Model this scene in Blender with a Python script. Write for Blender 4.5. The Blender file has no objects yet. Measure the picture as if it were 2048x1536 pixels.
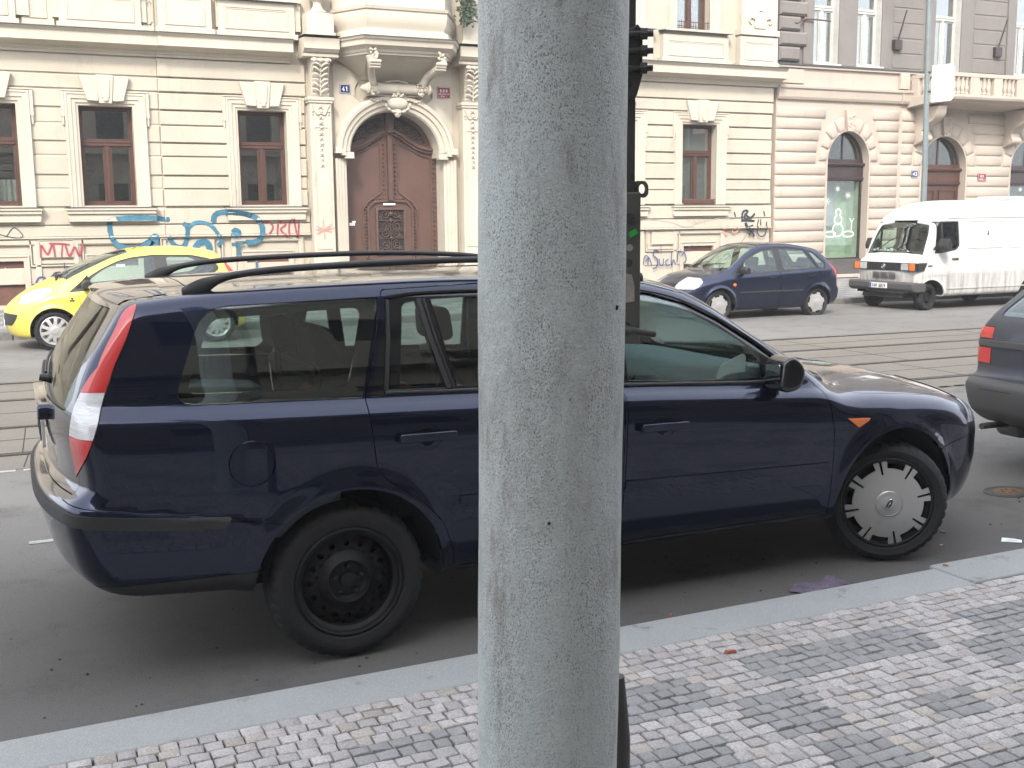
import bpy, math, random, bmesh
import numpy as np
from mathutils import Vector, Matrix
random.seed(7); rng = np.random.RandomState(11)
SC = bpy.context.scene
COL = SC.collection
R = math.radians
# ------------------------------------------------------------------ camera
cd = bpy.data.cameras.new('camera'); cam = bpy.data.objects.new('camera', cd); COL.objects.link(cam)
yaw, pitch, roll = R(24.459), R(8.477), R(-.601)
cam.location = (0, 0, 1.704)
_a = Vector((math.sin(yaw)*math.cos(pitch), math.cos(yaw)*math.cos(pitch), -math.sin(pitch)))
_r = Vector((math.cos(yaw), -math.sin(yaw), 0)); _u = _r.cross(_a)
_R = _r*math.cos(roll) + _u*math.sin(roll); _U = _u*math.cos(roll) - _r*math.sin(roll)
cam.rotation_euler = Matrix((_R, _U, -_a)).transposed().to_euler()
cd.sensor_width = 36; cd.lens = 2200/2048*36; cd.clip_end = 400; cd.clip_start = .05
SC.camera = cam
# ------------------------------------------------------------------ sky, sun, exposure
SUN = Vector((-.62, -1.0, 1.02)).normalized()
w = bpy.data.worlds.new('World'); SC.world = w; w.use_nodes = True
_n = w.node_tree.nodes; _bg = _n['Background']
_s = _n.new('ShaderNodeTexSky'); _s.sky_type = 'NISHITA'; _s.sun_disc = False
_s.sun_elevation = math.asin(SUN.z); _s.sun_rotation = math.atan2(SUN.x, SUN.y)
_s.air_density = 1.0; _s.dust_density = 4.0; _s.ozone_density = 1.0
_h = _n.new('ShaderNodeHueSaturation'); _h.inputs['Saturation'].default_value = .55
w.node_tree.links.new(_s.outputs[0], _h.inputs['Color']); 
_v = _n.new('ShaderNodeMix'); _v.data_type = 'RGBA'; _v.inputs[0].default_value = .6; _v.inputs[7].default_value = (4.9, 5.15, 5.65, 1)   # a veil of high haze evens the sky
w.node_tree.links.new(_h.outputs[0], _v.inputs[6]); w.node_tree.links.new(_v.outputs[2], _bg.inputs[0]); _bg.inputs[1].default_value = .15
sl = bpy.data.lights.new('sun', 'SUN'); sl.energy = 1.0; sl.angle = R(8); sl.color = (1, .93, .82)
so = bpy.data.objects.new('sun', sl); COL.objects.link(so)
so.rotation_euler = (-SUN).to_track_quat('-Z', 'Y').to_euler(); so.location = (-10, -15, 30)
SC.view_settings.view_transform = 'Standard'; SC.view_settings.look = 'None'
SC.view_settings.gamma = 1; SC.view_settings.exposure = 1.98
SC.render.engine = 'CYCLES'
SC.cycles.max_bounces = 8; SC.cycles.transparent_max_bounces = 16; SC.cycles.caustics_reflective = False; SC.cycles.caustics_refractive = False
SC.cycles.use_denoising = True
SC.cycles.sample_clamp_indirect = 6
# ------------------------------------------------------------------ materials
MATS = {}
def mat(name, col, rough=.6, metal=0., coat=0., bump=0., bscale=40., var=0., vscale=3., col2=None, spec=.5, dirt=0., dirtcol=(.12, .11, .1), stretch=(1, 1, 1), coatr=.03, cior=1.5):
    """procedural Principled material: base colour varied by noise, noise bump, optional dirt patches"""
    if name in MATS: return MATS[name]
    m = bpy.data.materials.new(name); m.use_nodes = True; nt = m.node_tree; N = nt.nodes; L = nt.links
    b = N['Principled BSDF']; c4 = tuple(col)+(1,)
    b.inputs['Roughness'].default_value = rough; b.inputs['Metallic'].default_value = metal
    b.inputs['Specular IOR Level'].default_value = spec
    b.inputs['Coat Weight'].default_value = coat; b.inputs['Coat IOR'].default_value = cior; b.inputs['Coat Roughness'].default_value = coatr
    tc = N.new('ShaderNodeTexCoord'); mp = N.new('ShaderNodeMapping'); mp.inputs['Scale'].default_value = stretch
    L.new(tc.outputs['Object'], mp.inputs[0]); vec = mp.outputs[0]
    out = None
    rgb = N.new('ShaderNodeRGB'); rgb.outputs[0].default_value = c4; out = rgb.outputs[0]
    def noise(sc, det=6, rg=.55):
        n = N.new('ShaderNodeTexNoise'); n.inputs['Scale'].default_value = sc; n.inputs['Detail'].default_value = det
        n.inputs['Roughness'].default_value = rg; L.new(vec, n.inputs['Vector']); return n.outputs[0]
    def ramp(src, a, bb):
        r = N.new('ShaderNodeMapRange'); r.inputs[1].default_value = a; r.inputs[2].default_value = bb; L.new(src, r.inputs[0]); return r.outputs[0]
    def mix(fac, A, B):
        x = N.new('ShaderNodeMix'); x.data_type = 'RGBA'; L.new(fac, x.inputs[0]); L.new(A, x.inputs[6])
        if isinstance(B, tuple): x.inputs[7].default_value = B
        else: L.new(B, x.inputs[7])
        return x.outputs[2]
    if var:
        c2 = tuple(col2) if col2 else tuple(v*(1-var) for v in col)
        out = mix(ramp(noise(vscale), .35, .68), out, c2+(1,))
        out = mix(ramp(noise(vscale*9, 4), .4, .75), out, tuple(v*(1-var*.5) for v in c2)+(1,))
    if dirt:
        f = ramp(noise(vscale*.7+.3, 8, .7), .62-.25*dirt, .8)
        mm = N.new('ShaderNodeMath'); mm.operation = 'MULTIPLY'; mm.inputs[1].default_value = dirt; L.new(f, mm.inputs[0])
        out = mix(mm.outputs[0], out, tuple(dirtcol)+(1,))
        rr = N.new('ShaderNodeMapRange'); rr.inputs[3].default_value = rough; rr.inputs[4].default_value = min(1, rough+.3)
        L.new(mm.outputs[0], rr.inputs[0]); L.new(rr.outputs[0], b.inputs['Roughness'])
    L.new(out, b.inputs['Base Color'])
    if bump:
        bm = N.new('ShaderNodeBump'); bm.inputs['Strength'].default_value = min(1, bump); bm.inputs['Distance'].default_value = .01
        L.new(noise(bscale, 5, .6), bm.inputs['Height']); L.new(bm.outputs[0], b.inputs['Normal'])
    MATS[name] = m; return m
def glassmat(name, tint=(.6, .72, .68), fac=1.0, rough=.0):
    if name in MATS: return MATS[name]
    m = bpy.data.materials.new(name); m.use_nodes = True; nt = m.node_tree; N = nt.nodes; L = nt.links
    N.remove(N['Principled BSDF']); o = N['Material Output']
    t = N.new('ShaderNodeBsdfTransparent'); t.inputs[0].default_value = tuple(tint)+(1,)
    g = N.new('ShaderNodeBsdfGlossy'); g.inputs['Roughness'].default_value = rough; g.inputs[0].default_value = (1, 1, 1, 1)
    f = N.new('ShaderNodeFresnel'); ge = N.new('ShaderNodeNewGeometry'); mr = N.new('ShaderNodeMapRange'); mr.inputs[3].default_value = 1.55; mr.inputs[4].default_value = 1/1.55; L.new(ge.outputs['Backfacing'], mr.inputs[0]); L.new(mr.outputs[0], f.inputs[0])
    mu = N.new('ShaderNodeMath'); mu.operation = 'MULTIPLY'; mu.inputs[1].default_value = fac; L.new(f.outputs[0], mu.inputs[0])
    x = N.new('ShaderNodeMixShader'); L.new(mu.outputs[0], x.inputs[0]); L.new(t.outputs[0], x.inputs[1]); L.new(g.outputs[0], x.inputs[2])
    L.new(x.outputs[0], o.inputs[0]); MATS[name] = m; return m
# ------------------------------------------------------------------ mesh builder
def tag(o, label=None, cat=None, group=None, kind=None):
    if label: o['label'] = label
    if cat: o['category'] = cat
    if group: o['group'] = group
    if kind: o['kind'] = kind
    return o
def empty(name, loc=(0, 0, 0), rz=0, parent=None):
    o = bpy.data.objects.new(name, None); COL.objects.link(o); o.location = loc; o.rotation_euler = (0, 0, rz); o.empty_display_size = .2
    if parent: o.parent = parent
    return o
class MB:
    def __init__(s): s.v = []; s.f = []; s.m = []
    def add(s, vs, fs, mi=0):
        k = len(s.v); s.v += [tuple(map(float, p)) for p in vs]; s.f += [tuple(i+k for i in f) for f in fs]; s.m += [mi]*len(fs); return s
    def box(s, x0, x1, y0, y1, z0, z1, mi=0):
        if x0 > x1: x0, x1 = x1, x0
        if y0 > y1: y0, y1 = y1, y0
        if z0 > z1: z0, z1 = z1, z0
        return s.add([(x, y, z) for x in (x0, x1) for y in (y0, y1) for z in (z0, z1)],
                     [(0, 1, 3, 2), (4, 6, 7, 5), (0, 4, 5, 1), (2, 3, 7, 6), (0, 2, 6, 4), (1, 5, 7, 3)], mi)
    def cbox(s, x0, x1, y0, y1, z0, z1, c=.01, mi=0):
        """block whose -Y face is chamfered by c"""
        return s.add([(x0, y1, z0), (x1, y1, z0), (x1, y1, z1), (x0, y1, z1), (x0, y0+c, z0), (x1, y0+c, z0), (x1, y0+c, z1), (x0, y0+c, z1),
                      (x0+c, y0, z0+c), (x1-c, y0, z0+c), (x1-c, y0, z1-c), (x0+c, y0, z1-c)],
                     [(0, 3, 2, 1), (0, 1, 5, 4), (1, 2, 6, 5), (2, 3, 7, 6), (3, 0, 4, 7), (4, 5, 9, 8), (5, 6, 10, 9), (6, 7, 11, 10), (7, 4, 8, 11), (8, 9, 10, 11)], mi)
    def prism(s, poly, ax, a0, a1, mi=0):
        """poly (2d) extruded along ax: 'y' -> poly=(x,z); 'x' -> (y,z); 'z' -> (x,y)"""
        A = sum(poly[i][0]*poly[(i+1) % len(poly)][1]-poly[(i+1) % len(poly)][0]*poly[i][1] for i in range(len(poly)))
        if A < 0: poly = poly[::-1]
        P = {'y': lambda p, a: (p[0], a, p[1]), 'x': lambda p, a: (a, p[0], p[1]), 'z': lambda p, a: (p[0], p[1], a)}[ax]
        n = len(poly); vs = [P(p, a0) for p in poly]+[P(p, a1) for p in poly]
        lo = tuple(range(n)); hi = tuple(range(n, 2*n))
        up = a1 > a0
        if ax == 'y': up = not up
        f = [lo[::-1] if up else lo, hi if up else hi[::-1]]
        for i in range(n):
            j = (i+1) % n; q = (i, j, j+n, i+n); f.append(q if up else q[::-1])
        return s.add(vs, f, mi)
    def tube(s, path, r, n=10, caps=True, mi=0, flat=1.0):
        path = [Vector(p) for p in path]; m = len(path); rs = r if isinstance(r, (list, tuple)) else [r]*m
        vs = []; up = Vector((0, 0, 1)); prev = None
        for i, p in enumerate(path):
            t = (path[min(i+1, m-1)]-path[max(i-1, 0)]).normalized()
            if prev is None:
                a = up if abs(t.z) < .9 else Vector((1, 0, 0)); u = (a-t*a.dot(t)).normalized()
            else:
                u = (prev-t*prev.dot(t)); u = u.normalized() if u.length > 1e-6 else prev
            prev = u; q = t.cross(u)
            for k in range(n):
                an = 2*math.pi*k/n; vs.append(p+u*(math.cos(an)*rs[i]*flat)+q*(math.sin(an)*rs[i]))
        fs = [(i*n+k, i*n+(k+1) % n, (i+1)*n+(k+1) % n, (i+1)*n+k) for i in range(m-1) for k in range(n)]
        if caps: fs += [tuple(range(n))[::-1], tuple((m-1)*n+k for k in range(n))]
        return s.add(vs, fs, mi)
    def lathe(s, prof, c=(0, 0, 0), ax='z', n=24, a0=0., a1=2*math.pi, mi=0, sc=(1, 1)):
        """prof [(r,h)] around axis through c"""
        full = abs(a1-a0-2*math.pi) < 1e-6; k = n if full else n+1; vs = []
        for i in range(k):
            a = a0+(a1-a0)*i/n; ca, sa = math.cos(a)*sc[0], math.sin(a)*sc[1]
            for r, h in prof:
                vs.append({'z': (c[0]+r*ca, c[1]+r*sa, c[2]+h), 'y': (c[0]+r*ca, c[1]+h, c[2]+r*sa), 'x': (c[0]+h, c[1]+r*ca, c[2]+r*sa)}[ax])
        m = len(prof); fs = []
        for i in range(n):
            for j in range(m-1):
                a, b = i*m+j, ((i+1) % k)*m+j; q = (a, b, b+1, a+1); fs.append(q if ax != 'y' else q[::-1])
        return s.add(vs, fs, mi)
    def sweep(s, prof, path, ax='y', closed=False, mi=0):
        """moulding: prof [(o,d)] o = offset to the left of path in its plane, d = depth along ax; path 2d (x,z) for 'y'"""
        n = len(path); m = len(prof); vs = []
        for i, p in enumerate(path):
            p = Vector(p)
            if closed: a = Vector(path[i-1]); b = Vector(path[(i+1) % n])
            else: a = Vector(path[max(i-1, 0)]); b = Vector(path[min(i+1, n-1)])
            t1 = (p-a).normalized() if (p-a).length > 1e-9 else (b-p).normalized(); t2 = (b-p).normalized() if (b-p).length > 1e-9 else t1
            n1 = Vector((-t1.y, t1.x)); n2 = Vector((-t2.y, t2.x)); nn = (n1+n2); nn = nn.normalized() if nn.length > 1e-6 else n1
            k = 1/max(.35, nn.dot(n1))
            for o, d in prof:
                q = p+nn*(o*k); vs.append((q.x, d, q.y) if ax == 'y' else ((d, q.x, q.y) if ax == 'x' else (q.x, q.y, d)))
        fs = []
        for i in range(n if closed else n-1):
            for j in range(m-1):
                a, b = i*m+j, ((i+1) % n)*m+j; fs.append((a, b, b+1, a+1))
        if not closed: fs += [tuple(range(m)), tuple((n-1)*m+j for j in range(m))[::-1]]
        return s.add(vs, fs, mi)
    def ball(s, c, r, n=10, sc=(1, 1, 1), mi=0):
        vs = []; fs = []
        m = max(4, n//2)
        for i in range(1, m):
            t = math.pi*i/m
            for j in range(n):
                p = 2*math.pi*j/n; vs.append((c[0]+r*sc[0]*math.sin(t)*math.cos(p), c[1]+r*sc[1]*math.sin(t)*math.sin(p), c[2]+r*sc[2]*math.cos(t)))
        vs += [(c[0], c[1], c[2]+r*sc[2]), (c[0], c[1], c[2]-r*sc[2])]; T = len(vs)-2
        for i in range(m-2):
            for j in range(n): fs.append((i*n+j, (i+1)*n+j, (i+1)*n+(j+1) % n, i*n+(j+1) % n))
        for j in range(n): fs.append((T, j, (j+1) % n)); fs.append((T+1, (m-2)*n+(j+1) % n, (m-2)*n+j))
        return s.add(vs, fs, mi)
    def mesh(s, name='m'):
        me = bpy.data.meshes.new(name); me.from_pydata(s.v, [], s.f); me.update(); return me
    def build(s, name, m, parent=None, smooth=35, bevel=0, fix=False, loc=None, seg=2):
        me = s.mesh(name)
        for x in (m if isinstance(m, (list, tuple)) else [m]): me.materials.append(x)
        if any(s.m): me.polygons.foreach_set('material_index', s.m)
        if fix:
            bm = bmesh.new(); bm.from_mesh(me); bmesh.ops.recalc_face_normals(bm, faces=bm.faces); bm.to_mesh(me); bm.free()
        o = bpy.data.objects.new(name, me); COL.objects.link(o)
        if parent: o.parent = parent
        if loc is not None: o.location = loc
        if smooth: me.shade_smooth(); me.set_sharp_from_angle(angle=R(smooth))
        if bevel:
            b = o.modifiers.new('bevel', 'BEVEL'); b.width = bevel; b.segments = seg; b.limit_method = 'ANGLE'; b.angle_limit = R(40); b.harden_normals = False
        return o
def clusters(b, tol=.012):
    """the separate pieces of a builder's mesh, as builders (pieces that touch stay together)"""
    n = len(b.v); par = list(range(n))
    def fd(i):
        while par[i] != i: par[i] = par[par[i]]; i = par[i]
        return i
    for f in b.f:
        r = fd(f[0])
        for i in f[1:]: par[fd(i)] = r
    isl = {}
    for k, f in enumerate(b.f): isl.setdefault(fd(f[0]), []).append(k)
    L = []
    for fs in isl.values():
        a = np.array([b.v[i] for k in fs for i in b.f[k]]); L.append([a.min(0)-tol, a.max(0)+tol, fs])
    ch = True
    while ch:
        ch = False; out = []
        for bb in L:
            hit = None
            for o in out:
                if (o[0] <= bb[1]).all() and (bb[0] <= o[1]).all(): hit = o; break
            if hit: hit[0] = np.minimum(hit[0], bb[0]); hit[1] = np.maximum(hit[1], bb[1]); hit[2] = hit[2]+bb[2]; ch = True
            else: out.append(bb)
        L = out
    res = []
    for _, _, fs in sorted(L, key=lambda q: tuple(q[0])):
        m = MB(); mp = {}
        for k in sorted(fs):
            ff = []
            for i in b.f[k]:
                if i not in mp: mp[i] = len(m.v); m.v.append(b.v[i])
                ff.append(mp[i])
            m.f.append(tuple(ff)); m.m.append(b.m[k])
        res.append(m)
    return res
WHOLE = {'wall', 'upper_wall', 'door_studs', 'graffiti', 'iron_grille', 'balcony_plant'}
TOL = {'rusticated_pier': .03, 'pilaster_carving': .06, 'portal_carving': .06, 'upper_block': .04, 'keystone_carving': .03, 'rustication': .03, 'quoin': .03}
def build_parts(b, name, m, parent, off, **k):
    last = None
    for q in ([b] if name in WHOLE else clusters(b, TOL.get(name, .012))):
        last = q.build(name, m, parent, **k)
        if off: last.location = off
    return last
def rrect(x0, x1, z0, z1, r=.03, n=4):
    P = []
    for cx, cz, a in ((x1-r, z1-r, 0), (x0+r, z1-r, 90), (x0+r, z0+r, 180), (x1-r, z0+r, 270)):
        for k in range(n+1): t = R(a+90*k/n); P.append((cx+r*math.cos(t), cz+r*math.sin(t)))
    return P
def roundpoly(P, r=.03, n=4):
    out = []; m = len(P)
    for i, p in enumerate(P):
        ri = r[i] if isinstance(r, (list, tuple)) else r
        p = Vector(p); a = Vector(P[i-1]); b = Vector(P[(i+1) % m]); da = (a-p); db = (b-p)
        k = min(ri, da.length*.45, db.length*.45)
        if k < 1e-4: out.append(tuple(p)); continue
        A = p+da.normalized()*k; B = p+db.normalized()*k
        for j in range(n+1):
            t = j/n; q = A*(1-t)**2+p*2*t*(1-t)+B*t*t; out.append((q.x, q.y))
    return out
def cr(pts, n=8, closed=False):
    """Catmull-Rom through 2d/3d points"""
    P = [np.array(p, float) for p in pts]; out = []; m = len(P)
    for i in range(m if closed else m-1):
        p1, p2 = P[i], P[(i+1) % m]
        p0 = P[i-1] if (i or closed) else 2*p1-p2; p3 = P[(i+2) % m] if (i+2 < m or closed) else 2*p2-p1
        for k in range(n):
            t = k/n; out.append(tuple(.5*((2*p1)+(p2-p0)*t+(2*p0-5*p1+4*p2-p3)*t*t+(3*p1-p0-3*p2+p3)*t**3)))
    if not closed: out.append(tuple(P[-1]))
    return out
def curve1(pts, sig=.03):
    pts = sorted(pts); xs = np.array([p[0] for p in pts], float); ys = np.array([p[1] for p in pts], float)
    h = np.diff(xs); d = np.diff(ys)/h; m = np.zeros(len(xs)); m[0] = d[0]; m[-1] = d[-1]
    for i in range(1, len(xs)-1):
        if d[i-1]*d[i] > 0: w1, w2 = 2*h[i]+h[i-1], h[i]+2*h[i-1]; m[i] = (w1+w2)/(w1/d[i-1]+w2/d[i])
    st = .004; X = np.arange(xs[0]-.6, xs[-1]+.6, st); k = np.clip(np.searchsorted(xs, X)-1, 0, len(h)-1); t = (X-xs[k])/h[k]
    Y = (2*t**3-3*t**2+1)*ys[k]+(t**3-2*t*t+t)*h[k]*m[k]+(-2*t**3+3*t*t)*ys[k+1]+(t**3-t*t)*h[k]*m[k+1]
    Y = np.where(X < xs[0], ys[0]+m[0]*(X-xs[0]), np.where(X > xs[-1], ys[-1]+m[-1]*(X-xs[-1]), Y))
    if sig > 0:
        g = np.arange(-int(3*sig/st), int(3*sig/st)+1)*st; wg = np.exp(-g*g/(2*sig*sig)); wg /= wg.sum()
        pad = len(g)//2; Yp = np.concatenate([Y[0]+(Y[1]-Y[0])*np.arange(-pad, 0), Y, Y[-1]+(Y[-1]-Y[-2])*np.arange(1, pad+1)]); Y = np.convolve(Yp, wg, 'valid')
    return lambda q: np.interp(q, X, Y)
def smax(a, b, k):
    h = np.maximum(k-np.abs(a-b), 0)/k; return np.maximum(a, b)+h*h*k*.25
def sstep(a, b, x):
    t = np.clip((x-a)/(b-a), 0, 1); return t*t*(3-2*t)
# ------------------------------------------------------------------ solid car bodies from a field, cut into panels
def boolop(ma, mb, op):
    oa = bpy.data.objects.new('a', ma); ob = bpy.data.objects.new('b', mb); COL.objects.link(oa); COL.objects.link(ob)
    md = oa.modifiers.new('b', 'BOOLEAN'); md.operation = op; md.object = ob; md.solver = 'MANIFOLD'
    dg = bpy.context.evaluated_depsgraph_get(); dg.update()
    me = bpy.data.meshes.new_from_object(oa.evaluated_get(dg))
    bpy.data.objects.remove(oa); bpy.data.objects.remove(ob)
    return me
class Car:
    def __init__(s, S):
        s.S = S; g = S.get('sig', .03)
        s.zt = curve1(S['top'], g); s.xf = curve1(S['front'], g*.6); s.xr = curve1(S['rear'], g*.6)
        s.W = curve1(S['W'], S.get('sigW', .012)); s.zb = curve1(S['belt'], .08); s.pl = curve1(S['plan'], .08); s.zbot = curve1(S['bottom'], .05)
        s.ct = curve1(S['crown'], .06)
    def F(s, x, y, z):
        S = s.S; ay = np.abs(y); u = ay/.85
        side = ay-(s.W(z-s.zb(x))-s.pl(x))
        for ax, az, r, amp in S['flare']:
            d = np.sqrt((x-ax)**2+(z-az)**2)-r
            side = side-amp*np.exp(-(np.maximum(d, 0)/S.get('flw', .05))**2)*sstep(-.12, .0, z-az+.1)
        if 'extra' in S: side = side+S['extra'](x, z)
        top = (z-s.zt(x))+s.ct(x)*u**2.2
        # scale by slope so the field stays near a distance
        sl = (s.zt(x+.02)-s.zt(x-.02))/.04; top = top/np.sqrt(1+sl*sl)
        f = x-s.xf(z)+S['cf']*u**S.get('cfp', 2.3)
        r = s.xr(z)-x+S['crr']*u**S.get('crp', 2.2)
        sr = (s.xr(z+.02)-s.xr(z-.02))/.04; r = r/np.sqrt(1+sr*sr)
        sf = (s.xf(z+.02)-s.xf(z-.02))/.04; f = f/np.sqrt(1+np.minimum(sf*sf, 4))
        bot = s.zbot(x)-z
        v = smax(top, f, S.get('ktf', .06)); v = smax(v, r, S.get('ktr', .03))
        v = smax(v, side, S['ks'](x, z)); v = smax(v, bot, .08)
        return v
    def grid(s):
        S = s.S; x0, x1, hw, z0, z1 = S['box']; ds = S['ds']
        nx = int((x1-x0)/ds); ny = int(2*hw/ds); nz = int((z1-z0)/ds)
        idx = {}; V = []; Fc = []
        def vid(i, j, k):
            key = (i, j, k)
            if key not in idx: idx[key] = len(V); V.append((x0+(x1-x0)*i/nx, -hw+2*hw*j/ny, z0+(z1-z0)*k/nz))
            return idx[key]
        for i in range(nx):
            for j in range(ny):
                Fc.append((vid(i, j, nz), vid(i+1, j, nz), vid(i+1, j+1, nz), vid(i, j+1, nz))); Fc.append((vid(i, j, 0), vid(i, j+1, 0), vid(i+1, j+1, 0), vid(i+1, j, 0)))
            for k in range(nz):
                Fc.append((vid(i, 0, k), vid(i+1, 0, k), vid(i+1, 0, k+1), vid(i, 0, k+1))); Fc.append((vid(i, ny, k), vid(i, ny, k+1), vid(i+1, ny, k+1), vid(i+1, ny, k)))
        for j in range(ny):
            for k in range(nz):
                Fc.append((vid(nx, j, k), vid(nx, j+1, k), vid(nx, j+1, k+1), vid(nx, j, k+1))); Fc.append((vid(0, j, k), vid(0, j, k+1), vid(0, j+1, k+1), vid(0, j+1, k)))
        s.G = np.array(V); s.Fc = Fc
        xa, xb = S['axis']; s.st = np.stack([np.clip(s.G[:, 0], xa, xb), np.zeros(len(V)), np.full(len(V), S.get('zc', .6))], 1)
        d = s.G-s.st; s.d = d/np.linalg.norm(d, axis=1)[:, None]
    def surf(s, off):
        lo = np.zeros(len(s.d)); hi = np.full(len(s.d), 2.2)
        for _ in range(26):
            m = (lo+hi)/2; P = s.st+s.d*m[:, None]; v = s.F(P[:, 0], P[:, 1], P[:, 2])-off
            lo = np.where(v < 0, m, lo); hi = np.where(v < 0, hi, m)
        return s.st+s.d*((lo+hi)/2)[:, None]
    def shell(s, o1, o2):
        """closed shell between field offsets o1 (outer) and o2 (inner)"""
        n = len(s.G); V = np.concatenate([s.surf(o1), s.surf(o2)]); fs = list(s.Fc)+[tuple(i+n for i in f[::-1]) for f in s.Fc]
        me = bpy.data.meshes.new('shell'); me.from_pydata(V.tolist(), [], fs); me.update(); return me
    def finish(s, me, o1, o2, name, mats, parent, tr=None):
        """restore the field's own normals on the outer and inner faces; mats = (outer, inner)"""
        for m in list(me.materials): pass
        me.materials.clear()
        for m in mats: me.materials.append(m)
        nv = len(me.vertices)
        if nv == 0: print('EMPTY', name); return None
        co = np.empty(nv*3); me.vertices.foreach_get('co', co); co = co.reshape(-1, 3); e = .006
        g = np.stack([s.F(co[:, 0]+e, co[:, 1], co[:, 2])-s.F(co[:, 0]-e, co[:, 1], co[:, 2]), s.F(co[:, 0], co[:, 1]+e, co[:, 2])-s.F(co[:, 0], co[:, 1]-e, co[:, 2]), s.F(co[:, 0], co[:, 1], co[:, 2]+e)-s.F(co[:, 0], co[:, 1], co[:, 2]-e)], 1)
        g /= np.linalg.norm(g, axis=1)[:, None]+1e-9
        np_ = len(me.polygons); pn = np.empty(np_*3); me.polygons.foreach_get('normal', pn); pn = pn.reshape(-1, 3)
        nl = len(me.loops); lv = np.empty(nl, int); me.loops.foreach_get('vertex_index', lv); tot = np.empty(np_, int); me.polygons.foreach_get('loop_total', tot)
        pol = np.repeat(np.arange(np_), tot); Fv = s.F(co[:, 0], co[:, 1], co[:, 2])
        mid = (o1+o2)/2; hal = abs(o1-o2)/2
        sF = np.zeros(np_); np.add.at(sF, pol, Fv[lv]); sF /= tot; gd = np.zeros((np_, 3)); np.add.at(gd, pol, g[lv]); gd /= np.linalg.norm(gd, axis=1)[:, None]+1e-9
        al = (gd*pn).sum(1); outer = (al > .55) & (sF > mid); inner = (al < -.55) & (sF < mid)
        mi = np.where(inner, 1, 0).astype(np.int32)
        if len(mats) < 2: mi[:] = 0
        me.polygons.foreach_set('material_index', mi)
        ln = np.where(outer[pol][:, None], g[lv], np.where(inner[pol][:, None], -g[lv], pn[pol]))
        me.shade_smooth(); me.normals_split_custom_set(ln.tolist())
        me.name = name
        o = bpy.data.objects.new(name, me); COL.objects.link(o)
        if parent: o.parent = parent
        return o
    def ypos(s, x, z, off=0.):
        lo, hi = 0., 1.2
        for _ in range(24):
            m = (lo+hi)/2
            if s.F(np.array([x]), np.array([m]), np.array([z]))[0] < off: lo = m
            else: hi = m
        return lo
    def zpos(s, x, y, off=0.):
        lo, hi = .6, 2.6
        for _ in range(24):
            m = (lo+hi)/2
            if s.F(np.array([x]), np.array([y]), np.array([m]))[0] < off: lo = m
            else: hi = m
        return lo
def PR(poly, ax, a0, a1): return MB().prism(poly, ax, a0, a1).mesh('cut')
# ------------------------------------------------------------------ materials in use
M = {}
M['navy'] = mat('navy_paint', (.006, .0105, .032), .24, .8, 1.0, spec=.3, dirt=.03, vscale=2.0, dirtcol=(.03, .03, .035), cior=1.42)
M['yellow'] = mat('yellow_paint', (.58, .49, .085), .4, .0, .6, dirt=.1, vscale=2, dirtcol=(.3, .26, .1))
M['bluepaint'] = mat('dusty_blue_paint', (.012, .018, .045), .38, .75, .8, dirt=.35, vscale=2.2, dirtcol=(.035, .036, .042))
M['darkpaint'] = mat('dusty_dark_paint', (.020, .024, .036), .45, .1, .35, dirt=.55, vscale=3, dirtcol=(.075, .072, .068))
M['white'] = mat('white_paint', (.62, .62, .61), .4, .0, .4, dirt=.45, vscale=1.4, dirtcol=(.36, .33, .29))
M['blackplastic'] = mat('black_plastic', (.022, .022, .023), .55, bump=.15, bscale=600, var=.2, vscale=5)
M['greyplastic'] = mat('dusty_grey_plastic', (.06, .058, .055), .6, bump=.2, bscale=300, dirt=.4, vscale=4, dirtcol=(.11, .1, .09))
M['glossblack'] = mat('gloss_black_trim', (.006, .006, .007), .12, coat=.5)
M['rubber'] = mat('tyre_rubber', (.009, .009, .0095), .75, bump=.3, bscale=120, dirt=.4, vscale=6, dirtcol=(.032, .03, .027))
M['trim'] = mat('cabin_trim', (.035, .042, .044), .8, var=.3, vscale=4)
M['dash'] = mat('dashboard_grey', (.14, .17, .18), .7, var=.15, vscale=5)
M['seat'] = mat('seat_cloth', (.035, .037, .04), .9, bump=.3, bscale=400, var=.3, vscale=12)
M['redcloth'] = mat('red_cloth', (.22, .02, .015), .85, bump=.4, bscale=30)
M['steel'] = mat('black_steel_rim', (.006, .006, .0065), .55, .3, bump=.1, bscale=80, dirt=.35, vscale=8, dirtcol=(.03, .026, .022))
M['silver'] = mat('silver_hubcap', (.46, .46, .45), .42, .5, dirt=.3, vscale=6, dirtcol=(.16, .15, .14))
M['chrome'] = mat('bright_chrome', (.7, .7, .7), .12, 1.)
M['mirror'] = mat('mirror_glass', (.45, .47, .5), .03, 1.)
M['lensred'] = mat('red_lens', (.50, .012, .012), .25, coat=1, bump=.25, bscale=150, stretch=(1, 1, 4))
M['lensclear'] = mat('clear_lens', (.72, .72, .72), .25, .25, coat=1, bump=.6, bscale=110, stretch=(.3, .3, 5), var=.25, vscale=18)
M['lensorange'] = mat('orange_lens', (.75, .16, .015), .2, coat=1, bump=.2, bscale=150)
M['lampglass'] = mat('headlamp_glass', (.62, .64, .66), .12, .3, coat=1, bump=.3, bscale=40, var=.35, vscale=14)
M['plate'] = mat('number_plate_white', (.75, .76, .75), .4, dirt=.3, vscale=8)
M['plateblue'] = mat('plate_blue', (.02, .06, .35), .4)
M['ink'] = mat('plate_ink', (.01, .01, .012), .5)
M['under'] = mat('underbody', (.01, .01, .01), .9)
M['paper'] = mat('white_paper', (.8, .82, .82), .7)
M['greenpaper'] = mat('green_sticker', (.35, .6, .08), .6)
M['glass'] = glassmat('car_glass', (.79, .86, .84), 1.7)
M['rearglass'] = glassmat('dark_rear_glass', (.50, .56, .52), .6)
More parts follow.
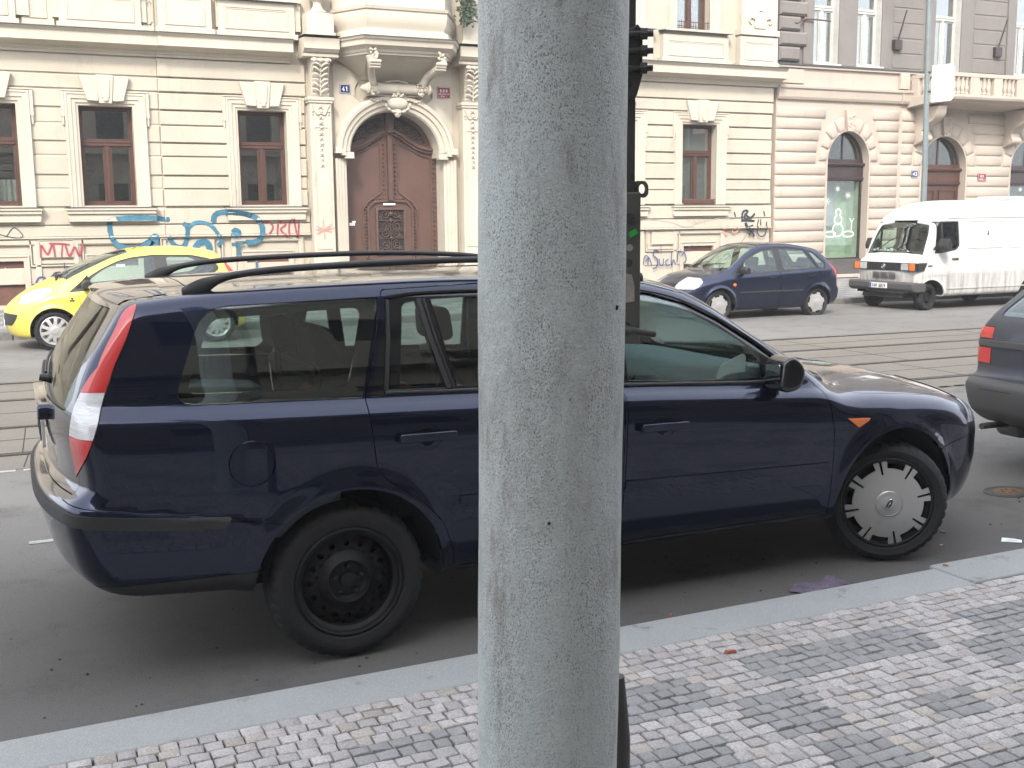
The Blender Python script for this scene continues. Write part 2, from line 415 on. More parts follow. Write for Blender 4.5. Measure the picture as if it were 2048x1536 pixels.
M['glass2'] = glassmat('car_glass_clearer', (.82, .90, .87), 1.0)
def offpoly(P, d):
    """grow polygon by d"""
    n = len(P); A = sum(P[i][0]*P[(i+1) % n][1]-P[(i+1) % n][0]*P[i][1] for i in range(n)); sg = 1 if A > 0 else -1; out = []
    for i in range(n):
        a, p, b = Vector(P[i-1]), Vector(P[i]), Vector(P[(i+1) % n]); t1 = (p-a).normalized(); t2 = (b-p).normalized()
        n1 = Vector((t1.y, -t1.x))*sg; n2 = Vector((t2.y, -t2.x))*sg; nn = n1+n2; nn = nn.normalized() if nn.length > 1e-6 else n1
        q = p+nn*(d/max(.4, nn.dot(n1))); out.append((q.x, q.y))
    return out
def circ(cx, cz, r, n=48, a0=0, a1=360): return [(cx+r*math.cos(R(a0+(a1-a0)*k/n)), cz+r*math.sin(R(a0+(a1-a0)*k/n))) for k in range(n)]
# ------------------------------------------------------------------ wheels (axis along y, outer face towards -y at y=0)
def tyre_mb(r, rw, wd, n=80):
    mb = MB(); h = wd
    prof = [(rw, .012), (rw+.012, .0), (rw+.03, -.004), (r*.5+rw*.5, -.008), (r-.035, -.004), (r-.018, .006), (r-.004, .03), (r, .05), (r, h*.33), (r-.008, h*.335), (r-.008, h*.37), (r, h*.375),
            (r, h*.48), (r-.008, h*.485), (r-.008, h*.52), (r, h*.525), (r, h*.63), (r-.008, h*.635), (r-.008, h*.67), (r, h*.675), (r, h-.05), (r-.004, h-.03), (r-.03, h), (rw, h-.01)]
    vs = []; fs = []; m = len(prof)
    for i in range(n*2):
        a = math.pi*i/n; blk = -.007 if i % 4 in (0,) else 0
        for j, (q, y) in enumerate(prof):
            d = blk if (5 <= j <= 7 or 20 <= j <= 21) else 0
            vs.append(((q+d)*math.cos(a), y, (q+d)*math.sin(a)))
    k = n*2
    for i in range(k):
        for j in range(m-1): fs.append((i*m+j, i*m+j+1, ((i+1) % k)*m+j+1, ((i+1) % k)*m+j))
    return mb.add(vs, fs)
def disc_with_holes(mb, r0, r1, y, holes, depth=.02, n=10, mi=0):
    pass
def wheel(parent, x, y, z, r, rw, wd, kind, flip=False, steer=0., cap='silver', n=80):
    """wheel part with tyre, rim and hubcap below it"""
    W = empty('wheel', (x, y, z), 0, parent); W.rotation_euler = (0, 0, (math.pi if flip else 0)+steer)
    tyre_mb(r, rw, wd, n).build('tyre', M['rubber'], W, smooth=30)
    rim = MB()
    rim.lathe([(rw+.004, .004), (rw-.004, .0), (rw-.012, .004), (rw-.016, .02), (rw-.03, .03), (rw-.03, wd*.8), (.0, wd*.8)], ax='y', n=48)
    if kind == 'steel':
        f0 = .052; N = 16; ro = rw-.03
        # dished disc with a ring of round holes
        ring_r = ro*.80; hr = .0135
        vs = []; fs = []; seg = 12
        for k in range(N):
            a0 = 2*math.pi*(k-.5)/N; a1 = 2*math.pi*(k+.5)/N; ac = 2*math.pi*k/N; A = ring_r-.028; B = ro
            cx, cz = ring_r*math.cos(ac), ring_r*math.sin(ac); o = len(vs)
            for q in range(seg):
                t = 2*math.pi*q/seg; vs.append((cx+hr*math.cos(t+ac), f0-.004, cz+hr*math.sin(t+ac)))
            for q in range(seg):
                t = 2*math.pi*q/seg; dx, dz = math.cos(t), math.sin(t); u = max(abs(dx), abs(dz)); dx /= u; dz /= u
                rr = (A+B)/2+dx*(B-A)/2; an = ac+dz*(a1-a0)/2; vs.append((rr*math.cos(an), f0+(.012 if dx > .5 else (-.008 if dx < -.5 else 0)), rr*math.sin(an)))
            for q in range(seg):
                t = 2*math.pi*q/seg; vs.append((cx+hr*math.cos(t+ac), f0+.02, cz+hr*math.sin(t+ac)))
            for q in range(seg):
                p = (q+1) % seg; fs.append((o+q, o+seg+q, o+seg+p, o+p)); fs.append((o+2*seg+q, o+q, o+p, o+2*seg+p))
        rim.add(vs, fs)
        A = ring_r-.028
        rim.lathe([(A, f0-.008), (A-.012, f0-.02), (A-.03, f0-.03), (.085, f0-.034), (.078, f0-.015), (.066, f0-.008), (.034, f0-.008), (.031, f0-.022), (.026, f0-.024), (0, f0-.022)], ax='y', n=48)
        for k in range(5):
            a = 2*math.pi*k/5+.3; rim.lathe([(.011, 0), (.010, -.018), (.006, -.021), (0, -.021)], (.055*math.cos(a), f0-.008, .055*math.sin(a)), 'y', 6)
    rim.build('rim', M['steel'] if kind != 'cap10' else M['silver'], W, smooth=30, fix=(kind == 'steel'))
    cp = MB(); cr_ = rw+.004
    def dome(q): return -.012+.020*(q/cr_)**2
    if kind in ('cap8', 'cap10', 'cap6'):
        NS = {'cap8': 8, 'cap10': 10, 'cap6': 6}[kind]
        sub = {'cap8': 24, 'cap10': 12, 'cap6': 18}[kind]; vs = []; fs = []; nn = NS*sub
        rad = [q*cr_ for q in (0, .25, .31, .35, .50, .64, .77, .86, .945, 1)]
        hole = set()
        for i in range(nn):
            ph = i % sub
            for j in range(len(rad)-1):
                r_m = (rad[j]+rad[j+1])/2/cr_
                if kind == 'cap8':    # broad windows at the rim between paired narrow slots
                    if 4.5 <= ph < 18.5 and .76 < r_m < .95: hole.add((i, j))
                    if ph in (0, 23) and .60 < r_m < .95: hole.add((i, j))
                if kind == 'cap10' and ph in (4, 5, 6, 7) and .5 < r_m < .95: hole.add((i, j))
                if kind == 'cap10' and ph in (3, 8) and .7 < r_m < .95: hole.add((i, j))
                if kind == 'cap6' and 4 <= ph < 14 and .72 < r_m < .93: hole.add((i, j))
        for i in range(nn):
            a = 2*math.pi*(i+.5)/nn+.2
            for q in rad: vs.append((q*math.cos(a), dome(q)-(.006 if .24 < q/cr_ < .3 else 0), q*math.sin(a)))
        for i in range(nn):
            a = 2*math.pi*(i+.5)/nn+.2
            for q in rad: vs.append((q*math.cos(a), dome(q)+.007, q*math.sin(a)))
        m = len(rad); K = nn*m
        def H(i, j): return ((i % nn), j) in hole
        for i in range(nn):
            for j in range(m-1):
                a, b, c, d = i*m+j, i*m+j+1, ((i+1) % nn)*m+j+1, ((i+1) % nn)*m+j
                if not H(i, j):
                    fs.append((a, b, c, d)); fs.append((d+K, c+K, b+K, a+K))
                    if H(i-1, j): fs.append((b, a, a+K, b+K))
                    if H(i+1, j): fs.append((d, c, c+K, d+K))
                    if j+1 < m-1 and H(i, j+1): fs.append((c, b, b+K, c+K))
                    if H(i, j-1): fs.append((a, d, d+K, a+K))
        for i in range(nn):
            b, c = i*m+m-1, ((i+1) % nn)*m+m-1; fs.append((c, b, b+K, c+K))
        cp.add(vs, fs)
        if kind == 'cap8':
            cp.lathe([(.0, -.02), (.030, -.02), (.036, -.017), (.038, -.010)], ax='y', n=32)
            cp.lathe([(.055, -.0125), (.060, -.017), (.066, -.0125)], ax='y', n=40)
            cp.lathe([(.058*1.17, -.012), (.060*1.17, -.0125), (.0605*1.17, -.0105)], ax='y', n=40)
        c = cp.build('hubcap', M[cap], W, smooth=40, fix=False)
        if kind == 'cap8':    # oval badge
            b = MB(); b.lathe([(0, -.0235), (.0265, -.0235), (.0285, -.022), (.0285, -.012)], ax='y', n=28, sc=(1, .5)); ob = b.build('oval_badge', M['chrome'], W); ob.rotation_euler = (0, R(-62), 0)
            b = MB(); b.lathe([(0, -.0245), (.0245, -.0245), (.0245, -.0225)], ax='y', n=28, sc=(1, .46))
            bf = b.build('badge_field', M['ink'], W); bf.rotation_euler = (0, R(-62), 0)
            pts = cr([(-.013, .001), (-.009, .004), (-.007, -.004), (-.003, .003), (0, -.003), (.003, .003), (.006, -.002), (.009, .003), (.012, 0)], 3)
            b = MB(); b.tube([(px*1.4, -.025, pz*1.5) for px, pz in pts], .0012, 5); bf = b.build('badge_script', M['chrome'], W); bf.rotation_euler = (0, R(-62), 0)
    return W
# ================================================================== ground
def nodemat(name, fn, rough=.9, spec=.3):
    m = bpy.data.materials.new(name); m.use_nodes = True; nt = m.node_tree; b = nt.nodes['Principled BSDF']
    b.inputs['Roughness'].default_value = rough; b.inputs['Specular IOR Level'].default_value = spec
    N = nt.nodes; L = nt.links; tc = N.new('ShaderNodeTexCoord').outputs['Object']
    def noise(sc, det=6, rg=.6, stretch=None):
        v = tc
        if stretch: mp = N.new('ShaderNodeMapping'); mp.inputs['Scale'].default_value = stretch; L.new(tc, mp.inputs[0]); v = mp.outputs[0]
        n = N.new('ShaderNodeTexNoise'); n.inputs['Scale'].default_value = sc; n.inputs['Detail'].default_value = det; n.inputs['Roughness'].default_value = rg; L.new(v, n.inputs['Vector']); return n.outputs[0]
    def rng_(s, a, c, lo=0., hi=1.):
        r = N.new('ShaderNodeMapRange'); r.inputs[1].default_value = a; r.inputs[2].default_value = c; r.inputs[3].default_value = lo; r.inputs[4].default_value = hi; L.new(s, r.inputs[0]); return r.outputs[0]
    def mix(f, A, B):
        x = N.new('ShaderNodeMix'); x.data_type = 'RGBA'
        if isinstance(f, float): x.inputs[0].default_value = f
        else: L.new(f, x.inputs[0])
        for i, c in ((6, A), (7, B)):
            if isinstance(c, tuple): x.inputs[i].default_value = c+(1,)
            else: L.new(c, x.inputs[i])
        return x.outputs[2]
    def bump(h, s=.5, d=.01):
        bm = N.new('ShaderNodeBump'); bm.inputs['Strength'].default_value = s; bm.inputs['Distance'].default_value = d; L.new(h, bm.inputs['Height']); L.new(bm.outputs[0], b.inputs['Normal']); return bm
    fn(N, L, b, tc, noise, rng_, mix, bump); return m
def f_asph(N, L, b, tc, noise, rng_, mix, bump):
    c = mix(rng_(noise(.35, 5, .6, (.5, 1.6, 1)), .35, .65), (.165, .159, .15), (.12, .115, .108))
    c = mix(rng_(noise(2.2, 6, .7), .52, .72), c, (.075, .071, .066))
    c = mix(rng_(noise(150, 4, .7), .50, .66), c, (.21, .203, .19)); c = mix(rng_(noise(60, 4, .7), .58, .68, 0, .6), c, (.05, .048, .045))
    c = mix(rng_(noise(9, 5, .7), .66, .72), c, (.045, .044, .043))
    sx = N.new('ShaderNodeSeparateXYZ'); L.new(tc, sx.inputs[0])     # stained parking-lane asphalt, plus shade beside the car put into its colour
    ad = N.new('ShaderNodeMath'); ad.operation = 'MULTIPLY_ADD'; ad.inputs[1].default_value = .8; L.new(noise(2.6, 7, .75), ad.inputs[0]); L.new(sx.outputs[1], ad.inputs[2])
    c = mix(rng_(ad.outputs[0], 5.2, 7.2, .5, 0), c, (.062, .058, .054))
    L.new(c, b.inputs['Base Color']); bump(noise(230, 3, .6), .5, .006)
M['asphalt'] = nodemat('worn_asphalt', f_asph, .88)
def f_slab(N, L, b, tc, noise, rng_, mix, bump):
    c = mix(rng_(noise(.8, 5, .6, (.4, 1.5, 1)), .35, .65), (.145, .132, .113), (.12, .109, .094))
    c = mix(rng_(noise(3, 6, .7), .55, .75), c, (.10, .09, .078))
    c = mix(rng_(noise(90, 3, .5), .5, .8), c, (.20, .185, .16))
    L.new(c, b.inputs['Base Color']); bump(noise(120, 4, .6), .4, .004)
M['slab'] = nodemat('tram_slab_concrete', f_slab, .9)
def f_kerb(N, L, b, tc, noise, rng_, mix, bump):
    c = mix(rng_(noise(1.8, 6, .65), .3, .7), (.285, .29, .28), (.235, .24, .232))
    c = mix(rng_(noise(220, 2, .5), .4, .75), c, (.34, .35, .345))
    c = mix(rng_(noise(6, 6, .7), .60, .72), c, (.13, .135, .135))
    L.new(c, b.inputs['Base Color']); bump(noise(190, 4, .6), .6, .004)
M['kerb'] = nodemat('bluish_granite_kerb', f_kerb, .8)
def f_set(N, L, b, tc, noise, rng_, mix, bump):
    at = N.new('ShaderNodeAttribute'); at.attribute_name = 'stone'
    c = mix(rng_(noise(110, 6, .75), .40, .66), at.outputs['Color'], (.15, .142, .135))
    n = N.new('ShaderNodeMix'); n.data_type = 'RGBA'; n.inputs[0].default_value = .62; L.new(at.outputs['Color'], n.inputs[6]); L.new(c, n.inputs[7])
    L.new(n.outputs[2], b.inputs['Base Color']); bump(noise(95, 6, .65), .9, .008)
M['setts'] = nodemat('granite_setts', f_set, .75)
def f_van(N, L, b, tc, noise, rng_, mix, bump):
    c = mix(rng_(noise(1.4, 5, .6), .4, .75), (.56, .56, .55), (.47, .465, .45))
    sx = N.new('ShaderNodeSeparateXYZ'); L.new(tc, sx.inputs[0])     # road dirt thrown up on the lower panels, in streaks
    mm = N.new('ShaderNodeMath'); mm.operation = 'MULTIPLY'; L.new(rng_(noise(9, 6, .7, (1.5, 1.5, .12)), .35, .7), mm.inputs[0]); L.new(rng_(sx.outputs[2], .72, .62, .12, 1), mm.inputs[1])
    c = mix(mm.outputs[0], c, (.27, .245, .215)); L.new(c, b.inputs['Base Color']); b.inputs['Coat Weight'].default_value = .3
M['white'] = nodemat('dirty_white_van_paint', f_van, .42)
def f_far(N, L, b, tc, noise, rng_, mix, bump):
    v = N.new('ShaderNodeTexBrick'); v.inputs['Scale'].default_value = 1; v.inputs['Brick Width'].default_value = .07; v.inputs['Row Height'].default_value = .07; v.inputs['Mortar Size'].default_value = .006
    v.inputs['Color1'].default_value = (.36, .34, .33, 1); v.inputs['Color2'].default_value = (.27, .26, .25, 1); v.inputs['Mortar'].default_value = (.1, .095, .09, 1); L.new(tc, v.inputs[0])
    ch = N.new('ShaderNodeTexChecker'); ch.inputs['Scale'].default_value = 2.2; L.new(tc, ch.inputs[0])
    c = mix(ch.outputs['Fac'], v.outputs[0], (.15, .155, .16)); c = mix(rng_(noise(1, 5), .45, .8, 0, .5), c, (.16, .15, .14))
    L.new(c, b.inputs['Base Color']); bump(noise(60, 4), .6, .006)
M['farpave'] = nodemat('mosaic_pavement', f_far, .85)
M['earth'] = mat('joint_grit', (.075, .07, .062), .95, bump=.6, bscale=150, var=.3, vscale=8)
M['railsteel'] = mat('tram_rail_steel', (.10, .095, .09), .35, .85, var=.3, vscale=3)
M['groove'] = mat('rail_groove', (.02, .018, .016), .9)
M['limemark'] = mat('worn_white_mark', (.42, .42, .40), .85, var=.5, vscale=14)
M['farkerb'] = mat('far_granite_kerb', (.17, .165, .16), .85, bump=.4, bscale=60, var=.3, vscale=2)
KX = -.062
def yk(x): return 18.02+KX*(x-0.)             # the far kerb line
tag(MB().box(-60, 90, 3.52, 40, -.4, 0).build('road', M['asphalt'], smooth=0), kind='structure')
b = MB(); b.prism([(-30, 8.36+.9), (60, 8.36-1.8), (60, 13.18-3.72), (-30, 13.18+1.86)], 'z', -.1, .004); tag(b.build('tram_track_bed', M['slab'], smooth=0), kind='structure')
def linestrip(b, y0, s, w, z, x0=-30, x1=60, off=0., h=.002):
    b.prism([(x0, y0+off+s*x0), (x1, y0+off+s*x1), (x1, y0+off+w+s*x1), (x0, y0+off+w+s*x0)], 'z', z, z+h)
RL = [(8.90, -.030), (10.14, -.030), (11.72, -.054), (13.02, -.060)]
ins = [(.055, 1), (-.055, -1), (.055, 1), (-.055, -1)]
b = MB(); g = MB()
for (y, s), (o, d) in zip(RL, ins):
    linestrip(b, y, s, .06, .002, off=-.03, h=.007); linestrip(g, y, s, .045, .001, off=(.03 if d > 0 else -.075), h=.005); linestrip(g, y, s, .018, .001, off=(-.05 if d > 0 else .032), h=.005)
tag(b.build('tram_rails', M['railsteel'], smooth=0), kind='structure'); tag(g.build('tram_rail_grooves', M['groove'], smooth=0), kind='structure')
# slab joints
b = MB()
for i in range(-5, 14):
    for (ya, yb, s) in ((8.4, 8.86, -.03), (8.98, 10.05, -.03), (10.2, 11.62, -.045), (11.78, 12.93, -.058)):
        x = i*3.1+(.4 if ya > 10 else 0); b.prism([(x, ya+s*x), (x+.008, ya+s*x), (x+.046, yb+s*x), (x+.038, yb+s*x)], 'z', .003, .0062)
for y0, s in ((9.52, -.03), (10.92, -.042), (12.35, -.057)): linestrip(b, y0, s, .012, .003, h=.0032)
tag(b.build('tram_slab_joints', M['groove'], smooth=0), kind='structure')
b = MB()
r2 = random.Random(4)
for i in range(180):
    x = -12+i*.2; b.box(x, x+.05+.10*r2.random(), 6.30+r2.random()*.02, 6.345+r2.random()*.02, .001, .004)
    x = -12+i*.2; b.box(x, x+.15, 8.28-.02*x, 8.34-.02*x, .001, .004)
tag(b.build('worn_lane_marks', M['limemark'], smooth=0), kind='structure')
# far pavement and kerb
b = MB(); 
for x0 in range(-30, 60, 2): b.prism([(x0+.006, yk(x0)), (x0+1.994, yk(x0+2)), (x0+1.994, yk(x0+2)+.2), (x0+.006, yk(x0)+.2)], 'z', -.1, .13-.0015*x0)
tag(b.build('far_kerb', M['farkerb'], smooth=0, bevel=.015), kind='structure')
me = MB().add([(-30, yk(-30)+.19, .17), (17, yk(17)+.19, .10), (60, yk(60)+.19, .04), (60, 24.5, -.02), (17, 24.5, .14), (-30, 24.5, .40)], [(0, 1, 4, 5), (1, 2, 3, 4)])
tag(me.build('far_pavement', M['farpave'], smooth=0), kind='structure')
# near kerb: long granite stones
b = MB(); xs = [-9.0]
while xs[-1] < 18: xs.append(xs[-1]+4.4)
sh = 3.79-min(xs, key=lambda v: abs(v-3.79)); xs = [v+sh for v in xs]
for i in range(len(xs)-1):
    xm = (xs[i]+xs[i+1])/2; d = .045 if xm > 3.79 else 0
    b.box(xs[i]+.003, xs[i+1]-.003, 3.40+d*.4, 3.645+d, -.2, .10+r2.uniform(-.002, .002))
tag(b.build('near_kerb', M['kerb'], smooth=40, bevel=.012, seg=3), kind='structure')
tag(MB().box(-40, 60, -4.2, 3.53, -.3, .088).build('near_pavement_bed', M['earth'], smooth=0), kind='structure')
# near pavement: individual setts, light ground with dark rectangles
DARK = [(2.34, 3.13, 2.93, 3.15), (3.38, 3.84, 2.95, 3.19), (1.70, 2.08, 2.90, 3.14), (2.11, 2.36, 2.56, 2.89), (3.18, 3.46, 2.70, 2.95), (2.65, 2.88, 2.44, 2.66), (2.13, 2.39, 2.30, 2.54), (.82, 1.24, 2.98, 3.14), (3.7, 4.15, 2.62, 2.9), (1.55, 1.9, 2.45, 2.7)]
def is_dark(x, y):
    for a, b_, c, d in DARK:
        if a <= x <= b_ and c <= y <= d: return True
    if .7 < x < 4.2 and y > 2.3: return False
    if y > 3.17: return False
    i, j = math.floor(x/.46), math.floor((y-.1)/.24); return (i+2*j) % 3 == 0 and (i*7+j*13) % 5 != 0
V = []; Fq = []; CC = []
rr = random.Random(9)
y = 3.398; row = 0
while y > -1.2:
    h = rr.uniform(.053, .063) if y > .9 else .13; x = -7+rr.random()*.06
    xe = 12 if y > .9 else 6
    while x < xe:
        near = -.6 < x < 6.2 and y > 1.2; wd = rr.uniform(.050, .074) if near else rr.uniform(.12, .15)
        g = .002; dark = is_dark(x+wd/2, y-h/2)
        if dark: v = rr.uniform(.26, .32); col = (v*1.01, v, v*.975)
        else:
            v = rr.uniform(.37, .50); col = (v*1.06, v*.99, v*.94) if rr.random() < .85 else (v*1.0, v*.9, v*.8)
        k = len(V); zc = .1+rr.uniform(-.0018, .0018); tx, ty = rr.uniform(-.0015, .0015), rr.uniform(-.0015, .0015)
        def jj(): return rr.uniform(-.003, .003)
        c4 = [(x+g+jj(), y-h+g+jj()), (x+wd-g+jj(), y-h+g+jj()), (x+wd-g+jj(), y-g+jj()), (x+g+jj(), y-g+jj())]
        cx, cy = x+wd/2, y-h/2
        for px, py in c4: V.append((px, py, .084))
        for q, (px, py) in enumerate(c4): V.append((px, py, zc-.004+(tx if q in (1, 2) else -tx)+(ty if q > 1 else -ty)))
        for q, (px, py) in enumerate(c4): V.append((px+(cx-px)*.13, py+(cy-py)*.13, zc+rr.uniform(-.001, .001)+(tx if q in (1, 2) else -tx)+(ty if q > 1 else -ty)))
        for q in range(4):
            n = (q+1) % 4; Fq.append((k+q, k+n, k+4+n, k+4+q)); Fq.append((k+4+q, k+4+n, k+8+n, k+8+q))
        Fq.append((k+8, k+9, k+10, k+11)); CC += [col+(1,)]*12; x += wd
    y -= h; row += 1
me = bpy.data.meshes.new('near_pavement'); me.from_pydata(V, [], Fq); me.update()
ca = me.color_attributes.new('stone', 'FLOAT_COLOR', 'POINT'); ca.data.foreach_set('color', [c for q in CC for c in q])
me.materials.append(M['setts']); me.shade_smooth(); me.set_sharp_from_angle(angle=R(50))
o = bpy.data.objects.new('near_pavement', me); COL.objects.link(o); tag(o, kind='structure')
# ================================================================== the near estate car
def seatset(parent, x, y, w, hgt=.62, m='seat', head=True, zf=.38, tilt=.30, n='front_seat', deep=.5):
    s = empty(n, (x, y, zf), 0, parent)
    MB().prism(roundpoly([(-.02, 0), (deep, .04), (deep+.02, .16), (deep-.05, .2), (0, .14)], .05), 'y', -w/2, w/2).build('seat_cushion', M[m], s, bevel=.03)
    P = roundpoly([(0, .1), (-tilt*.95, hgt+.08), (-tilt*.95-.10, hgt+.08), (-.14, .08)], .05)
    MB().prism(P, 'y', -w/2, w/2).build('seat_back', M[m], s, bevel=.035, seg=3)
    if head:
        for yy in ([0] if w < .7 else [-w*.3, w*.3]):
            hx = -tilt-.07
            MB().prism(roundpoly([(hx+.06, hgt+.13), (hx+.03, hgt+.30), (hx-.06, hgt+.30), (hx-.05, hgt+.13)], .05), 'y', yy-.13, yy+.13).tube([(hx, yy-.05, hgt), (hx, yy-.05, hgt+.2)], .007, 6).tube([(hx, yy+.05, hgt), (hx, yy+.05, hgt+.2)], .007, 6).build('headrest', M[m], s, bevel=.03, seg=3)
    return s
def text_strokes(mb, txt, x, z, h, w, gap, place, th=.012):
    """block lettering from strokes; place(u,v) -> 3d point"""
    G = {'0': [[(0, 0), (1, 0), (1, 1), (0, 1), (0, 0)]], '1': [[(.1, .75), (.5, 1), (.5, 0)]], '2': [[(0, .8), (.3, 1), (.8, 1), (1, .75), (0, 0), (1, 0)]], '3': [[(0, 1), (1, 1), (.45, .58), (1, .4), (.9, .05), (.4, 0), (0, .15)]],
         '4': [[(.75, 0), (.75, 1), (0, .3), (1, .3)]], '5': [[(1, 1), (.1, 1), (0, .55), (.7, .6), (1, .3), (.7, 0), (0, .05)]], '6': [[(.9, 1), (.3, .8), (0, .3), (.3, 0), (.8, 0), (1, .3), (.7, .55), (.1, .45)]], '7': [[(0, 1), (1, 1), (.35, 0)]],
         '8': [[(.5, .52), (0, .75), (.3, 1), (.7, 1), (1, .75), (0, .25), (.3, 0), (.7, 0), (1, .25), (.5, .52)]], '9': [[(.1, 0), (.7, .2), (1, .7), (.7, 1), (.2, 1), (0, .7), (.3, .45), (.9, .55)]],
         'A': [[(0, 0), (.5, 1), (1, 0)], [(.2, .38), (.8, .38)]], 'H': [[(0, 0), (0, 1)], [(1, 0), (1, 1)], [(0, .5), (1, .5)]], ' ': [],
         'O': [[(.5, 0), (0, .3), (0, .7), (.5, 1), (1, .7), (1, .3), (.5, 0)]], 'S': [[(1, .85), (.5, 1), (0, .75), (1, .3), (.5, 0), (0, .15)]], 'L': [[(0, 1), (0, 0), (1, 0)]], 'P': [[(0, 0), (0, 1), (.8, 1), (1, .75), (.8, .5), (0, .5)]], 'R': [[(0, 0), (0, 1), (.8, 1), (1, .75), (.8, .5), (0, .5)], [(.5, .5), (1, 0)]],
         'T': [[(.5, 0), (.5, 1)], [(0, 1), (1, 1)]], 'E': [[(1, 0), (0, 0), (0, 1), (1, 1)], [(0, .5), (.8, .5)]], 'N': [[(0, 0), (0, 1), (1, 0), (1, 1)]], 'I': [[(.5, 0), (.5, 1)]], 'V': [[(0, 1), (.5, 0), (1, 1)]], 'D': [[(0, 0), (0, 1), (.6, 1), (1, .7), (1, .3), (.6, 0), (0, 0)]],
         'K': [[(0, 0), (0, 1)], [(1, 1), (0, .45), (1, 0)]], 'Z': [[(0, 1), (1, 1), (0, 0), (1, 0)]], 'C': [[(1, .85), (.5, 1), (0, .7), (0, .3), (.5, 0), (1, .15)]], 'M': [[(0, 0), (0, 1), (.5, .3), (1, 1), (1, 0)]], 'U': [[(0, 1), (0, .2), (.5, 0), (1, .2), (1, 1)]]}
    for ch in txt:
        for st in G.get(ch, []):
            mb.tube([place(x+u*w, z+v*h) for u, v in st], th, 5)
        x += w+gap
def build_estate():
    root = empty('estate_car', (1.11, 4.90, 0)); root.rotation_euler = (0, 0, R(EST_ROT))
    tag(root, 'dark navy blue estate car parked at the near kerb behind the thick grey pole', 'car')
    S = dict(ds=.024, box=(-1.12, 3.77, .95, .2, 1.52), axis=(-.55, 3.2), zc=.6, sig=.028, sigW=.007,
        top=[(-1.2, 1.33), (-.95, 1.40), (-.75, 1.448), (-.45, 1.476), (0, 1.493), (.5, 1.50), (.9, 1.492), (1.2, 1.487), (1.42, 1.478), (1.56, 1.462), (1.68, 1.435), (1.83, 1.368), (2.015, 1.255), (2.155, 1.175), (2.28, 1.095), (2.39, 1.02), (2.47, .975), (2.56, .955), (2.8, .93), (3.1, .89), (3.35, .83), (3.58, .75), (3.74, .66)],
        front=[(.15, 3.53), (.25, 3.61), (.35, 3.68), (.5, 3.715), (.6, 3.715), (.7, 3.675), (.8, 3.55), (.9, 3.4), (1.2, 3.2), (1.5, 3.1)],
        rear=[(.15, -.86), (.3, -.90), (.37, -.955), (.45, -1.02), (.55, -1.05), (.64, -1.07), (.70, -1.072), (.735, -1.06), (.755, -1.0), (.80, -1.0), (.95, -1.018), (1.03, -1.010), (1.1, -.988), (1.2, -.942), (1.33, -.852), (1.44, -.770), (1.6, -.66)],
        W=[(-.9, .80), (-.75, .835), (-.60, .868), (-.45, .893), (-.30, .904), (-.17, .905), (-.10, .902), (-.06, .896), (-.04, .887), (-.025, .873), (-.012, .853), (0, .836), (.02, .828), (.05, .822), (.15, .795), (.30, .750), (.40, .705), (.45, .678), (.5, .65), (.62, .57)],
        belt=[(-1.1, 1.07), (-.6, 1.045), (.1, 1.02), (.6, 1.003), (1.27, .978), (1.9, .94), (2.32, .912), (2.7, .885), (3.0, .855), (3.3, .80), (3.6, .72)],
        plan=[(-1.2, .085), (-1.0, .05), (-.7, .018), (-.3, .0), (1.0, -.002), (2.2, .0), (2.7, .01), (3.0, .022), (3.3, .055), (3.5, .11), (3.7, .19)],
        bottom=[(-1.1, .36), (-.5, .33), (0, .27), (2.3, .26), (2.8, .24), (3.6, .2)],
        crown=[(-1.1, .06), (-.5, .055), (1.0, .05), (1.5, .09), (2.0, .125), (2.4, .10), (2.8, .10), (3.6, .08)], cf=.35, crr=.105, crp=2.8,
        flare=[(.03, .31, .385, .020), (2.77, .31, .375, .022)], flw=.045,
        ks=lambda x, z: .055+.02*sstep(1.1, 1.5, x)+.05*sstep(2.1, 2.6, x)+.03*sstep(-.7, -1.0, x)*sstep(.8, .7, z))
    zl = lambda x: np.interp(x, [-1.1, -.99, -.71, -.44, -.25], [.735, .728, .676, .634, .585])
    S['extra'] = lambda x, z: -.014*sstep(.012, -.012, z-zl(x))*sstep(-.2, -.5, x)
    c = Car(S); c.grid()
    T = .028
    base = c.shell(0, -T); gl = c.shell(-.004, -.0085); tr = c.shell(-.011, -T); lp = c.shell(.003, -T)
    arches = [(.03, .315, .378), (2.77, .315, .372)]
    doorglass = [(.135, 1.03), (.245, 1.405), (.42, 1.417), (.9, 1.415), (1.25, 1.405), (1.478, 1.378), (1.649, 1.33), (1.814, 1.25), (2.009, 1.132), (2.137, 1.035), (2.255, .945), (1.9, .957), (1.27, .992), (.7, 1.018)]
    quart = roundpoly([(-.47, 1.398), (-.605, 1.052), (.108, 1.028), (.215, 1.408)], [.10, .08, .006, .006])
    ws = [(1.61, -.50), (1.61, .50), (1.72, .55), (2.0, .615), (2.34, .685), (2.41, .64), (2.50, .35), (2.52, 0), (2.50, -.35), (2.41, -.64), (2.34, -.685), (2.0, -.615), (1.72, -.55)]
    rwp = roundpoly([(-.56, 1.395), (-.705, 1.09), (-.66, 1.035), (.66, 1.035), (.705, 1.09), (.56, 1.395)], .03)
    lampxz = [(-.685, 1.425), (-.735, 1.30), (-.785, 1.205), (-.825, 1.11), (-.86, 1.01), (-.885, .94), (-.915, .865), (-.94, .79), (-1.3, .77), (-1.3, 1.45)]
    lampyz = [(.70, .75), (.715, .92), (.748, 1.1), (.755, 1.20), (.715, 1.33), (.684, 1.40), (.668, 1.44), (1.2, 1.44), (1.2, .75)]
    fdoor = [(1.27, 1.44), (1.482, 1.418), (1.666, 1.37), (1.828, 1.285), (2.015, 1.16), (2.155, 1.055), (2.29, .945), (2.335, .90), (2.372, .72), (2.376, .6), (2.362, .305), (1.225, .305), (1.243, .787), (1.252, .98)]
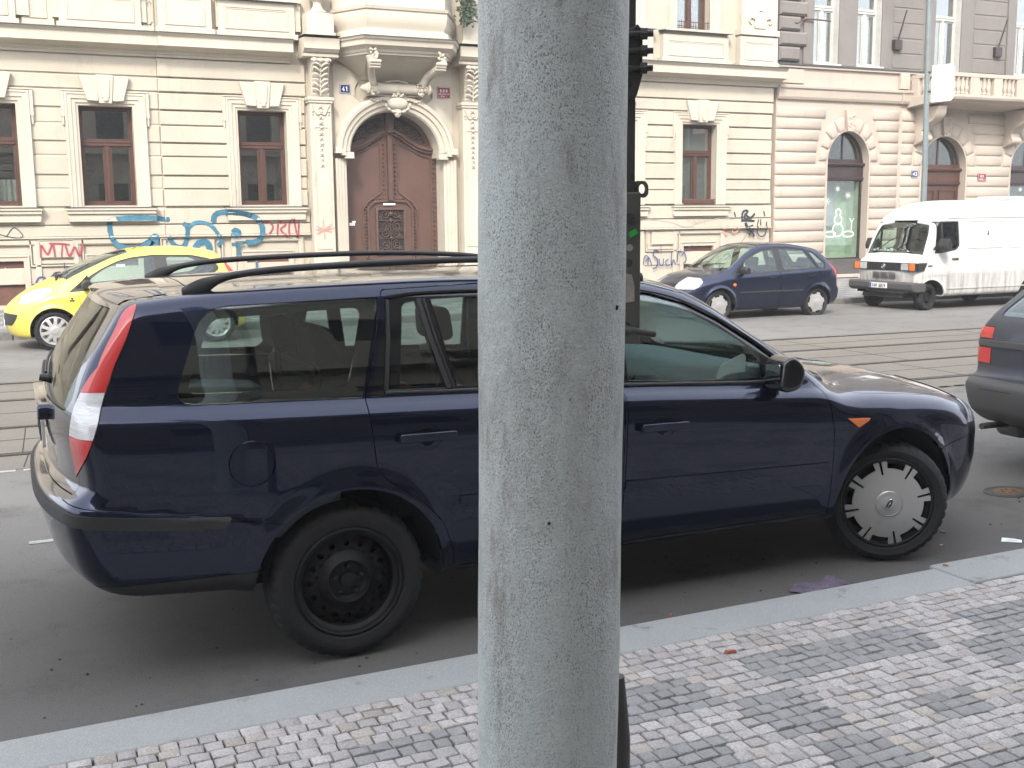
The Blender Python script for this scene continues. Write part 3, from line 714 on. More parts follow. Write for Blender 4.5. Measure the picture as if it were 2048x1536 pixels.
    rdoor = roundpoly([(.232, 1.438), (.222, 1.40), (.112, 1.027), (.108, .97), (.13, .76), (.175, .705), (.30, .625), (.405, .51), (.452, .38), (.46, .305), (1.217, .305), (1.235, .787), (1.244, .98), (1.262, 1.44), (.8, 1.452)], [.03, 0, 0, .02, .03, .04, .05, .05, .04, 0, 0, 0, 0, 0, 0])
    A = boolop(base, PR(offpoly(doorglass, .0), 'y', -1.3, 1.3), 'DIFFERENCE')
    A = boolop(A, PR(quart, 'y', -1.3, 1.3), 'DIFFERENCE')
    for ax, az, r in arches:
        for sg in (-1, 1): A = boolop(A, PR(circ(ax, az, r, 72), 'y', sg*.52, sg*1.3), 'DIFFERENCE')
    A = boolop(A, PR(ws, 'z', .93, 1.8), 'DIFFERENCE')
    A = boolop(A, PR(rwp, 'x', -1.4, -.6), 'DIFFERENCE')
    paint = (M['navy'], M['trim'])
    # lamps
    for sg in (-1, 1):
        yz = [(sg*y, z) for y, z in lampyz]
        L0 = boolop(lp, PR(offpoly(yz, -.004), 'x', -1.4, -.4), 'INTERSECT')
        cutm = boolop(boolop(base, PR(yz, 'x', -1.4, -.4), 'INTERSECT'), PR(lampxz, 'y', -1.3, 1.3), 'INTERSECT') if 0 else None
        # body loses the lamp region: prism intersection solid
        reg = boolop(PR(yz, 'x', -1.4, -.4), PR(lampxz, 'y', -1.3, 1.3), 'INTERSECT'); A = boolop(A, reg, 'DIFFERENCE')
        L0 = boolop(L0, PR(offpoly(lampxz, -.004), 'y', -1.3, 1.3), 'INTERSECT')
        first = None
        for nm, za, zb_, mt in (('tail_lamp', 1.112, 1.6, 'lensred'), ('clear_lens', .955, 1.111, 'lensclear'), ('lower_red_lens', .7, .954, 'lensred')):
            me = boolop(L0, PR([(-1.5, za+.012), (-1.5, zb_+.012), (0, zb_-.01), (0, za-.01)], 'y', -1.3, 1.3), 'INTERSECT')
            o = c.finish(me, .003, -T, nm, (M[mt],), first or root)
            first = first or o
    # bumpers
    bp = [(-1.4, .735)]+[(x, float(zl(x))) for x in (-1.1, -.99, -.85, -.71, -.58, -.44, -.3, -.2)]+[(-.2, 0), (-1.4, 0)]
    # tailgate (rear view outline) and bonnet (top view outline)
    tg = [(-.66, 1.6), (-.612, 1.44), (-.70, 1.25), (-.742, 1.1), (-.742, .745), (.742, .745), (.742, 1.1), (.70, 1.25), (.612, 1.44), (.66, 1.6)]
    tgm = boolop(boolop(A, PR(offpoly(tg, -.003), 'x', -1.4, -.47), 'INTERSECT'), PR([(-1.4, .738), (-1.4, 1.6), (-.486, 1.6), (-.486, .738)], 'y', -1.2, 1.2), 'INTERSECT')
    tgo = c.finish(tgm, 0, -T, 'tailgate', paint, root)
    reg = boolop(PR(tg, 'x', -1.4, -.40), PR([(-1.4, .735), (-1.4, 1.65), (-.481, 1.65), (-.481, .735)], 'y', -1.2, 1.2), 'INTERSECT')
    A = boolop(A, reg, 'DIFFERENCE')
    bn = [(2.36, -.755), (2.43, -.70), (2.505, -.35), (2.525, 0), (2.505, .35), (2.43, .70), (2.36, .755), (2.6, .80), (3.0, .785), (3.3, .72), (3.45, .6), (3.56, .35), (3.6, 0), (3.56, -.35), (3.45, -.6), (3.3, -.72), (3.0, -.785), (2.6, -.80)]
    bno = c.finish(boolop(A, PR(offpoly(bn, -.003), 'z', .62, 1.3), 'INTERSECT'), 0, -T, 'bonnet', paint, root)
    A = boolop(A, PR(bn, 'z', .62, 1.3), 'DIFFERENCE')
    rb = boolop(A, PR(offpoly(bp, -.003), 'y', -1.3, 1.3), 'INTERSECT')
    rb1 = boolop(rb, PR([(-2, .425), (-2, 2), (1, 2), (1, .40)], 'y', -1.3, 1.3), 'INTERSECT')
    rbo = c.finish(rb1, 0, -T, 'rear_bumper', paint, root)
    c.finish(boolop(rb, PR([(-2, .422), (1, .397), (1, -1), (-2, -1)], 'y', -1.3, 1.3), 'INTERSECT'), 0, -T, 'bumper_valance', (M['blackplastic'],), rbo)
    A = boolop(A, PR(bp, 'y', -1.3, 1.3), 'DIFFERENCE')
    fb = [(3.05, .555), (3.3, .60), (3.8, .64), (3.8, 0), (2.9, 0), (2.9, .555)]
    fbo = c.finish(boolop(A, PR(offpoly(fb, -.003), 'y', -1.3, 1.3), 'INTERSECT'), 0, -T, 'front_bumper', paint, root)
    A = boolop(A, PR(fb, 'y', -1.3, 1.3), 'DIFFERENCE')
    # doors, fuel flap
    for sg in (-1, 1):
        for nm, P in (('front_door', fdoor), ('rear_door', rdoor)):
            d = boolop(A, PR(offpoly(P, -.0045), 'y', sg*.4, sg*1.3), 'INTERSECT')
            hx0, hx1, hz = (1.30, 1.535, .815) if nm == 'front_door' else (.215, .452, .870)
            ym = c.ypos((hx0+hx1)/2, hz)
            d = boolop(d, MB().ball(((hx0+hx1)/2+.012, sg*(ym+.004), hz-.004), 1., 40, (.060, .024, .052)).mesh('cut'), 'DIFFERENCE'); do = c.finish(d, 0, -T, nm, paint, root)
            h = MB(); xm = (hx0+hx1)/2
            h.prism(roundpoly([(hx0, hz-.015), (hx0+.004, hz+.021), (hx1, hz+.018), (hx1+.002, hz-.014)], .008), 'y', sg*(ym+.010), sg*(ym+.040)); h.box(hx0+.01, hx0+.035, sg*(ym-.012), sg*(ym+.010), hz-.010, hz+.012); h.box(hx1-.045, hx1-.01, sg*(ym-.012), sg*(ym+.010), hz-.010, hz+.012)
            h.build('door_handle', M['navy'], do, bevel=.007, seg=3)
            # rubbing strip
            x0, x1 = (1.24, 2.345) if nm == 'front_door' else (.475, 1.215)
            zz = lambda x: np.interp(x, [.47, 1.24, 2.35], [.597, .572, .542])
            st = boolop(c.shell(.010, -.01) if 0 else STRIP(c), PR([(x0, zz(x0)-.017), (x0, zz(x0)+.017), (x1, zz(x1)+.017), (x1, zz(x1)-.017)], 'y', sg*.4, sg*1.3), 'INTERSECT')
            c.finish(st, .008, -.01, 'rubbing_strip', (M['navy'],), do)
            A = boolop(A, PR(P, 'y', sg*.4, sg*1.3), 'DIFFERENCE')
    ff = circ(-.343, .828, .086, 40)
    c.finish(boolop(A, PR(offpoly(ff, -.004), 'y', -1.3, -.4), 'INTERSECT'), 0, -T, 'fuel_flap', paint, root)
    A = boolop(A, PR(ff, 'y', -1.3, -.4), 'DIFFERENCE')
    body = c.finish(A, 0, -T, 'body', paint, root)
    # glazing and black surrounds
    qin = roundpoly([(-.44, 1.352), (-.555, 1.088), (.055, 1.07), (.145, 1.372)], .045)
    tri = roundpoly([(.312, 1.378), (.372, 1.385), (.43, 1.05), (.262, 1.055)], [.03, .005, .005, .008])
    rmain = [(.438, 1.39), (.8, 1.398), (1.16, 1.392), (1.17, 1.02), (.505, 1.047)]
    fmain = [(1.30, 1.385), (1.472, 1.358), (1.612, 1.318), (1.754, 1.242), (1.90, 1.160), (2.001, 1.095), (2.03, .972), (1.6, .99), (1.30, 1.01)]
    DG = PR(offpoly(doorglass, -.002), 'y', -1.3, 1.3)
    for sg in (-1, 1):
        fr = boolop(tr, PR(offpoly(doorglass, -.002), 'y', sg*.2, sg*1.3), 'INTERSECT')
        for P in (tri, rmain, fmain): fr = boolop(fr, PR(P, 'y', sg*.1, sg*1.4), 'DIFFERENCE')
        c.finish(fr, -.011, -T, 'window_surround', (M['glossblack'],), root)
        fr = boolop(boolop(tr, PR(offpoly(quart, -.002), 'y', sg*.2, sg*1.3), 'INTERSECT'), PR(qin, 'y', sg*.1, sg*1.4), 'DIFFERENCE')
        c.finish(fr, -.011, -T, 'quarter_surround', (M['glossblack'],), root)
    for sg in (-1, 1):
        for nm, P, o in (('front_window', fmain, .004), ('rear_window', rmain, .004), ('rear_vent_window', tri, .004), ('quarter_window', offpoly(quart, -.003), 0)):
            c.finish(boolop(gl, PR(offpoly(P, o), 'y', sg*.3, sg*1.3), 'INTERSECT'), -.004, -.0085, nm, (M['glass'],), root)
    fr = boolop(tr, PR(offpoly(ws, -.002), 'z', .93, 1.8), 'INTERSECT'); fr = boolop(fr, PR(offpoly(ws, -.05), 'z', .93, 1.8), 'DIFFERENCE')
    c.finish(fr, -.011, -T, 'windscreen_surround', (M['glossblack'],), root)
    c.finish(boolop(gl, PR(offpoly(ws, -.003), 'z', .93, 1.8), 'INTERSECT'), -.004, -.0085, 'windscreen', (M['glass'],), root)
    fr = boolop(boolop(tr, PR(offpoly(rwp, -.002), 'x', -1.4, -.6), 'INTERSECT'), PR(offpoly(rwp, -.06), 'x', -1.4, -.6), 'DIFFERENCE')
    c.finish(fr, -.011, -T, 'rear_screen_surround', (M['glossblack'],), tgo)
    c.finish(boolop(gl, PR(offpoly(rwp, -.003), 'x', -1.4, -.6), 'INTERSECT'), -.004, -.0085, 'rear_screen', (M['rearglass'],), tgo)
    # raised rubber frame of the vent window, belt seal, sill
    for sg in (-1, 1):
        def at(x, z, o=0.): return (x, sg*(c.ypos(x, z)+o), z)
        b = MB()
        b.tube([at(x, z, -.006) for x, z in [(.252, 1.395), (.235, 1.25), (.215, 1.12), (.205, 1.05), (.208, 1.043), (.3, 1.04), (.45, 1.035)]], .009, 6)
        b.tube([at(x, z, -.004) for x, z in [(.385, 1.395), (.41, 1.25), (.445, 1.12), (.468, 1.04)]], .011, 6)
        b.tube([at(x, z, -.006) for x, z in [(.405, 1.395), (.43, 1.25), (.465, 1.12), (.488, 1.04)]], .007, 6)
        b.build('window_seal', M['blackplastic'], root, smooth=60)
        b = MB(); xs = np.linspace(.2, 2.25, 40); zz = lambda x: float(np.interp(x, [.2, .7, 1.27, 1.9, 2.25], [1.028, 1.010, .985, .950, .937]))
        b.tube([at(x, zz(x)+.010, -.002) for x in xs], .010, 6); b.build('belt_seal', M['blackplastic'], root, smooth=60)
        b = MB(); P = [(1.30, 1.408), (1.478, 1.382), (1.649, 1.334), (1.814, 1.254), (2.009, 1.136), (2.137, 1.038), (2.24, .957)]
        P = cr([(.25, 1.408), (.42, 1.420), (.9, 1.418), (1.25, 1.408)]+P[1:], 5); b.tube([at(x, z, -.003) for x, z in P], .007, 6); b.build('window_rim_seal', M['blackplastic'], root, smooth=60)
        # door mirror
        m = empty('door_mirror', at(2.055, 1.005), 0, root)
        b = MB(); b.prism(roundpoly([(-.055, -.055), (-.045, .055), (.0, .075), (.05, .04), (.06, -.01), (.035, -.06), (-.03, -.07)], .025), 'y', sg*.03, sg*.18); hb = b.build('mirror_housing', M['glossblack'], m, bevel=.022, seg=4); m.scale = (1.15, 1, 1.15)
        b = MB(); b.prism(roundpoly([(-.04, -.05), (-.03, -.02), (.05, -.02), (.05, -.05)], .01), 'y', 0, sg*.07); b.build('mirror_foot', M['blackplastic'], m, bevel=.006)
        b = MB(); b.prism(roundpoly([(sg*.055, -.036), (sg*.055, .036), (sg*.155, .042), (sg*.155, -.032)], .015), 'x', -.0575, -.053); b.build('mirror_pane', M['mirror'], hb)
    # bumper moulding strip
    mo = boolop(STRIP(c, .012), PR(roundpoly([(-1.4, .672), (-1.4, .712), (-1.0, .700), (-.7, .664), (-.425, .637), (-.45, .598), (-.7, .618), (-1.0, .655)], .012), 'y', -1.3, 1.3), 'INTERSECT')
    mo = boolop(mo, PR([(-1.3, 0), (-1.3, 1), (-.71, 1), (-.71, 0)], 'z', -3, 3) if 0 else PR([(-1.4, .5), (-1.4, .8), (-.3, .8), (-.3, .5)], 'y', -1.3, 1.3), 'INTERSECT')
    c.finish(mo, .012, -.01, 'bumper_moulding', (M['blackplastic'],), rbo)
    # roof rails
    for sg in (-1, 1):
        b = MB(); pts = cr([(-.52, .61, 1.455), (-.42, .612, 1.492), (-.30, .616, 1.518), (-.1, .622, 1.535), (.3, .628, 1.548), (.7, .628, 1.55), (1.1, .62, 1.532), (1.35, .607, 1.497), (1.5, .59, 1.45)], 6)
        rr = [.030 if i < 10 else (.026 if i < 16 else .017) for i in range(len(pts))]
        vs = []; fs = []; n = 10
        for i, p in enumerate(pts):
            t = i/(len(pts)-1); hh = .014+.028*math.exp(-((t-.07)/.07)**2)+.02*math.exp(-((t-.97)/.05)**2); ww = .017
            for k in range(n):
                an = 2*math.pi*k/n; vs.append((p[0], sg*(p[1]+ww*math.cos(an)), p[2]-hh*.6+hh*math.sin(an)))
        for i in range(len(pts)-1):
            for k in range(n): fs.append((i*n+k, (i+1)*n+k, (i+1)*n+(k+1) % n, i*n+(k+1) % n) if sg > 0 else (i*n+k, i*n+(k+1) % n, (i+1)*n+(k+1) % n, (i+1)*n+k))
        fs += [tuple(range(n)), tuple((len(pts)-1)*n+k for k in range(n))]
        b.add(vs, fs)
        b.build('roof_rail', M['blackplastic'], root, smooth=50, fix=True)
    # side blinkers
    for sg in (-1, 1):
        b = MB(); y = c.ypos(2.51, .74); b.prism(roundpoly([(2.449, .760), (2.585, .752), (2.575, .740), (2.514, .711)], .008), 'y', sg*(y-.005), sg*(y+.010)); b.build('side_blinker', M['lensorange'], root, bevel=.003)
    # wheel housings, floor
    for ax, az, r in arches:
        for sg in (-1, 1):
            b = MB(); b.lathe([(r+.004, -.015 if sg < 0 else .015), (r+.004, .30*-sg), (0, .30*-sg)], (ax, sg*.87, az), 'y', 40, R(2), R(178)); b.build('wheel_housing', M['under'], root)
    MB().box(-.55, 3.3, -.60, .60, .27, .33).build('floor_pan', M['under'], root)
    # wheels
    for sg in (-1, 1):
        wheel(root, .02, sg*.875, .312, .312, .215, .2, 'steel', sg > 0)
        wheel(root, 2.757, sg*.862, .304, .303, .222, .19, 'cap8', sg > 0, R(-27))
    # interior
    for sg in (-1, 1): seatset(root, 1.22, sg*.36, .5, hgt=.62, zf=.36)
    seatset(root, .42, 0, 1.24, hgt=.60, n='rear_seat', zf=.38)
    MB().prism(roundpoly([(1.72, .55), (1.70, .80), (1.74, .93), (1.86, 1.0), (2.1, 1.0), (2.42, .95), (2.42, .5)], .04), 'y', -.76, .76).build('dashboard', M['dash'], root, bevel=.01)
    MB().prism(roundpoly([(1.70, .6), (1.69, .90), (1.76, .93), (1.80, .6)], .01), 'y', -.14, .14).build('centre_console', M['trim'], root, bevel=.01)
    b = MB(); b.prism(rrect(-.1, .1, .86, .90, .004), 'x', 1.675, 1.70); b.build('radio', M['blackplastic'], root)
    sw = MB(); sw.lathe([(.185+.014*math.cos(t), .014*math.sin(t)) for t in np.linspace(0, 2*math.pi, 9)], (0, 0, 0), 'x', 32); sw.box(-.01, .01, -.17, .17, -.02, .02); sw.ball((0, 0, 0), .06, 10, (.4, 1, 1))
    s_ = sw.build('steering_wheel', M['trim'], root); s_.location = (1.58, .36, .88); s_.rotation_euler = (0, R(-25), 0)
    for sg in (-1, 1): MB().prism(roundpoly([(-.9, .44), (-.55, .5), (.02, .5), (.02, .9), (-.30, .93), (-.85, .90)], .05), 'y', sg*.45, sg*.80).build('boot_side_trim', M['dash'], root, bevel=.03, fix=True)
    MB().box(-.85, .1, -.76, .76, .42, .5).build('boot_floor', M['seat'], root)
    b = MB(); b.prism(cr([(-.02, .9), (.05, 1.0), (.2, 1.02), (.34, 1.035), (.42, 1.0), (.45, .9)], 4), 'y', -.66, -.1); b.build('red_blanket', M['redcloth'], root, bevel=.03)
    for sg in (-1, 1):
        b = MB(); b.tube([(.30, sg*.66, 1.38), (.26, sg*.70, 1.2), (.30, sg*.66, 1.05), (.36, sg*.5, .98)], .014, 6, flat=.25); b.build('seat_belt', M['seat'], root)
        MB().box(1.18, 1.25, sg*.70, sg*.735, .9, 1.40).build('door_pillar_trim', M['trim'], root)
    b = MB(); b.prism(roundpoly([(1.80, .975), (1.83, 1.04), (1.95, 1.085), (1.965, 1.07), (1.96, .975)], .012), 'y', -.755, -.750)
    b.build('mirror_glint_card', M['paper'], root)  # white card added in place of the bright reflection at the door mirror
    b = MB(); b.prism(rrect(-.05, .05, -.035, .035, .01), 'x', 0, .004); o = b.build('windscreen_permit', M['greenpaper'], root); o.location = (1.76, .50, 1.30); o.rotation_euler = (0, R(-60), 0)
    b = MB(); b.prism(rrect(-.1, .1, -.03, .03, .02), 'x', 0, .03); o = b.build('rear_view_mirror', M['blackplastic'], root, bevel=.01); o.location = (1.74, 0, 1.33)
    # tailgate details: wiper, plate, handle
    x0 = -1.012
    b = MB(); b.prism(roundpoly([(-.26, .835), (.26, .835), (.26, .945), (-.26, .945)], .008), 'x', x0-.022, x0-.010); pl = b.build('number_plate', M['plate'], tgo)
    b = MB(); b.box(x0-.024, x0-.0221, .215, .255, .84, .94); b.build('plate_band', M['plateblue'], pl)
    b = MB(); text_strokes(b, '2S3 7941', 0, 0, .075, .036, .018, lambda u, v: (x0-.0235, .20-u, .853+v), .0045); b.build('plate_characters', M['ink'], pl)
    b = MB(); b.prism(roundpoly([(-.36, .96), (-.34, 1.02), (.34, 1.02), (.36, .96)], .02), 'x', x0-.035, x0+.02); b.build('tailgate_grip', M['navy'], tgo, bevel=.012, seg=3)
    def tailx(y, z, o=.012): return float(c.xr(z))+.105*(abs(y)/.85)**2.8-o
    b = MB(); b.tube([(tailx(0, 1.075, -.02), 0, 1.075), (tailx(0, 1.085, .030), 0, 1.083)], [.019, .014], 10); b.tube([(tailx(y, 1.085+.10*y, .016), y, 1.085+.10*y) for y in (0, .1, .2, .3)], .007, 6); b.tube([(tailx(y, 1.09+.10*y, .006), y, 1.09+.10*y) for y in (.05, .2, .35, .5)], .006, 6); b.build('rear_wiper', M['blackplastic'], tgo)
    # spoiler lip over the rear screen
    b = MB(); ys = np.linspace(-.60, .60, 25); vs = []; fs = []
    for y in ys:
        z = c.zpos(-.70, y); d = .05*(abs(y)/.6)**3
        vs += [(-.58, y, c.zpos(-.58, y)-.006), (-.58, y, c.zpos(-.58, y)+.003), (-.775+d, y, z-.002), (-.80+d, y, z-.016), (-.79+d, y, z-.036), (-.72, y, z-.05)]
    for i in range(len(ys)-1):
        for j in range(6): a, b_ = i*6+j, i*6+(j+1) % 6; fs.append((a, b_, b_+6, a+6))
    fs += [tuple(range(6)), tuple((len(ys)-1)*6+j for j in range(6))[::-1]]
    b.add(vs, fs); b.build('roof_spoiler', M['navy'], tgo, smooth=40, fix=True)
    # front wipers and cowl, headlamp
    b = MB()
    for y0, y1 in ((-.66, -.05), (-.05, .62)): b.tube([(c_x, y, c.zpos(c_x, y)+.012) for c_x, y in [(2.46, y0), (2.44, (y0+y1)/2), (2.40, y1)]], .009, 6)
    b.build('windscreen_wiper', M['blackplastic'], root)
    for sg in (-1, 1):
        me = boolop(STRIP(c, .004), PR([(3.30, .66), (3.36, .76), (3.3, .84), (3.8, .8), (3.8, .62)], 'y', sg*.3, sg*1.3), 'INTERSECT')
        if len(me.vertices): c.finish(me, .004, -.01, 'headlamp', (M['lampglass'],), root)
    return root, c
_strips = {}
def STRIP(c, o=.008):
    k = (id(c), o)
    if k not in _strips: _strips[k] = c.shell(o, -.01)
    return _strips[k]
EST_ROT = 0.0
_t0 = __import__('time').time()
ESTATE, ESTC = build_estate()
print('estate', __import__('time').time()-_t0)
# ================================================================== the other vehicles
def Wlist(h, k=1.0): return [(-.85*k, .88*h), (-.62*k, .94*h), (-.42*k, .985*h), (-.22*k, h), (-.08*k, .992*h), (-.02*k, .965*h), (.02*k, .935*h), (.06*k, .915*h), (.2*k, .85*h), (.35*k, .76*h), (.48*k, .68*h), (.6*k, .58*h)]
def simple_car(name, loc, rz, label, paint, S, arches, dlo, wins, ws, rwin=None, doors=(), lamps=(), cat='car', T=.022, seats=(), wheels=(), wr=.27, rw=.19, wd=.16, cap='cap10', steer=0., axle_y=.7, belt_z=.8, glassn='glass2', dashx=None, extra=None, wsz=.6, under=.2):
    root = empty(name, loc, rz); tag(root, label, cat)
    c = Car(S); c.grid(); P = (M[paint], M['trim'])
    base = c.shell(0, -T); gl = c.shell(-.004, -.008); tr = c.shell(-.009, -T); lp = c.shell(.003, -T)
    A = base
    for d in dlo: A = boolop(A, PR(d, 'y', -1.3, 1.3), 'DIFFERENCE')
    for ax, az, r in arches:
        for sg in (-1, 1): A = boolop(A, PR(circ(ax, az, r, 48), 'y', sg*.42, sg*1.3), 'DIFFERENCE')
    A = boolop(A, PR(ws, 'z', wsz, 2.3), 'DIFFERENCE')
    if rwin: A = boolop(A, PR(rwin[0], 'x', -2, rwin[1]), 'DIFFERENCE')
    for nm, poly, ymin, mt in lamps:
        for sg in (-1, 1):
            L0 = boolop(lp, PR(offpoly(poly, -.003), 'y', sg*ymin, sg*1.3), 'INTERSECT')
            if len(L0.vertices): c.finish(L0, .003, -T, nm, (M[mt],), root)
            A = boolop(A, PR(poly, 'y', sg*ymin, sg*1.3), 'DIFFERENCE')
    dl = []
    for nm, poly, pn in doors:
        pts = (M[pn], M['trim'])
        if nm in ('front_door', 'rear_door', 'sliding_door'):
            for sg in (-1, 1):
                d = c.finish(boolop(A, PR(offpoly(poly, -.004), 'y', sg*.3, sg*1.3), 'INTERSECT'), 0, -T, nm, pts, root)
                if d: dl.append((nm, sg, d, poly))
        else:
            c.finish(boolop(A, PR(offpoly(poly, -.003), 'y', -1.3, 1.3), 'INTERSECT'), 0, -T, nm, pts, root)
        A = boolop(A, PR(poly, 'y', -1.3, 1.3), 'DIFFERENCE')
    body = c.finish(A, 0, -T, 'body', P, root)
    for nm, sg, d, poly in dl:
        xs = [p[0] for p in poly]; zs = [p[1] for p in poly]; x0 = min(p[0] for p in poly if p[1] < belt_z)+.10; z = belt_z-.10; y = c.ypos(x0+.07, z)
        b = MB(); b.prism(roundpoly([(x0, z-.014), (x0+.003, z+.016), (x0+.15, z+.014), (x0+.15, z-.012)], .006), 'y', sg*(y-.003), sg*(y+.022)); b.build('door_handle', M[paint if name != 'van' else 'blackplastic'], d, bevel=.005)
    for d in dlo:
        for sg in (-1, 1):
            fr = boolop(tr, PR(offpoly(d, -.002), 'y', sg*.2, sg*1.3), 'INTERSECT')
            for nm, wn in wins: fr = boolop(fr, PR(wn, 'y', sg*.1, sg*1.4), 'DIFFERENCE')
            if len(fr.vertices): c.finish(fr, -.009, -T, 'window_surround', (M['blackplastic'],), root)
    for nm, wn in wins:
        for sg in (-1, 1): c.finish(boolop(gl, PR(offpoly(wn, .003), 'y', sg*.2, sg*1.3), 'INTERSECT'), -.004, -.008, nm, (M[glassn],), root)
    c.finish(boolop(gl, PR(offpoly(ws, -.003), 'z', wsz, 2.3), 'INTERSECT'), -.004, -.008, 'windscreen', (M[glassn],), root)
    fr = boolop(boolop(tr, PR(offpoly(ws, -.002), 'z', wsz, 2.3), 'INTERSECT'), PR(offpoly(ws, -.03), 'z', wsz, 2.3), 'DIFFERENCE'); c.finish(fr, -.009, -T, 'windscreen_surround', (M['glossblack'],), root)
    if rwin:
        c.finish(boolop(gl, PR(offpoly(rwin[0], -.003), 'x', -2, rwin[1]), 'INTERSECT'), -.004, -.008, 'rear_screen', (M[glassn],), root)
        fr = boolop(boolop(tr, PR(offpoly(rwin[0], -.002), 'x', -2, rwin[1]), 'INTERSECT'), PR(offpoly(rwin[0], -.03), 'x', -2, rwin[1]), 'DIFFERENCE'); c.finish(fr, -.009, -T, 'rear_screen_surround', (M['glossblack'],), root)
    for i, (ax, az, r) in enumerate(arches):
        for sg in (-1, 1):
            b = MB(); b.lathe([(r+.003, -.012*-sg), (r+.003, -.22*sg), (0, -.22*sg)], (ax, sg*(axle_y+.01), az), 'y', 32, R(8), R(172)); b.build('wheel_housing', M['under'], root)
            wheel(root, ax, sg*axle_y, az, wr, rw, wd, cap, sg > 0, (steer if i == 1 else 0), 'silver', 56)
    x0, x1 = arches[0][0], arches[1][0]
    MB().box(x0-.25, x1+.4, -axle_y+.22, axle_y-.22, under-.02, under+.04).build('floor_pan', M['under'], root)
    for (x, w_, n) in seats:
        if n == 'rear_seat': seatset(root, x, 0, w_, hgt=.50*belt_z/.9, zf=belt_z-.52, n=n, deep=.4)
        else:
            for sg in (-1, 1): seatset(root, x, sg*.32, w_, hgt=.54*belt_z/.9, zf=belt_z-.54, n=n, deep=.42)
    if dashx: MB().prism(roundpoly([(dashx-.32, belt_z-.4), (dashx-.34, belt_z-.02), (dashx-.2, belt_z+.03), (dashx+.05, belt_z), (dashx+.1, belt_z-.4)], .04), 'y', -.55, .55).build('dashboard', M['trim'], root, bevel=.01)
    if extra: extra(c, root)
    return root, c
def mirrors(c, root, x, z, s=1., m='blackplastic', h=.0):
    for sg in (-1, 1):
        y = c.ypos(x, z); e = empty('door_mirror', (x, sg*y, z), 0, root)
        b = MB(); b.prism(roundpoly([(-.05*s, -.05*s), (-.045*s, .05*s), (.01*s, .065*s+h), (.055*s, .02*s), (.045*s, -.045*s)], .02*s), 'y', sg*.04, sg*(.04+.16*s)); b.build('mirror_housing', M[m], e, bevel=.018*s, seg=3)
        b = MB(); b.prism([(-.03, -.04), (-.02, 0), (.04, 0), (.04, -.04)], 'y', 0, sg*.05); b.prism([(-.10*s, -.05), (.12*s, -.05), (-.02*s, .12*s)], 'y', sg*-.006, sg*.006); b.build('mirror_foot', M[m], e)
        b = MB(); b.prism(rrect(sg*.05 if sg > 0 else -.05-.14*s, .05+.14*s if sg > 0 else -.05, -.04*s, .045*s, .015), 'x', -.053*s, -.050*s); b.build('mirror_pane', M['mirror'], e)
def frontplate(root, x, z, txt, w=.46, h=.10, rear=False, y=0.):
    s = -1 if rear else 1
    b = MB(); b.box(x, x+s*.012, y-w/2, y+w/2, z-h/2, z+h/2); p = b.build('number_plate', M['plate'], root, smooth=0)
    ys = -s  # reading direction
    b = MB(); b.box(x+s*.012, x+s*.0135, y-(w/2-.004)*s, y-(w/2-.045)*s, z-h/2+.004, z+h/2-.004); b.build('plate_band', M['plateblue'], p, smooth=0)
    b = MB(); n = len(txt); k = (w-.08)/n; text_strokes(b, txt, 0, 0, h*.62, k*.62, k*.38, lambda u, v: (x+s*.0135, y-s*(w/2-.065-u), z-h*.31+v), .006); b.build('plate_characters', M['ink'], p)
def wipers(c, root, x, ys, dy):
    b = MB()
    for y0 in ys:
        P = [(x+.01*math.cos(t*3), y0+dy*t, 0) for t in (0, .33, .66, 1)]; b.tube([(px-.10*t_, py, c.zpos(px-.10*t_, py)+.008) for (px, py, _), t_ in zip(P, (0, .4, .8, 1))], .007, 5)
    b.build('windscreen_wiper', M['blackplastic'], root)
def grille_bars(root, x, y0, y1, z0, z1, n, m='blackplastic', nm='grille'):
    b = MB(); b.box(x-.03, x, y0, y1, z0, z1)
    for k in range(n): z = z0+(z1-z0)*(k+.5)/n; b.box(x, x+.008, y0+.01, y1-.01, z-.004, z+.004)
    return b.build(nm, M[m], root, smooth=0)
_t0 = __import__('time').time()
# --- yellow three-door hatchback, nose to the left
S = dict(ds=.036, box=(-.55, 2.80, .84, .16, 1.42), axis=(-.05, 2.3), zc=.55, sig=.03, sigW=.012,
    top=[(-.6, 1.10), (-.35, 1.20), (-.1, 1.30), (.13, 1.345), (.54, 1.385), (.95, 1.375), (1.33, 1.315), (1.6, 1.235), (1.92, 1.095), (2.12, .985), (2.25, .925), (2.45, .83), (2.6, .73), (2.75, .60)],
    front=[(.1, 2.60), (.18, 2.72), (.3, 2.78), (.42, 2.80), (.55, 2.79), (.66, 2.74), (.76, 2.62), (.9, 2.4), (1.2, 2.2)],
    rear=[(.1, -.42), (.25, -.50), (.45, -.54), (.6, -.50), (.8, -.46), (1.0, -.36), (1.15, -.24), (1.3, -.1)],
    W=Wlist(.80, .95), belt=[(-.5, .90), (.5, .875), (1.3, .85), (1.9, .80), (2.3, .76), (2.7, .66)], plan=[(-.5, .07), (-.2, .02), (.2, 0), (1.9, 0), (2.2, .015), (2.45, .06), (2.7, .16), (2.8, .24)],
    bottom=[(-.5, .2), (0, .17), (2.3, .16), (2.7, .14)], crown=[(-.5, .12), (.5, .10), (1.3, .13), (1.8, .16), (2.2, .12), (2.8, .10)], cf=.36, crr=.14, flare=[(0, .27, .31, .018), (2.17, .27, .31, .022)], flw=.045,
    ks=lambda x, z: .09+.05*sstep(1.9, 2.3, x))
dl = roundpoly([(1.97, .785), (1.80, .925), (1.52, 1.095), (1.30, 1.195), (1.10, 1.245), (.80, 1.272), (.30, 1.26), (.02, 1.20), (-.10, 1.06), (.05, .955), (.60, .885), (1.33, .835)], [.01, .02, .05, .05, .05, .02, .05, .06, .06, .05, .01, .01])
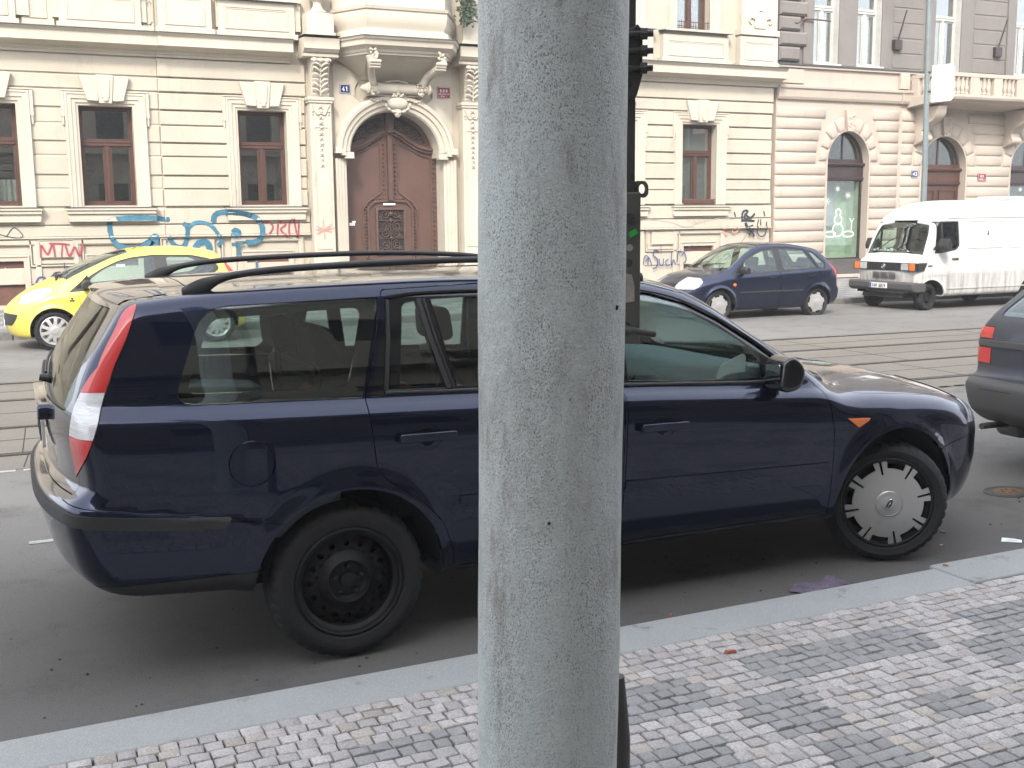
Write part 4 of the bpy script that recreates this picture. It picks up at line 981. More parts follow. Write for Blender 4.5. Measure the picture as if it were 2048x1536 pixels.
wf = roundpoly([(1.74, .835), (1.66, .965), (1.50, 1.075), (1.30, 1.165), (1.10, 1.215), (.82, 1.238), (.80, .89)], .02); wrr = roundpoly([(.64, 1.235), (.30, 1.225), (.08, 1.16), (.0, 1.06), (.12, .975), (.62, .915)], .04)
def yx(c, root):
    mirrors(c, root, 1.74, .88, 1.15); wipers(c, root, 2.14, (-.55, -.05), .5)
    frontplate(root, 2.79, .36, '6A2 5519', .44, .09)
    b = MB(); b.box(1.20, 1.32, c.ypos(1.26, 1.13, -.03)-.01, c.ypos(1.26, 1.13, -.03)-.008, 1.11, 1.15); b.build('window_sticker', M['paper'], root, smooth=0)
    for sg in (-1, 1):
        y = c.ypos(1.93, .69); b = MB(); b.prism(rrect(1.90, 1.96, .665, .685, .006), 'y', sg*(y-.002), sg*(y+.006)); b.lathe([(0, .0), (.014, 0), (.016, -.004 if sg > 0 else .004)], (1.93, sg*(y+.004), .705), 'y', 14); b.build('wing_badge', M['chrome'], root)
    b = MB(); b.tube([(1.1, .3, 1.33), (.8, .3, 1.50)], .004, 5); b.build('aerial', M['blackplastic'], root)
    b = MB(); b.tube([(2.10, y, c.zpos(2.10, y)+.004) for y in np.linspace(-.55, .55, 12)], .018, 6); b.build('cowl', M['blackplastic'], root)
YEL, _ = simple_car('hatchback_car', (2.70, 16.98, 0), math.pi, 'bright yellow small hatchback parked across the street facing left', 'yellow', S, [(0, .27, .315), (2.17, .27, .315)], [dl], [('front_window', wf), ('rear_window', wrr)],
    [(1.15, -.50), (1.15, .50), (1.6, .60), (1.98, .665), (2.08, .5), (2.14, 0), (2.08, -.5), (1.98, -.665), (1.6, -.60)], (roundpoly([(-.50, .98), (-.46, 1.24), (.46, 1.24), (.50, .98)], .05), -.02),
    [('front_door', roundpoly([(1.835, .80), (1.83, .60), (1.80, .22), (.78, .22), (.72, .5), (.70, .87), (.715, 1.30), (1.0, 1.30), (1.30, 1.215), (1.55, 1.095), (1.84, .88)], [0, .03, .06, .06, .05, 0, .01, .05, .05, .05, .01]), 'yellow')],
    [('headlamp', roundpoly([(2.62, .645), (2.57, .73), (2.47, .80), (2.34, .845), (2.17, .862), (2.18, .80), (2.30, .715), (2.50, .645)], .02), .25, 'lampglass'), ('tail_lamp', roundpoly([(-.6, .80), (-.30, .80), (-.16, 1.12), (-.2, 1.18), (-.6, 1.18)], .02), .52, 'lensred'), ('bumper_intake', roundpoly([(2.95, .52), (2.62, .50), (2.64, .44), (2.70, .34), (2.95, .33)], .02), .16, 'blackplastic')],
    seats=[(.98, .44, 'front_seat'), (.30, 1.0, 'rear_seat')], wr=.268, rw=.190, wd=.15, cap='cap10', axle_y=.755, belt_z=.84, dashx=1.9, extra=yx, wsz=.72)
# --- dusty blue five-door hatchback, nose to the left
S = dict(ds=.036, box=(-.62, 2.76, .78, .12, 1.32), axis=(-.15, 2.25), zc=.5, sig=.03, sigW=.012,
    top=[(-.6, .95), (-.35, 1.06), (-.12, 1.165), (.21, 1.235), (.6, 1.275), (.95, 1.28), (1.2, 1.25), (1.4, 1.175), (1.65, 1.03), (1.85, .905), (2.0, .83), (2.2, .80), (2.45, .745), (2.65, .66), (2.8, .52)],
    front=[(.08, 2.55), (.16, 2.66), (.3, 2.73), (.42, 2.745), (.52, 2.72), (.62, 2.65), (.7, 2.5), (.9, 2.2)], rear=[(.08, -.44), (.18, -.52), (.3, -.60), (.44, -.605), (.5, -.56), (.75, -.53), (.87, -.42), (.98, -.32), (1.1, -.2), (1.25, -.06)],
    W=Wlist(.74, .92), belt=[(-.5, .86), (.1, .825), (.8, .79), (1.75, .745), (2.2, .69), (2.6, .60)], plan=[(-.6, .07), (-.3, .02), (.1, 0), (1.8, 0), (2.1, .012), (2.35, .05), (2.6, .13), (2.75, .22)],
    bottom=[(-.5, .17), (0, .15), (2.3, .14), (2.7, .12)], crown=[(-.5, .11), (.5, .10), (1.1, .12), (1.6, .15), (2.0, .11), (2.8, .09)], cf=.33, crr=.13, flare=[(.0, .23, .29, .024), (2.05, .24, .29, .026)], flw=.045, ks=lambda x, z: .08+.05*sstep(1.8, 2.2, x))
dl1 = roundpoly([(1.80, .745), (1.62, .895), (1.48, 1.00), (1.25, 1.115), (1.10, 1.165), (.84, 1.19), (.5, 1.185), (.20, 1.15), (-.02, .812), (.78, .785)], [.01, .02, .04, .05, .04, .02, .02, .02, .01, .01])
dq = roundpoly([(.155, 1.135), (.04, 1.10), (-.19, .89), (-.15, .80), (-.05, .815)], .025)
wfw = roundpoly([(1.62, .79), (1.48, .965), (1.25, 1.075), (1.10, 1.125), (.88, 1.15), (.86, .81)], .02); wrw = roundpoly([(.745, 1.15), (.50, 1.148), (.235, 1.12), (.06, .84), (.72, .812)], .02); wq = roundpoly([(.12, 1.105), (.045, 1.08), (-.155, .89), (-.12, .825), (-.055, .84)], .02)
def bx_(c, root):
    mirrors(c, root, 1.60, .82, 1.05); wipers(c, root, 1.88, (-.5, -.05), .48)
    frontplate(root, 2.735, .34, '2A5 3380', .42, .085)
    for sg in (-1, 1):
        y = c.ypos(1.77, .59); b = MB(); b.lathe([(0, 0), (.024, 0), (.026, .0)], (1.77, sg*(y+.008), .59), 'y', 12); b.ball((1.77, sg*y, .59), .026, 10, (1.3, .5, .8)); b.build('side_blinker', M['lensorange'], root)
        b = MB(); xs = np.linspace(.34, 1.66, 16); b.tube([(x, sg*(c.ypos(x, .45)+.001), .45) for x in xs], .016, 6, flat=1.0); b.build('rubbing_strip', M['blackplastic'], root)
    b = MB(); b.tube([(1.12, .0, 1.27), (.95, .0, 1.47)], .004, 5); b.build('aerial', M['blackplastic'], root)
    grille_bars(root, 2.735, -.30, .30, .46, .54, 4)
BLU, _ = simple_car('hatchback_car', (12.85, 16.02, 0), math.pi, 'dusty dark blue five-door hatchback parked across the street ahead of the white van', 'bluepaint', S, [(0, .225, .30), (2.05, .245, .30)], [dl1, dq], [('front_window', wfw), ('rear_window', wrw), ('quarter_window', wq)],
    [(1.13, -.46), (1.13, .46), (1.5, .55), (1.82, .625), (1.93, .5), (1.98, 0), (1.93, -.5), (1.82, -.625), (1.5, -.55)], (roundpoly([(-.46, .86), (-.42, 1.12), (.42, 1.12), (.46, .86)], .05), -.04),
    [('front_door', roundpoly([(1.72, .75), (1.74, .6), (1.70, .17), (.83, .17), (.82, .78), (.82, 1.215), (1.1, 1.195), (1.28, 1.135), (1.5, 1.01), (1.73, .82)], [0, .03, .06, .01, 0, .01, .04, .04, .04, .01]), 'bluepaint'), ('rear_door', roundpoly([(.81, 1.215), (.81, .17), (.45, .17), (.36, .34), (.22, .52), (-.01, .70), (-.03, .80), (.19, 1.18)], [.01, .01, .04, .06, .08, .04, .01, .02]), 'bluepaint')],
    [('headlamp', roundpoly([(2.33, .715), (2.34, .64), (2.50, .535), (2.9, .515), (2.9, .69), (2.62, .70), (2.48, .735)], .02), .30, 'lampglass'), ('tail_lamp', roundpoly([(-.14, 1.12), (-.31, .86), (-.40, .66), (-.7, .66), (-.7, 1.12)], .01), .54, 'lensred')],
    seats=[(1.02, .40, 'front_seat'), (.36, .96, 'rear_seat')], wr=.268, rw=.190, wd=.15, cap='cap6', axle_y=.69, belt_z=.78, dashx=1.82, extra=bx_, wsz=.7, under=.17)
# --- dark dusty hatchback ahead of the estate, tail towards us
S = dict(ds=.040, box=(-.92, 2.95, .82, .2, 1.45), axis=(-.35, 2.4), zc=.6, sig=.025, sigW=.010,
    top=[(-.9, 1.02), (-.6, 1.18), (-.3, 1.36), (-.15, 1.40), (.3, 1.425), (.9, 1.425), (1.3, 1.39), (1.6, 1.25), (1.95, 1.05), (2.1, .98), (2.5, .92), (2.8, .80), (2.95, .65)],
    front=[(.2, 2.85), (.4, 2.93), (.6, 2.93), (.75, 2.88), (.9, 2.6)], rear=[(.2, -.76), (.34, -.82), (.40, -.875), (.56, -.905), (.60, -.895), (.625, -.82), (.64, -.80), (.85, -.79), (.96, -.765), (1.02, -.73), (1.2, -.52), (1.36, -.33), (1.5, -.2)],
    W=Wlist(.80, 1.0), belt=[(-.8, .99), (2.0, .93), (2.6, .86)], plan=[(-.95, .05), (-.75, .02), (-.3, 0), (2.0, 0), (2.4, .03), (2.8, .12), (2.95, .2)], bottom=[(-.9, .32), (-.3, .26), (0, .24), (2.8, .22)], crown=[(-.8, .10), (.5, .09), (1.6, .13), (2.2, .09), (2.8, .08)], cf=.3, crr=.06, crp=3.0, flare=[(0, .27, .32, .012), (2.4, .27, .32, .012)],
    ks=lambda x, z: .06+.02*sstep(1.9, 2.2, x))
S['extra'] = lambda x, z: -.022*sstep(.012, -.012, z-.615)*sstep(-.25, -.35, x)
dl2 = roundpoly([(1.98, .955), (1.60, 1.17), (1.34, 1.31), (.8, 1.34), (-.1, 1.325), (-.42, 1.07), (-.40, 1.0)], .02)
w1 = roundpoly([(1.75, 1.0), (1.55, 1.15), (1.33, 1.27), (.78, 1.30), (.76, 1.0)], .02); w2 = roundpoly([(.68, 1.30), (.1, 1.295), (.0, 1.01), (.68, 1.0)], .02); w3 = roundpoly([(.04, 1.29), (-.08, 1.285), (-.33, 1.08), (-.3, 1.03), (-.06, 1.03)], .02)
def dx_(c, root):
    mirrors(c, root, 1.72, 1.0, 1.1)
    for sg in (-1, 1): pass
    b = MB(); b.box(-.81, -.795, -.62, .62, .825, .87); o = b.build('tailgate_trim_band', M['greyplastic'], root, smooth=0, bevel=.004)
    frontplate(root, -.80, .74, '4A1 2267', .46, .10, rear=True)
    b = MB(); b.box(-.835, -.80, -.28, .28, .795, .823); b.build('plate_lamp_housing', M['blackplastic'], root, bevel=.006)
    b = MB(); b.tube([(-.70, .52, .30), (-.86, .54, .30), (-.90, .55, .295)], .022, 12); b.lathe([(.013, 0), (.022, 0)], (-.905, .55, .295), 'x', 12); b.build('exhaust_pipe', M['oldiron_'], root)
    b = MB(); b.prism(roundpoly([(-.66, .20), (-.34, .20), (-.34, .36), (-.66, .36)], .06), 'y', .44, .66); b.build('exhaust_silencer', M['greyplastic'], root, bevel=.03)
    for za, zb_, y0 in ((.962, .962, 0),): pass
    b = MB(); b.box(-.90, -.897, -.60, .60, .545, .551); b.build('bumper_crease', M['blackplastic'], root, smooth=0)
M['oldiron_'] = mat('exhaust_iron', (.07, .06, .05), .6, .5, dirt=.4)
DRK, DRKC = simple_car('hatchback_car', (6.80, 4.775, 0), 0, 'dusty dark grey-blue hatchback ahead of the estate car, cut by the right picture edge', 'darkpaint', S, [(0, .275, .32), (2.4, .275, .32)], [dl2], [('front_window', w1), ('rear_window', w2), ('quarter_window', w3)],
    [(1.36, -.52), (1.36, .52), (1.7, .62), (2.02, .70), (2.1, .4), (2.12, 0), (2.1, -.4), (2.02, -.70), (1.7, -.62)], (roundpoly([(-.63, 1.025), (-.52, 1.34), (.52, 1.34), (.63, 1.025)], .05), -.2),
    [('rear_bumper', [(-1.2, .618), (-.30, .618), (-.30, 0), (-1.2, 0)], 'greyplastic'), ('front_door', roundpoly([(1.78, .93), (1.80, .6), (1.76, .27), (.73, .27), (.73, 1.37), (1.36, 1.34), (1.6, 1.21), (1.80, 1.04)], .02), 'darkpaint'), ('rear_door', roundpoly([(.72, 1.37), (.72, .27), (.42, .27), (.32, .45), (.05, .62), (-.06, .9), (.02, 1.36)], .03), 'darkpaint')],
    [('tail_lamp', [(-1.1, .875), (-.70, .875), (-.70, .955), (-1.1, .955)], .625, 'lensred'), ('lower_tail_lamp', [(-1.1, .705), (-.72, .705), (-.72, .815), (-1.1, .815)], .625, 'lensred'), ('lamp_band', [(-1.1, .820), (-.71, .820), (-.71, .870), (-1.1, .870)], .625, 'greyplastic')],
    seats=[(1.1, .46, 'front_seat'), (.3, 1.1, 'rear_seat')], wr=.275, rw=.180, wd=.17, cap='steel', axle_y=.745, belt_z=.95, dashx=1.95, extra=dx_, wsz=.9)
# --- white van, nose to the left
S = dict(ds=.045, box=(-.75, 5.28, .84, .18, 2.05), axis=(-.3, 4.55), zc=.9, sig=.025, sigW=.010,
    top=[(-.8, 1.94), (-.4, 1.98), (1, 1.99), (3.5, 1.99), (3.95, 1.985), (4.2, 1.95), (4.42, 1.88), (4.58, 1.78), (4.68, 1.67), (4.73, 1.60), (4.80, 1.44), (4.90, 1.22), (4.985, 1.05), (5.03, 1.0), (5.12, .965), (5.2, .91), (5.28, .80)],
    front=[(.15, 5.10), (.3, 5.14), (.5, 5.17), (.7, 5.195), (.86, 5.20), (.92, 5.17), (1.0, 5.05), (1.3, 4.95), (1.6, 4.82), (2, 4.8)], rear=[(.15, -.7), (.4, -.72), (1.2, -.72), (1.9, -.68), (2.1, -.66)],
    W=[(-.85, .765), (-.75, .785), (-.6, .80), (-.3, .805), (0, .80), (.3, .78), (.55, .755), (.66, .745), (.70, .735), (.80, .68), (.9, .60), (1.0, .48)], belt=[(-1, 1.0), (6, 1.0)], plan=[(-.8, .02), (0, 0), (4.5, 0), (4.9, .012), (5.1, .035), (5.25, .07)],
    bottom=[(-.8, .25), (4.4, .24), (5.2, .26)], crown=[(-.8, .10), (4.2, .10), (4.6, .12), (4.9, .10), (5.2, .06)], cf=.10, cfp=4.0, crr=.03, flare=[(2.3, .24, .30, .0), (4.82, .235, .31, .02)], flw=.03, ks=lambda x, z: .07+.03*sstep(4.8, 5.0, x))
vdl = roundpoly([(4.765, 1.02), (4.70, 1.60), (4.18, 1.60), (4.165, 1.15), (4.24, 1.08), (4.5, 1.04)], [.01, .02, .03, .03, .05, .02])
vw1 = roundpoly([(4.735, 1.06), (4.68, 1.57), (4.60, 1.57), (4.60, 1.06)], .012); vw2 = roundpoly([(4.56, 1.08), (4.56, 1.575), (4.21, 1.575), (4.20, 1.17), (4.26, 1.11)], .02)
def vx(c, root):
    mirrors(c, root, 4.66, 1.14, 1.3, h=.08)
    fx = 5.20
    b = MB(); b.prism(roundpoly([(-.785, .715), (-.785, .862), (.785, .862), (.785, .715)], .02), 'x', fx-.05, fx+.008); gr = b.build('grille', M['blackplastic'], root, smooth=0)
    b = MB()
    for k in range(5): b.box(fx+.008, fx+.013, -.40, .40, .73+.026*k, .737+.026*k)
    b.build('grille_bars', M['blackplastic'], gr, smooth=0)
    for sg in (-1, 1):
        b = MB(); b.prism(roundpoly([(sg*.44, .728), (sg*.44, .85), (sg*.62, .85), (sg*.62, .728)], .012), 'x', fx+.0085, fx+.018); b.build('headlamp', M['lampglass'], root, bevel=.004)
        b = MB(); b.prism(roundpoly([(sg*.64, .725), (sg*.64, .855), (sg*.77, .855), (sg*.77, .725)], .01), 'x', fx-.10, fx+.014); b.build('indicator', M['lensorange'], root, bevel=.006)
        b = MB(); b.prism([(5.17, .862), (4.93, .862), (5.0, .715), (5.14, .715)], 'y', sg*.755, sg*.795); b.build('indicator_surround', M['blackplastic'], root, smooth=0)
        b = MB(); b.prism([(5.27, .51), (5.27, .37), (5.20, .33), (4.98, .34), (4.98, .50)], 'y', sg*.70, sg*.835); b.build('bumper_end', M['greyplastic'], root, bevel=.02)
        b = MB(); b.box(-.4, 4.45, sg*.797, sg*.812, .375, .395); b.build('sill_ridge', M['white'], root, smooth=0)
        b = MB(); b.box(-.7, 4.70, sg*.800, sg*.8065, .655, .667); b.build('side_crease', M['white'], root, smooth=0, bevel=.003)
        b = MB(); b.tube([(x, sg*(c.ypos(x, 1.665)+.004), 1.665+.0*x) for x in np.linspace(-.65, 4.62, 24)], .011, 6); b.build('rain_gutter', M['white'], root)
        for xa, xb in ((3.05, 4.0), (1.95, 2.95), (.85, 1.85)):
            b = MB(); P = roundpoly([(xa, 1.11), (xa+.02, 1.60), (xb-.02, 1.60), (xb, 1.11)], .05)
            b.tube([(x, sg*(c.ypos(x, z)+.001), z) for x, z in P+[P[0]]], .009, 5, caps=False); b.build('pressed_panel', M['white'], root, smooth=60)
        b = MB(); b.box(4.82, 4.91, sg*.79, sg*.806, .80, .815); b.box(4.83, 4.90, sg*.80, sg*.81, .803, .812); b.build('side_vent', M['blackplastic'], root, smooth=0)
    b = MB(); b.prism([(5.27, .515), (5.30, .49), (5.30, .39), (5.25, .34), (5.16, .34), (5.16, .515)], 'y', -.83, .83); b.build('front_bumper', M['greyplastic'], root, bevel=.015)
    b = MB()
    for ya in (-.30, -.10, .10):
        for k in range(5): b.box(fx-.012, fx+.004, ya+.01, ya+.19, .575+.024*k, .583+.024*k)
    b.build('front_louvres', M['greyplastic'], root, smooth=0)
    e = MB(); e.lathe([(.042+.005*math.cos(t), .005*math.sin(t)) for t in np.linspace(0, 2*math.pi, 7)], (fx+.018, -.06+.06, .79), 'x', 24)
    for k in range(3): a = R(90+120*k); e.tube([(fx+.018, 0, .79), (fx+.018, .042*math.cos(a), .79+.042*math.sin(a))], [.006, .002], 5)
    e.build('star_emblem', M['chrome'], gr)
    frontplate(root, 5.30, .44, '1AH 6074', .44, .095, y=-.02)
    wipers(c, root, 4.97, (-.5, .0), .45)
    b = MB(); b.prism(roundpoly([(1.95, 1.99), (1.98, 2.05), (2.6, 2.06), (2.65, 1.99)], .02), 'y', -.3, .3); b.build('roof_vent', M['white'], root, bevel=.01)
    for sg in (-1, 1):
        b = MB(); b.box(3.44, 3.47, sg*.775, sg*.782, 1.34, 1.37); b.box(3.448, 3.462, sg*.775, sg*.782, 1.37, 1.42); b.build('panel_sticker', M['bluepaint'], root, smooth=0)
    b = MB()
    for k in range(7): b.prism(rrect(-.62+k*.09, -.55+k*.09, .0, .03+.02*(k % 2), .004), 'x', 4.90, 4.902)
    build_parts(b, 'dashboard_paper', M['paper'], root, (0, 0, 1.06), smooth=0)
VAN, _ = simple_car('van', (20.0, 15.80, 0), math.pi, 'white panel van with black grille and dirty flanks parked across the street', 'white', S, [(2.3, .24, .30), (4.82, .24, .315)], [vdl], [('vent_window', vw1), ('cab_window', vw2)],
    [(4.725, -.60), (4.725, .60), (4.80, .655), (4.97, .71), (4.99, .5), (5.0, 0), (4.99, -.5), (4.97, -.71), (4.80, -.655)], None,
    [('front_door', roundpoly([(4.79, 1.62), (4.81, .98), (4.80, .62), (4.45, .62), (4.42, .36), (4.10, .36), (4.10, 1.63), (4.3, 1.64)], .02), 'white')], (), cat='van',
    seats=[(4.25, .46, 'front_seat')], wr=.255, rw=.150, wd=.16, cap='steel', steer=R(12), axle_y=.74, belt_z=1.02, dashx=4.85, extra=vx, wsz=1.0, glassn='glass2', under=.24)
print('others', __import__('time').time()-_t0)
# ================================================================== buildings
def f_plaster(c1, c2, dirt, s=1., st=(1, 1, .35)):
    def f(N, L, b, tc, noise, rng_, mix, bump):
        c = mix(rng_(noise(.9*s, 6, .65), .35, .7), c1, c2)
        c = mix(rng_(noise(3.2*s, 7, .7, st), .56, .80, 0, .55), c, dirt)
        c = mix(rng_(noise(14*s, 5, .7), .60, .78, 0, .35), c, dirt)
        L.new(c, b.inputs['Base Color']); bump(noise(45, 5, .6), .35, .006)
    return f
M['cream'] = nodemat('cream_plaster', f_plaster((.455, .412, .335), (.395, .355, .288), (.255, .222, .172)), .9, .2)
M['creamtrim'] = nodemat('pale_stucco_trim', f_plaster((.50, .455, .375), (.435, .394, .322), (.28, .245, .19)), .9, .2)
M['peach'] = nodemat('peach_plaster', f_plaster((.44, .378, .315), (.395, .34, .283), (.30, .257, .212)), .9, .2)
M['greywall'] = nodemat('sooty_grey_plaster', f_plaster((.19, .175, .16), (.16, .147, .135), (.11, .10, .092)), .95, .2)
M['nearwall'] = nodemat('ochre_plaster', f_plaster((.24, .215, .18), (.19, .17, .145), (.10, .09, .078)), .9, .2)
M['flash'] = mat('lead_flashing', (.11, .12, .11), .6, .3, var=.3, vscale=3)
M['brownframe'] = mat('brown_window_wood', (.085, .035, .022), .55, var=.3, vscale=9)
M['door'] = nodemat('weathered_brown_door', f_plaster((.105, .056, .042), (.082, .045, .034), (.05, .03, .023), 2.), .6, .4)
M['doorhi'] = mat('door_moulding_brown', (.12, .066, .049), .6, var=.35, vscale=9)
M['board'] = mat('brown_basement_board', (.14, .062, .042), .7, var=.25, vscale=4)
M['iron'] = mat('brown_wrought_iron', (.11, .060, .045), .6, .2, var=.3, vscale=20)
M['dark'] = mat('dark_room', (.012, .013, .012), .9)
M['room'] = mat('dim_room', (.09, .09, .078), .9, var=.6, vscale=2.3)
M['curtain'] = mat('white_curtain', (.6, .6, .62), .9, bump=.5, bscale=22, stretch=(5, 1, .3))
M['blind'] = mat('pale_lilac_blind', (.38, .36, .42), .8, var=.12, vscale=2)
M['leaf'] = mat('houseplant_leaf', (.045, .065, .035), .7)
M['winglass'] = glassmat('window_glass', (.80, .84, .80), 4.0)
M['shopglass'] = glassmat('shop_glass', (.9, .95, .92), 1.2)
M['cwhite'] = mat('white_window_paint', (.55, .54, .50), .6, var=.2, vscale=4)
M['mint'] = mat('mint_shop_interior', (.40, .47, .38), .9, var=.15, vscale=1)
M['darkwood'] = mat('dark_shopfront_wood', (.045, .028, .027), .45, var=.3, vscale=6)
M['plinth'] = mat('grey_plinth_stone', (.10, .09, .088), .8, bump=.3, bscale=40, var=.3, vscale=3)
M['enblue'] = mat('blue_enamel', (.012, .022, .10), .25)
M['enred'] = mat('red_enamel', (.22, .022, .030), .3, var=.2, vscale=20)
M['enwhite'] = mat('white_enamel', (.8, .8, .8), .3)
M['spraycyan'] = mat('blue_spray_paint', (.045, .17, .25), .8, var=.35, vscale=6)
M['sprayred'] = mat('red_spray_paint', (.36, .07, .09), .8, var=.3, vscale=6)
M['sprayink'] = mat('dark_spray_paint', (.03, .035, .045), .8, var=.3, vscale=6)
M['sprayindigo'] = mat('indigo_spray_paint', (.05, .07, .20), .8, var=.3, vscale=6)
M['sprayfaint'] = mat('faint_grey_scrawl', (.34, .31, .27), .9)
M['spraypink'] = mat('faded_pink_scrawl', (.55, .26, .22), .9)
WY = 22.64
def wallholes(b, x0, x1, z0, z1, holes, ya, yb):
    xs = sorted({x0, x1}|{h[k] for h in holes for k in (0, 1) if x0 < h[k] < x1}); zs = sorted({z0, z1}|{h[k] for h in holes for k in (2, 3) if z0 < h[k] < z1})
    for i in range(len(xs)-1):
        run = None
        for j in range(len(zs)-1):
            xm, zm = (xs[i]+xs[i+1])/2, (zs[j]+zs[j+1])/2; inside = any(h[0] < xm < h[1] and h[2] < zm < h[3] for h in holes)
            if inside:
                if run is not None: b.box(xs[i], xs[i+1], ya, yb, run, zs[j]); run = None
            elif run is None: run = zs[j]
        if run is not None: b.box(xs[i], xs[i+1], ya, yb, run, zs[-1])
def gframe(b, x0, x1, z0, z1, w, ya, yb):
    b.box(x0, x0+w, ya, yb, z0, z1); b.box(x1-w, x1, ya, yb, z0, z1); b.box(x0+w, x1-w, ya, yb, z1-w, z1); b.box(x0+w, x1-w, ya, yb, z0, z0+w)
def casement(parent, x0, x1, z0, z1, y, tz, fm='brownframe', gl='winglass', inside='room', curtain=None, plant=False):
    """window part: frame mesh with pane, curtain below it"""
    b = MB(); gframe(b, x0, x1, z0, z1, .05, y, y+.09); b.box(x0+.05, x1-.05, y-.02, y+.09, tz-.05, tz+.05); b.box(x0+.05, x1-.05, y-.035, y-.02, tz+.01, tz+.035)
    xm = (x0+x1)/2; b.box(xm-.045, xm+.045, y-.01, y+.08, z0+.05, tz-.05); b.box(xm-.02, xm+.02, y-.022, y-.01, z0+.08, tz-.07)
    for a, c in ((x0+.05, xm-.045), (xm+.045, x1-.05)): gframe(b, a+.002, c-.002, z0+.052, tz-.052, .035, y+.012, y+.06)
    gframe(b, x0+.052, x1-.052, tz+.052, z1-.052, .03, y+.012, y+.06)
    f = b.build('window', M[fm], parent, smooth=0, bevel=.004, seg=1)
    p = MB(); p.box(x0+.08, xm-.08, y+.03, y+.036, z0+.08, tz-.08); p.box(xm+.08, x1-.08, y+.03, y+.036, z0+.08, tz-.08); p.box(x0+.08, x1-.08, y+.03, y+.036, tz+.08, z1-.08); p.build('pane', M[gl], f, smooth=0)
    r = MB(); r.add([(x0, y+.1, z0), (x1, y+.1, z0), (x1, y+.1, z1), (x0, y+.1, z1), (x0, y+.9, z0), (x1, y+.9, z0), (x1, y+.9, z1), (x0, y+.9, z1)], [(4, 5, 6, 7), (0, 4, 7, 3), (1, 2, 6, 5), (0, 1, 5, 4), (3, 7, 6, 2)]); r.build('room_recess', M[inside], f, smooth=0)
    rr = random.Random(int(x0*100))
    if curtain == 'blind': MB().box(x0+.03, x1-.03, y+.13, y+.14, z0+.02, z1-.02).build('blind', M['blind'], f, smooth=0)
    elif curtain:
        c = MB(); n = 46; zt, zb_ = curtain
        for i in range(n):
            a = x0+.04+(x1-x0-.08)*i/n; a2 = x0+.04+(x1-x0-.08)*(i+1)/n; d = .03*math.sin(i*1.25); d2 = .03*math.sin((i+1)*1.25); e = .05*abs(math.sin(i*.35)); e2 = .05*abs(math.sin((i+1)*.35))
            c.add([(a, y+.17+d, zb_-e), (a2, y+.17+d2, zb_-e2), (a2, y+.17+d2, zt), (a, y+.17+d, zt)], [(0, 1, 2, 3)])
        c.build('curtain', M['curtain'], f, smooth=60)
    if plant:
        c = MB()
        for i in range(220):
            px = rr.uniform(x0+.08, x1-.08); hh = rr.random()**1.6*.55; pz = z0+.06+hh; py = y+.2+rr.uniform(-.05, .08); t = rr.uniform(0, 6.28); s = rr.uniform(.02, .05)
            c.add([(px, py, pz), (px+s*math.cos(t), py+.01, pz+s*math.sin(t)*.6), (px+s*1.6*math.cos(t), py-.02, pz+s*math.sin(t)), (px+s*math.cos(t+.7), py+.02, pz+s*math.sin(t+.7))], [(0, 1, 2, 3)])
        c.build('houseplant', M['leaf'], f, smooth=0)
    return f
def stroke(b, pts, w, y, n=6, jit=0, seed=1):
    """flat spray stroke (ribbon 2 mm thick) through points (x,z)"""
    P = cr(pts, n) if len(pts) > 2 else [tuple(p) for p in pts]; P = [Vector(p) for p in P]; rr = random.Random(seed); L_ = []; Rr = []
    for i, p in enumerate(P):
        t = (P[min(i+1, len(P)-1)]-P[max(i-1, 0)]); t = t.normalized() if t.length > 1e-6 else Vector((1, 0)); nn = Vector((-t.y, t.x)); k = w/2*(1+rr.uniform(-jit, jit))*(.6 if i in (0, len(P)-1) else 1)
        L_.append(p+nn*k); Rr.append(p-nn*k)
    o = 0
    for i in range(len(P)-1):
        q = [L_[i], L_[i+1], Rr[i+1], Rr[i]]; yy = [y(v.x, v.y) if callable(y) else y for v in q]; b.add([(v.x, t, v.y) for v, t in zip(q, yy)], [(0, 1, 2, 3)])
# ------------------------------------------------------------------ cream house
B41 = empty('apartment_house', (0, 22.64, 0)); OFF = (0, -22.64, 0)
tag(B41, 'cream stucco house with carved brown arched door and graffiti along its base', 'building')
def part(b, name, m, parent=None, **k):
    return build_parts(b, name, M[m], parent or B41, OFF if parent is None or parent is B41 else None, **k)
XC = 7.63
wins = [-3.64, -.15, 1.895, 4.85, 10.18, 13.02, 15.305]; WW = .485; Z0, Z1 = 2.06, 3.92
X0, X1 = -9.0, 17.42
holes = [(x-WW, x+WW, Z0, Z1) for x in wins]+[(x-.43, x+.43, .22, 1.04) for x in wins]+[(XC-1.085, XC+1.085, -.3, 4.02)]
b = MB(); wallholes(b, X0, X1, -.3, 5.2, holes, WY, WY+.42)
uw = [-.15, 1.895, 4.85, 10.18, 13.02, 15.08]
wallholes(b, X0, X1, 5.2, 16, [(x-.46, x+.46, 6.08, 8.2) for x in uw]+[(x-.46, x+.46, 10.2, 12.2) for x in uw], WY, WY+.42)
# arch spandrel filling
n = 28
def arcpt(t, a=.985, c=.86, zs=3.14): return (XC+a*math.cos(t), zs+c*math.sin(t))
sp = [arcpt(math.pi*k/n) for k in range(n+1)]
for k in range(n): (xa, za), (xb, zb_) = sp[k], sp[k+1]; b.prism([(xa, za), (xb, zb_), (xb, 4.02), (xa, 4.02)], 'y', WY-.001, WY+.419)
for sg in (-1, 1): b.box(XC+sg*.985, XC+sg*1.085, WY-.001, WY+.419, 3.05, 4.02)
part(b, 'wall', 'cream', smooth=0)
rk = lambda x: .035 if x > 2.87 else 0.
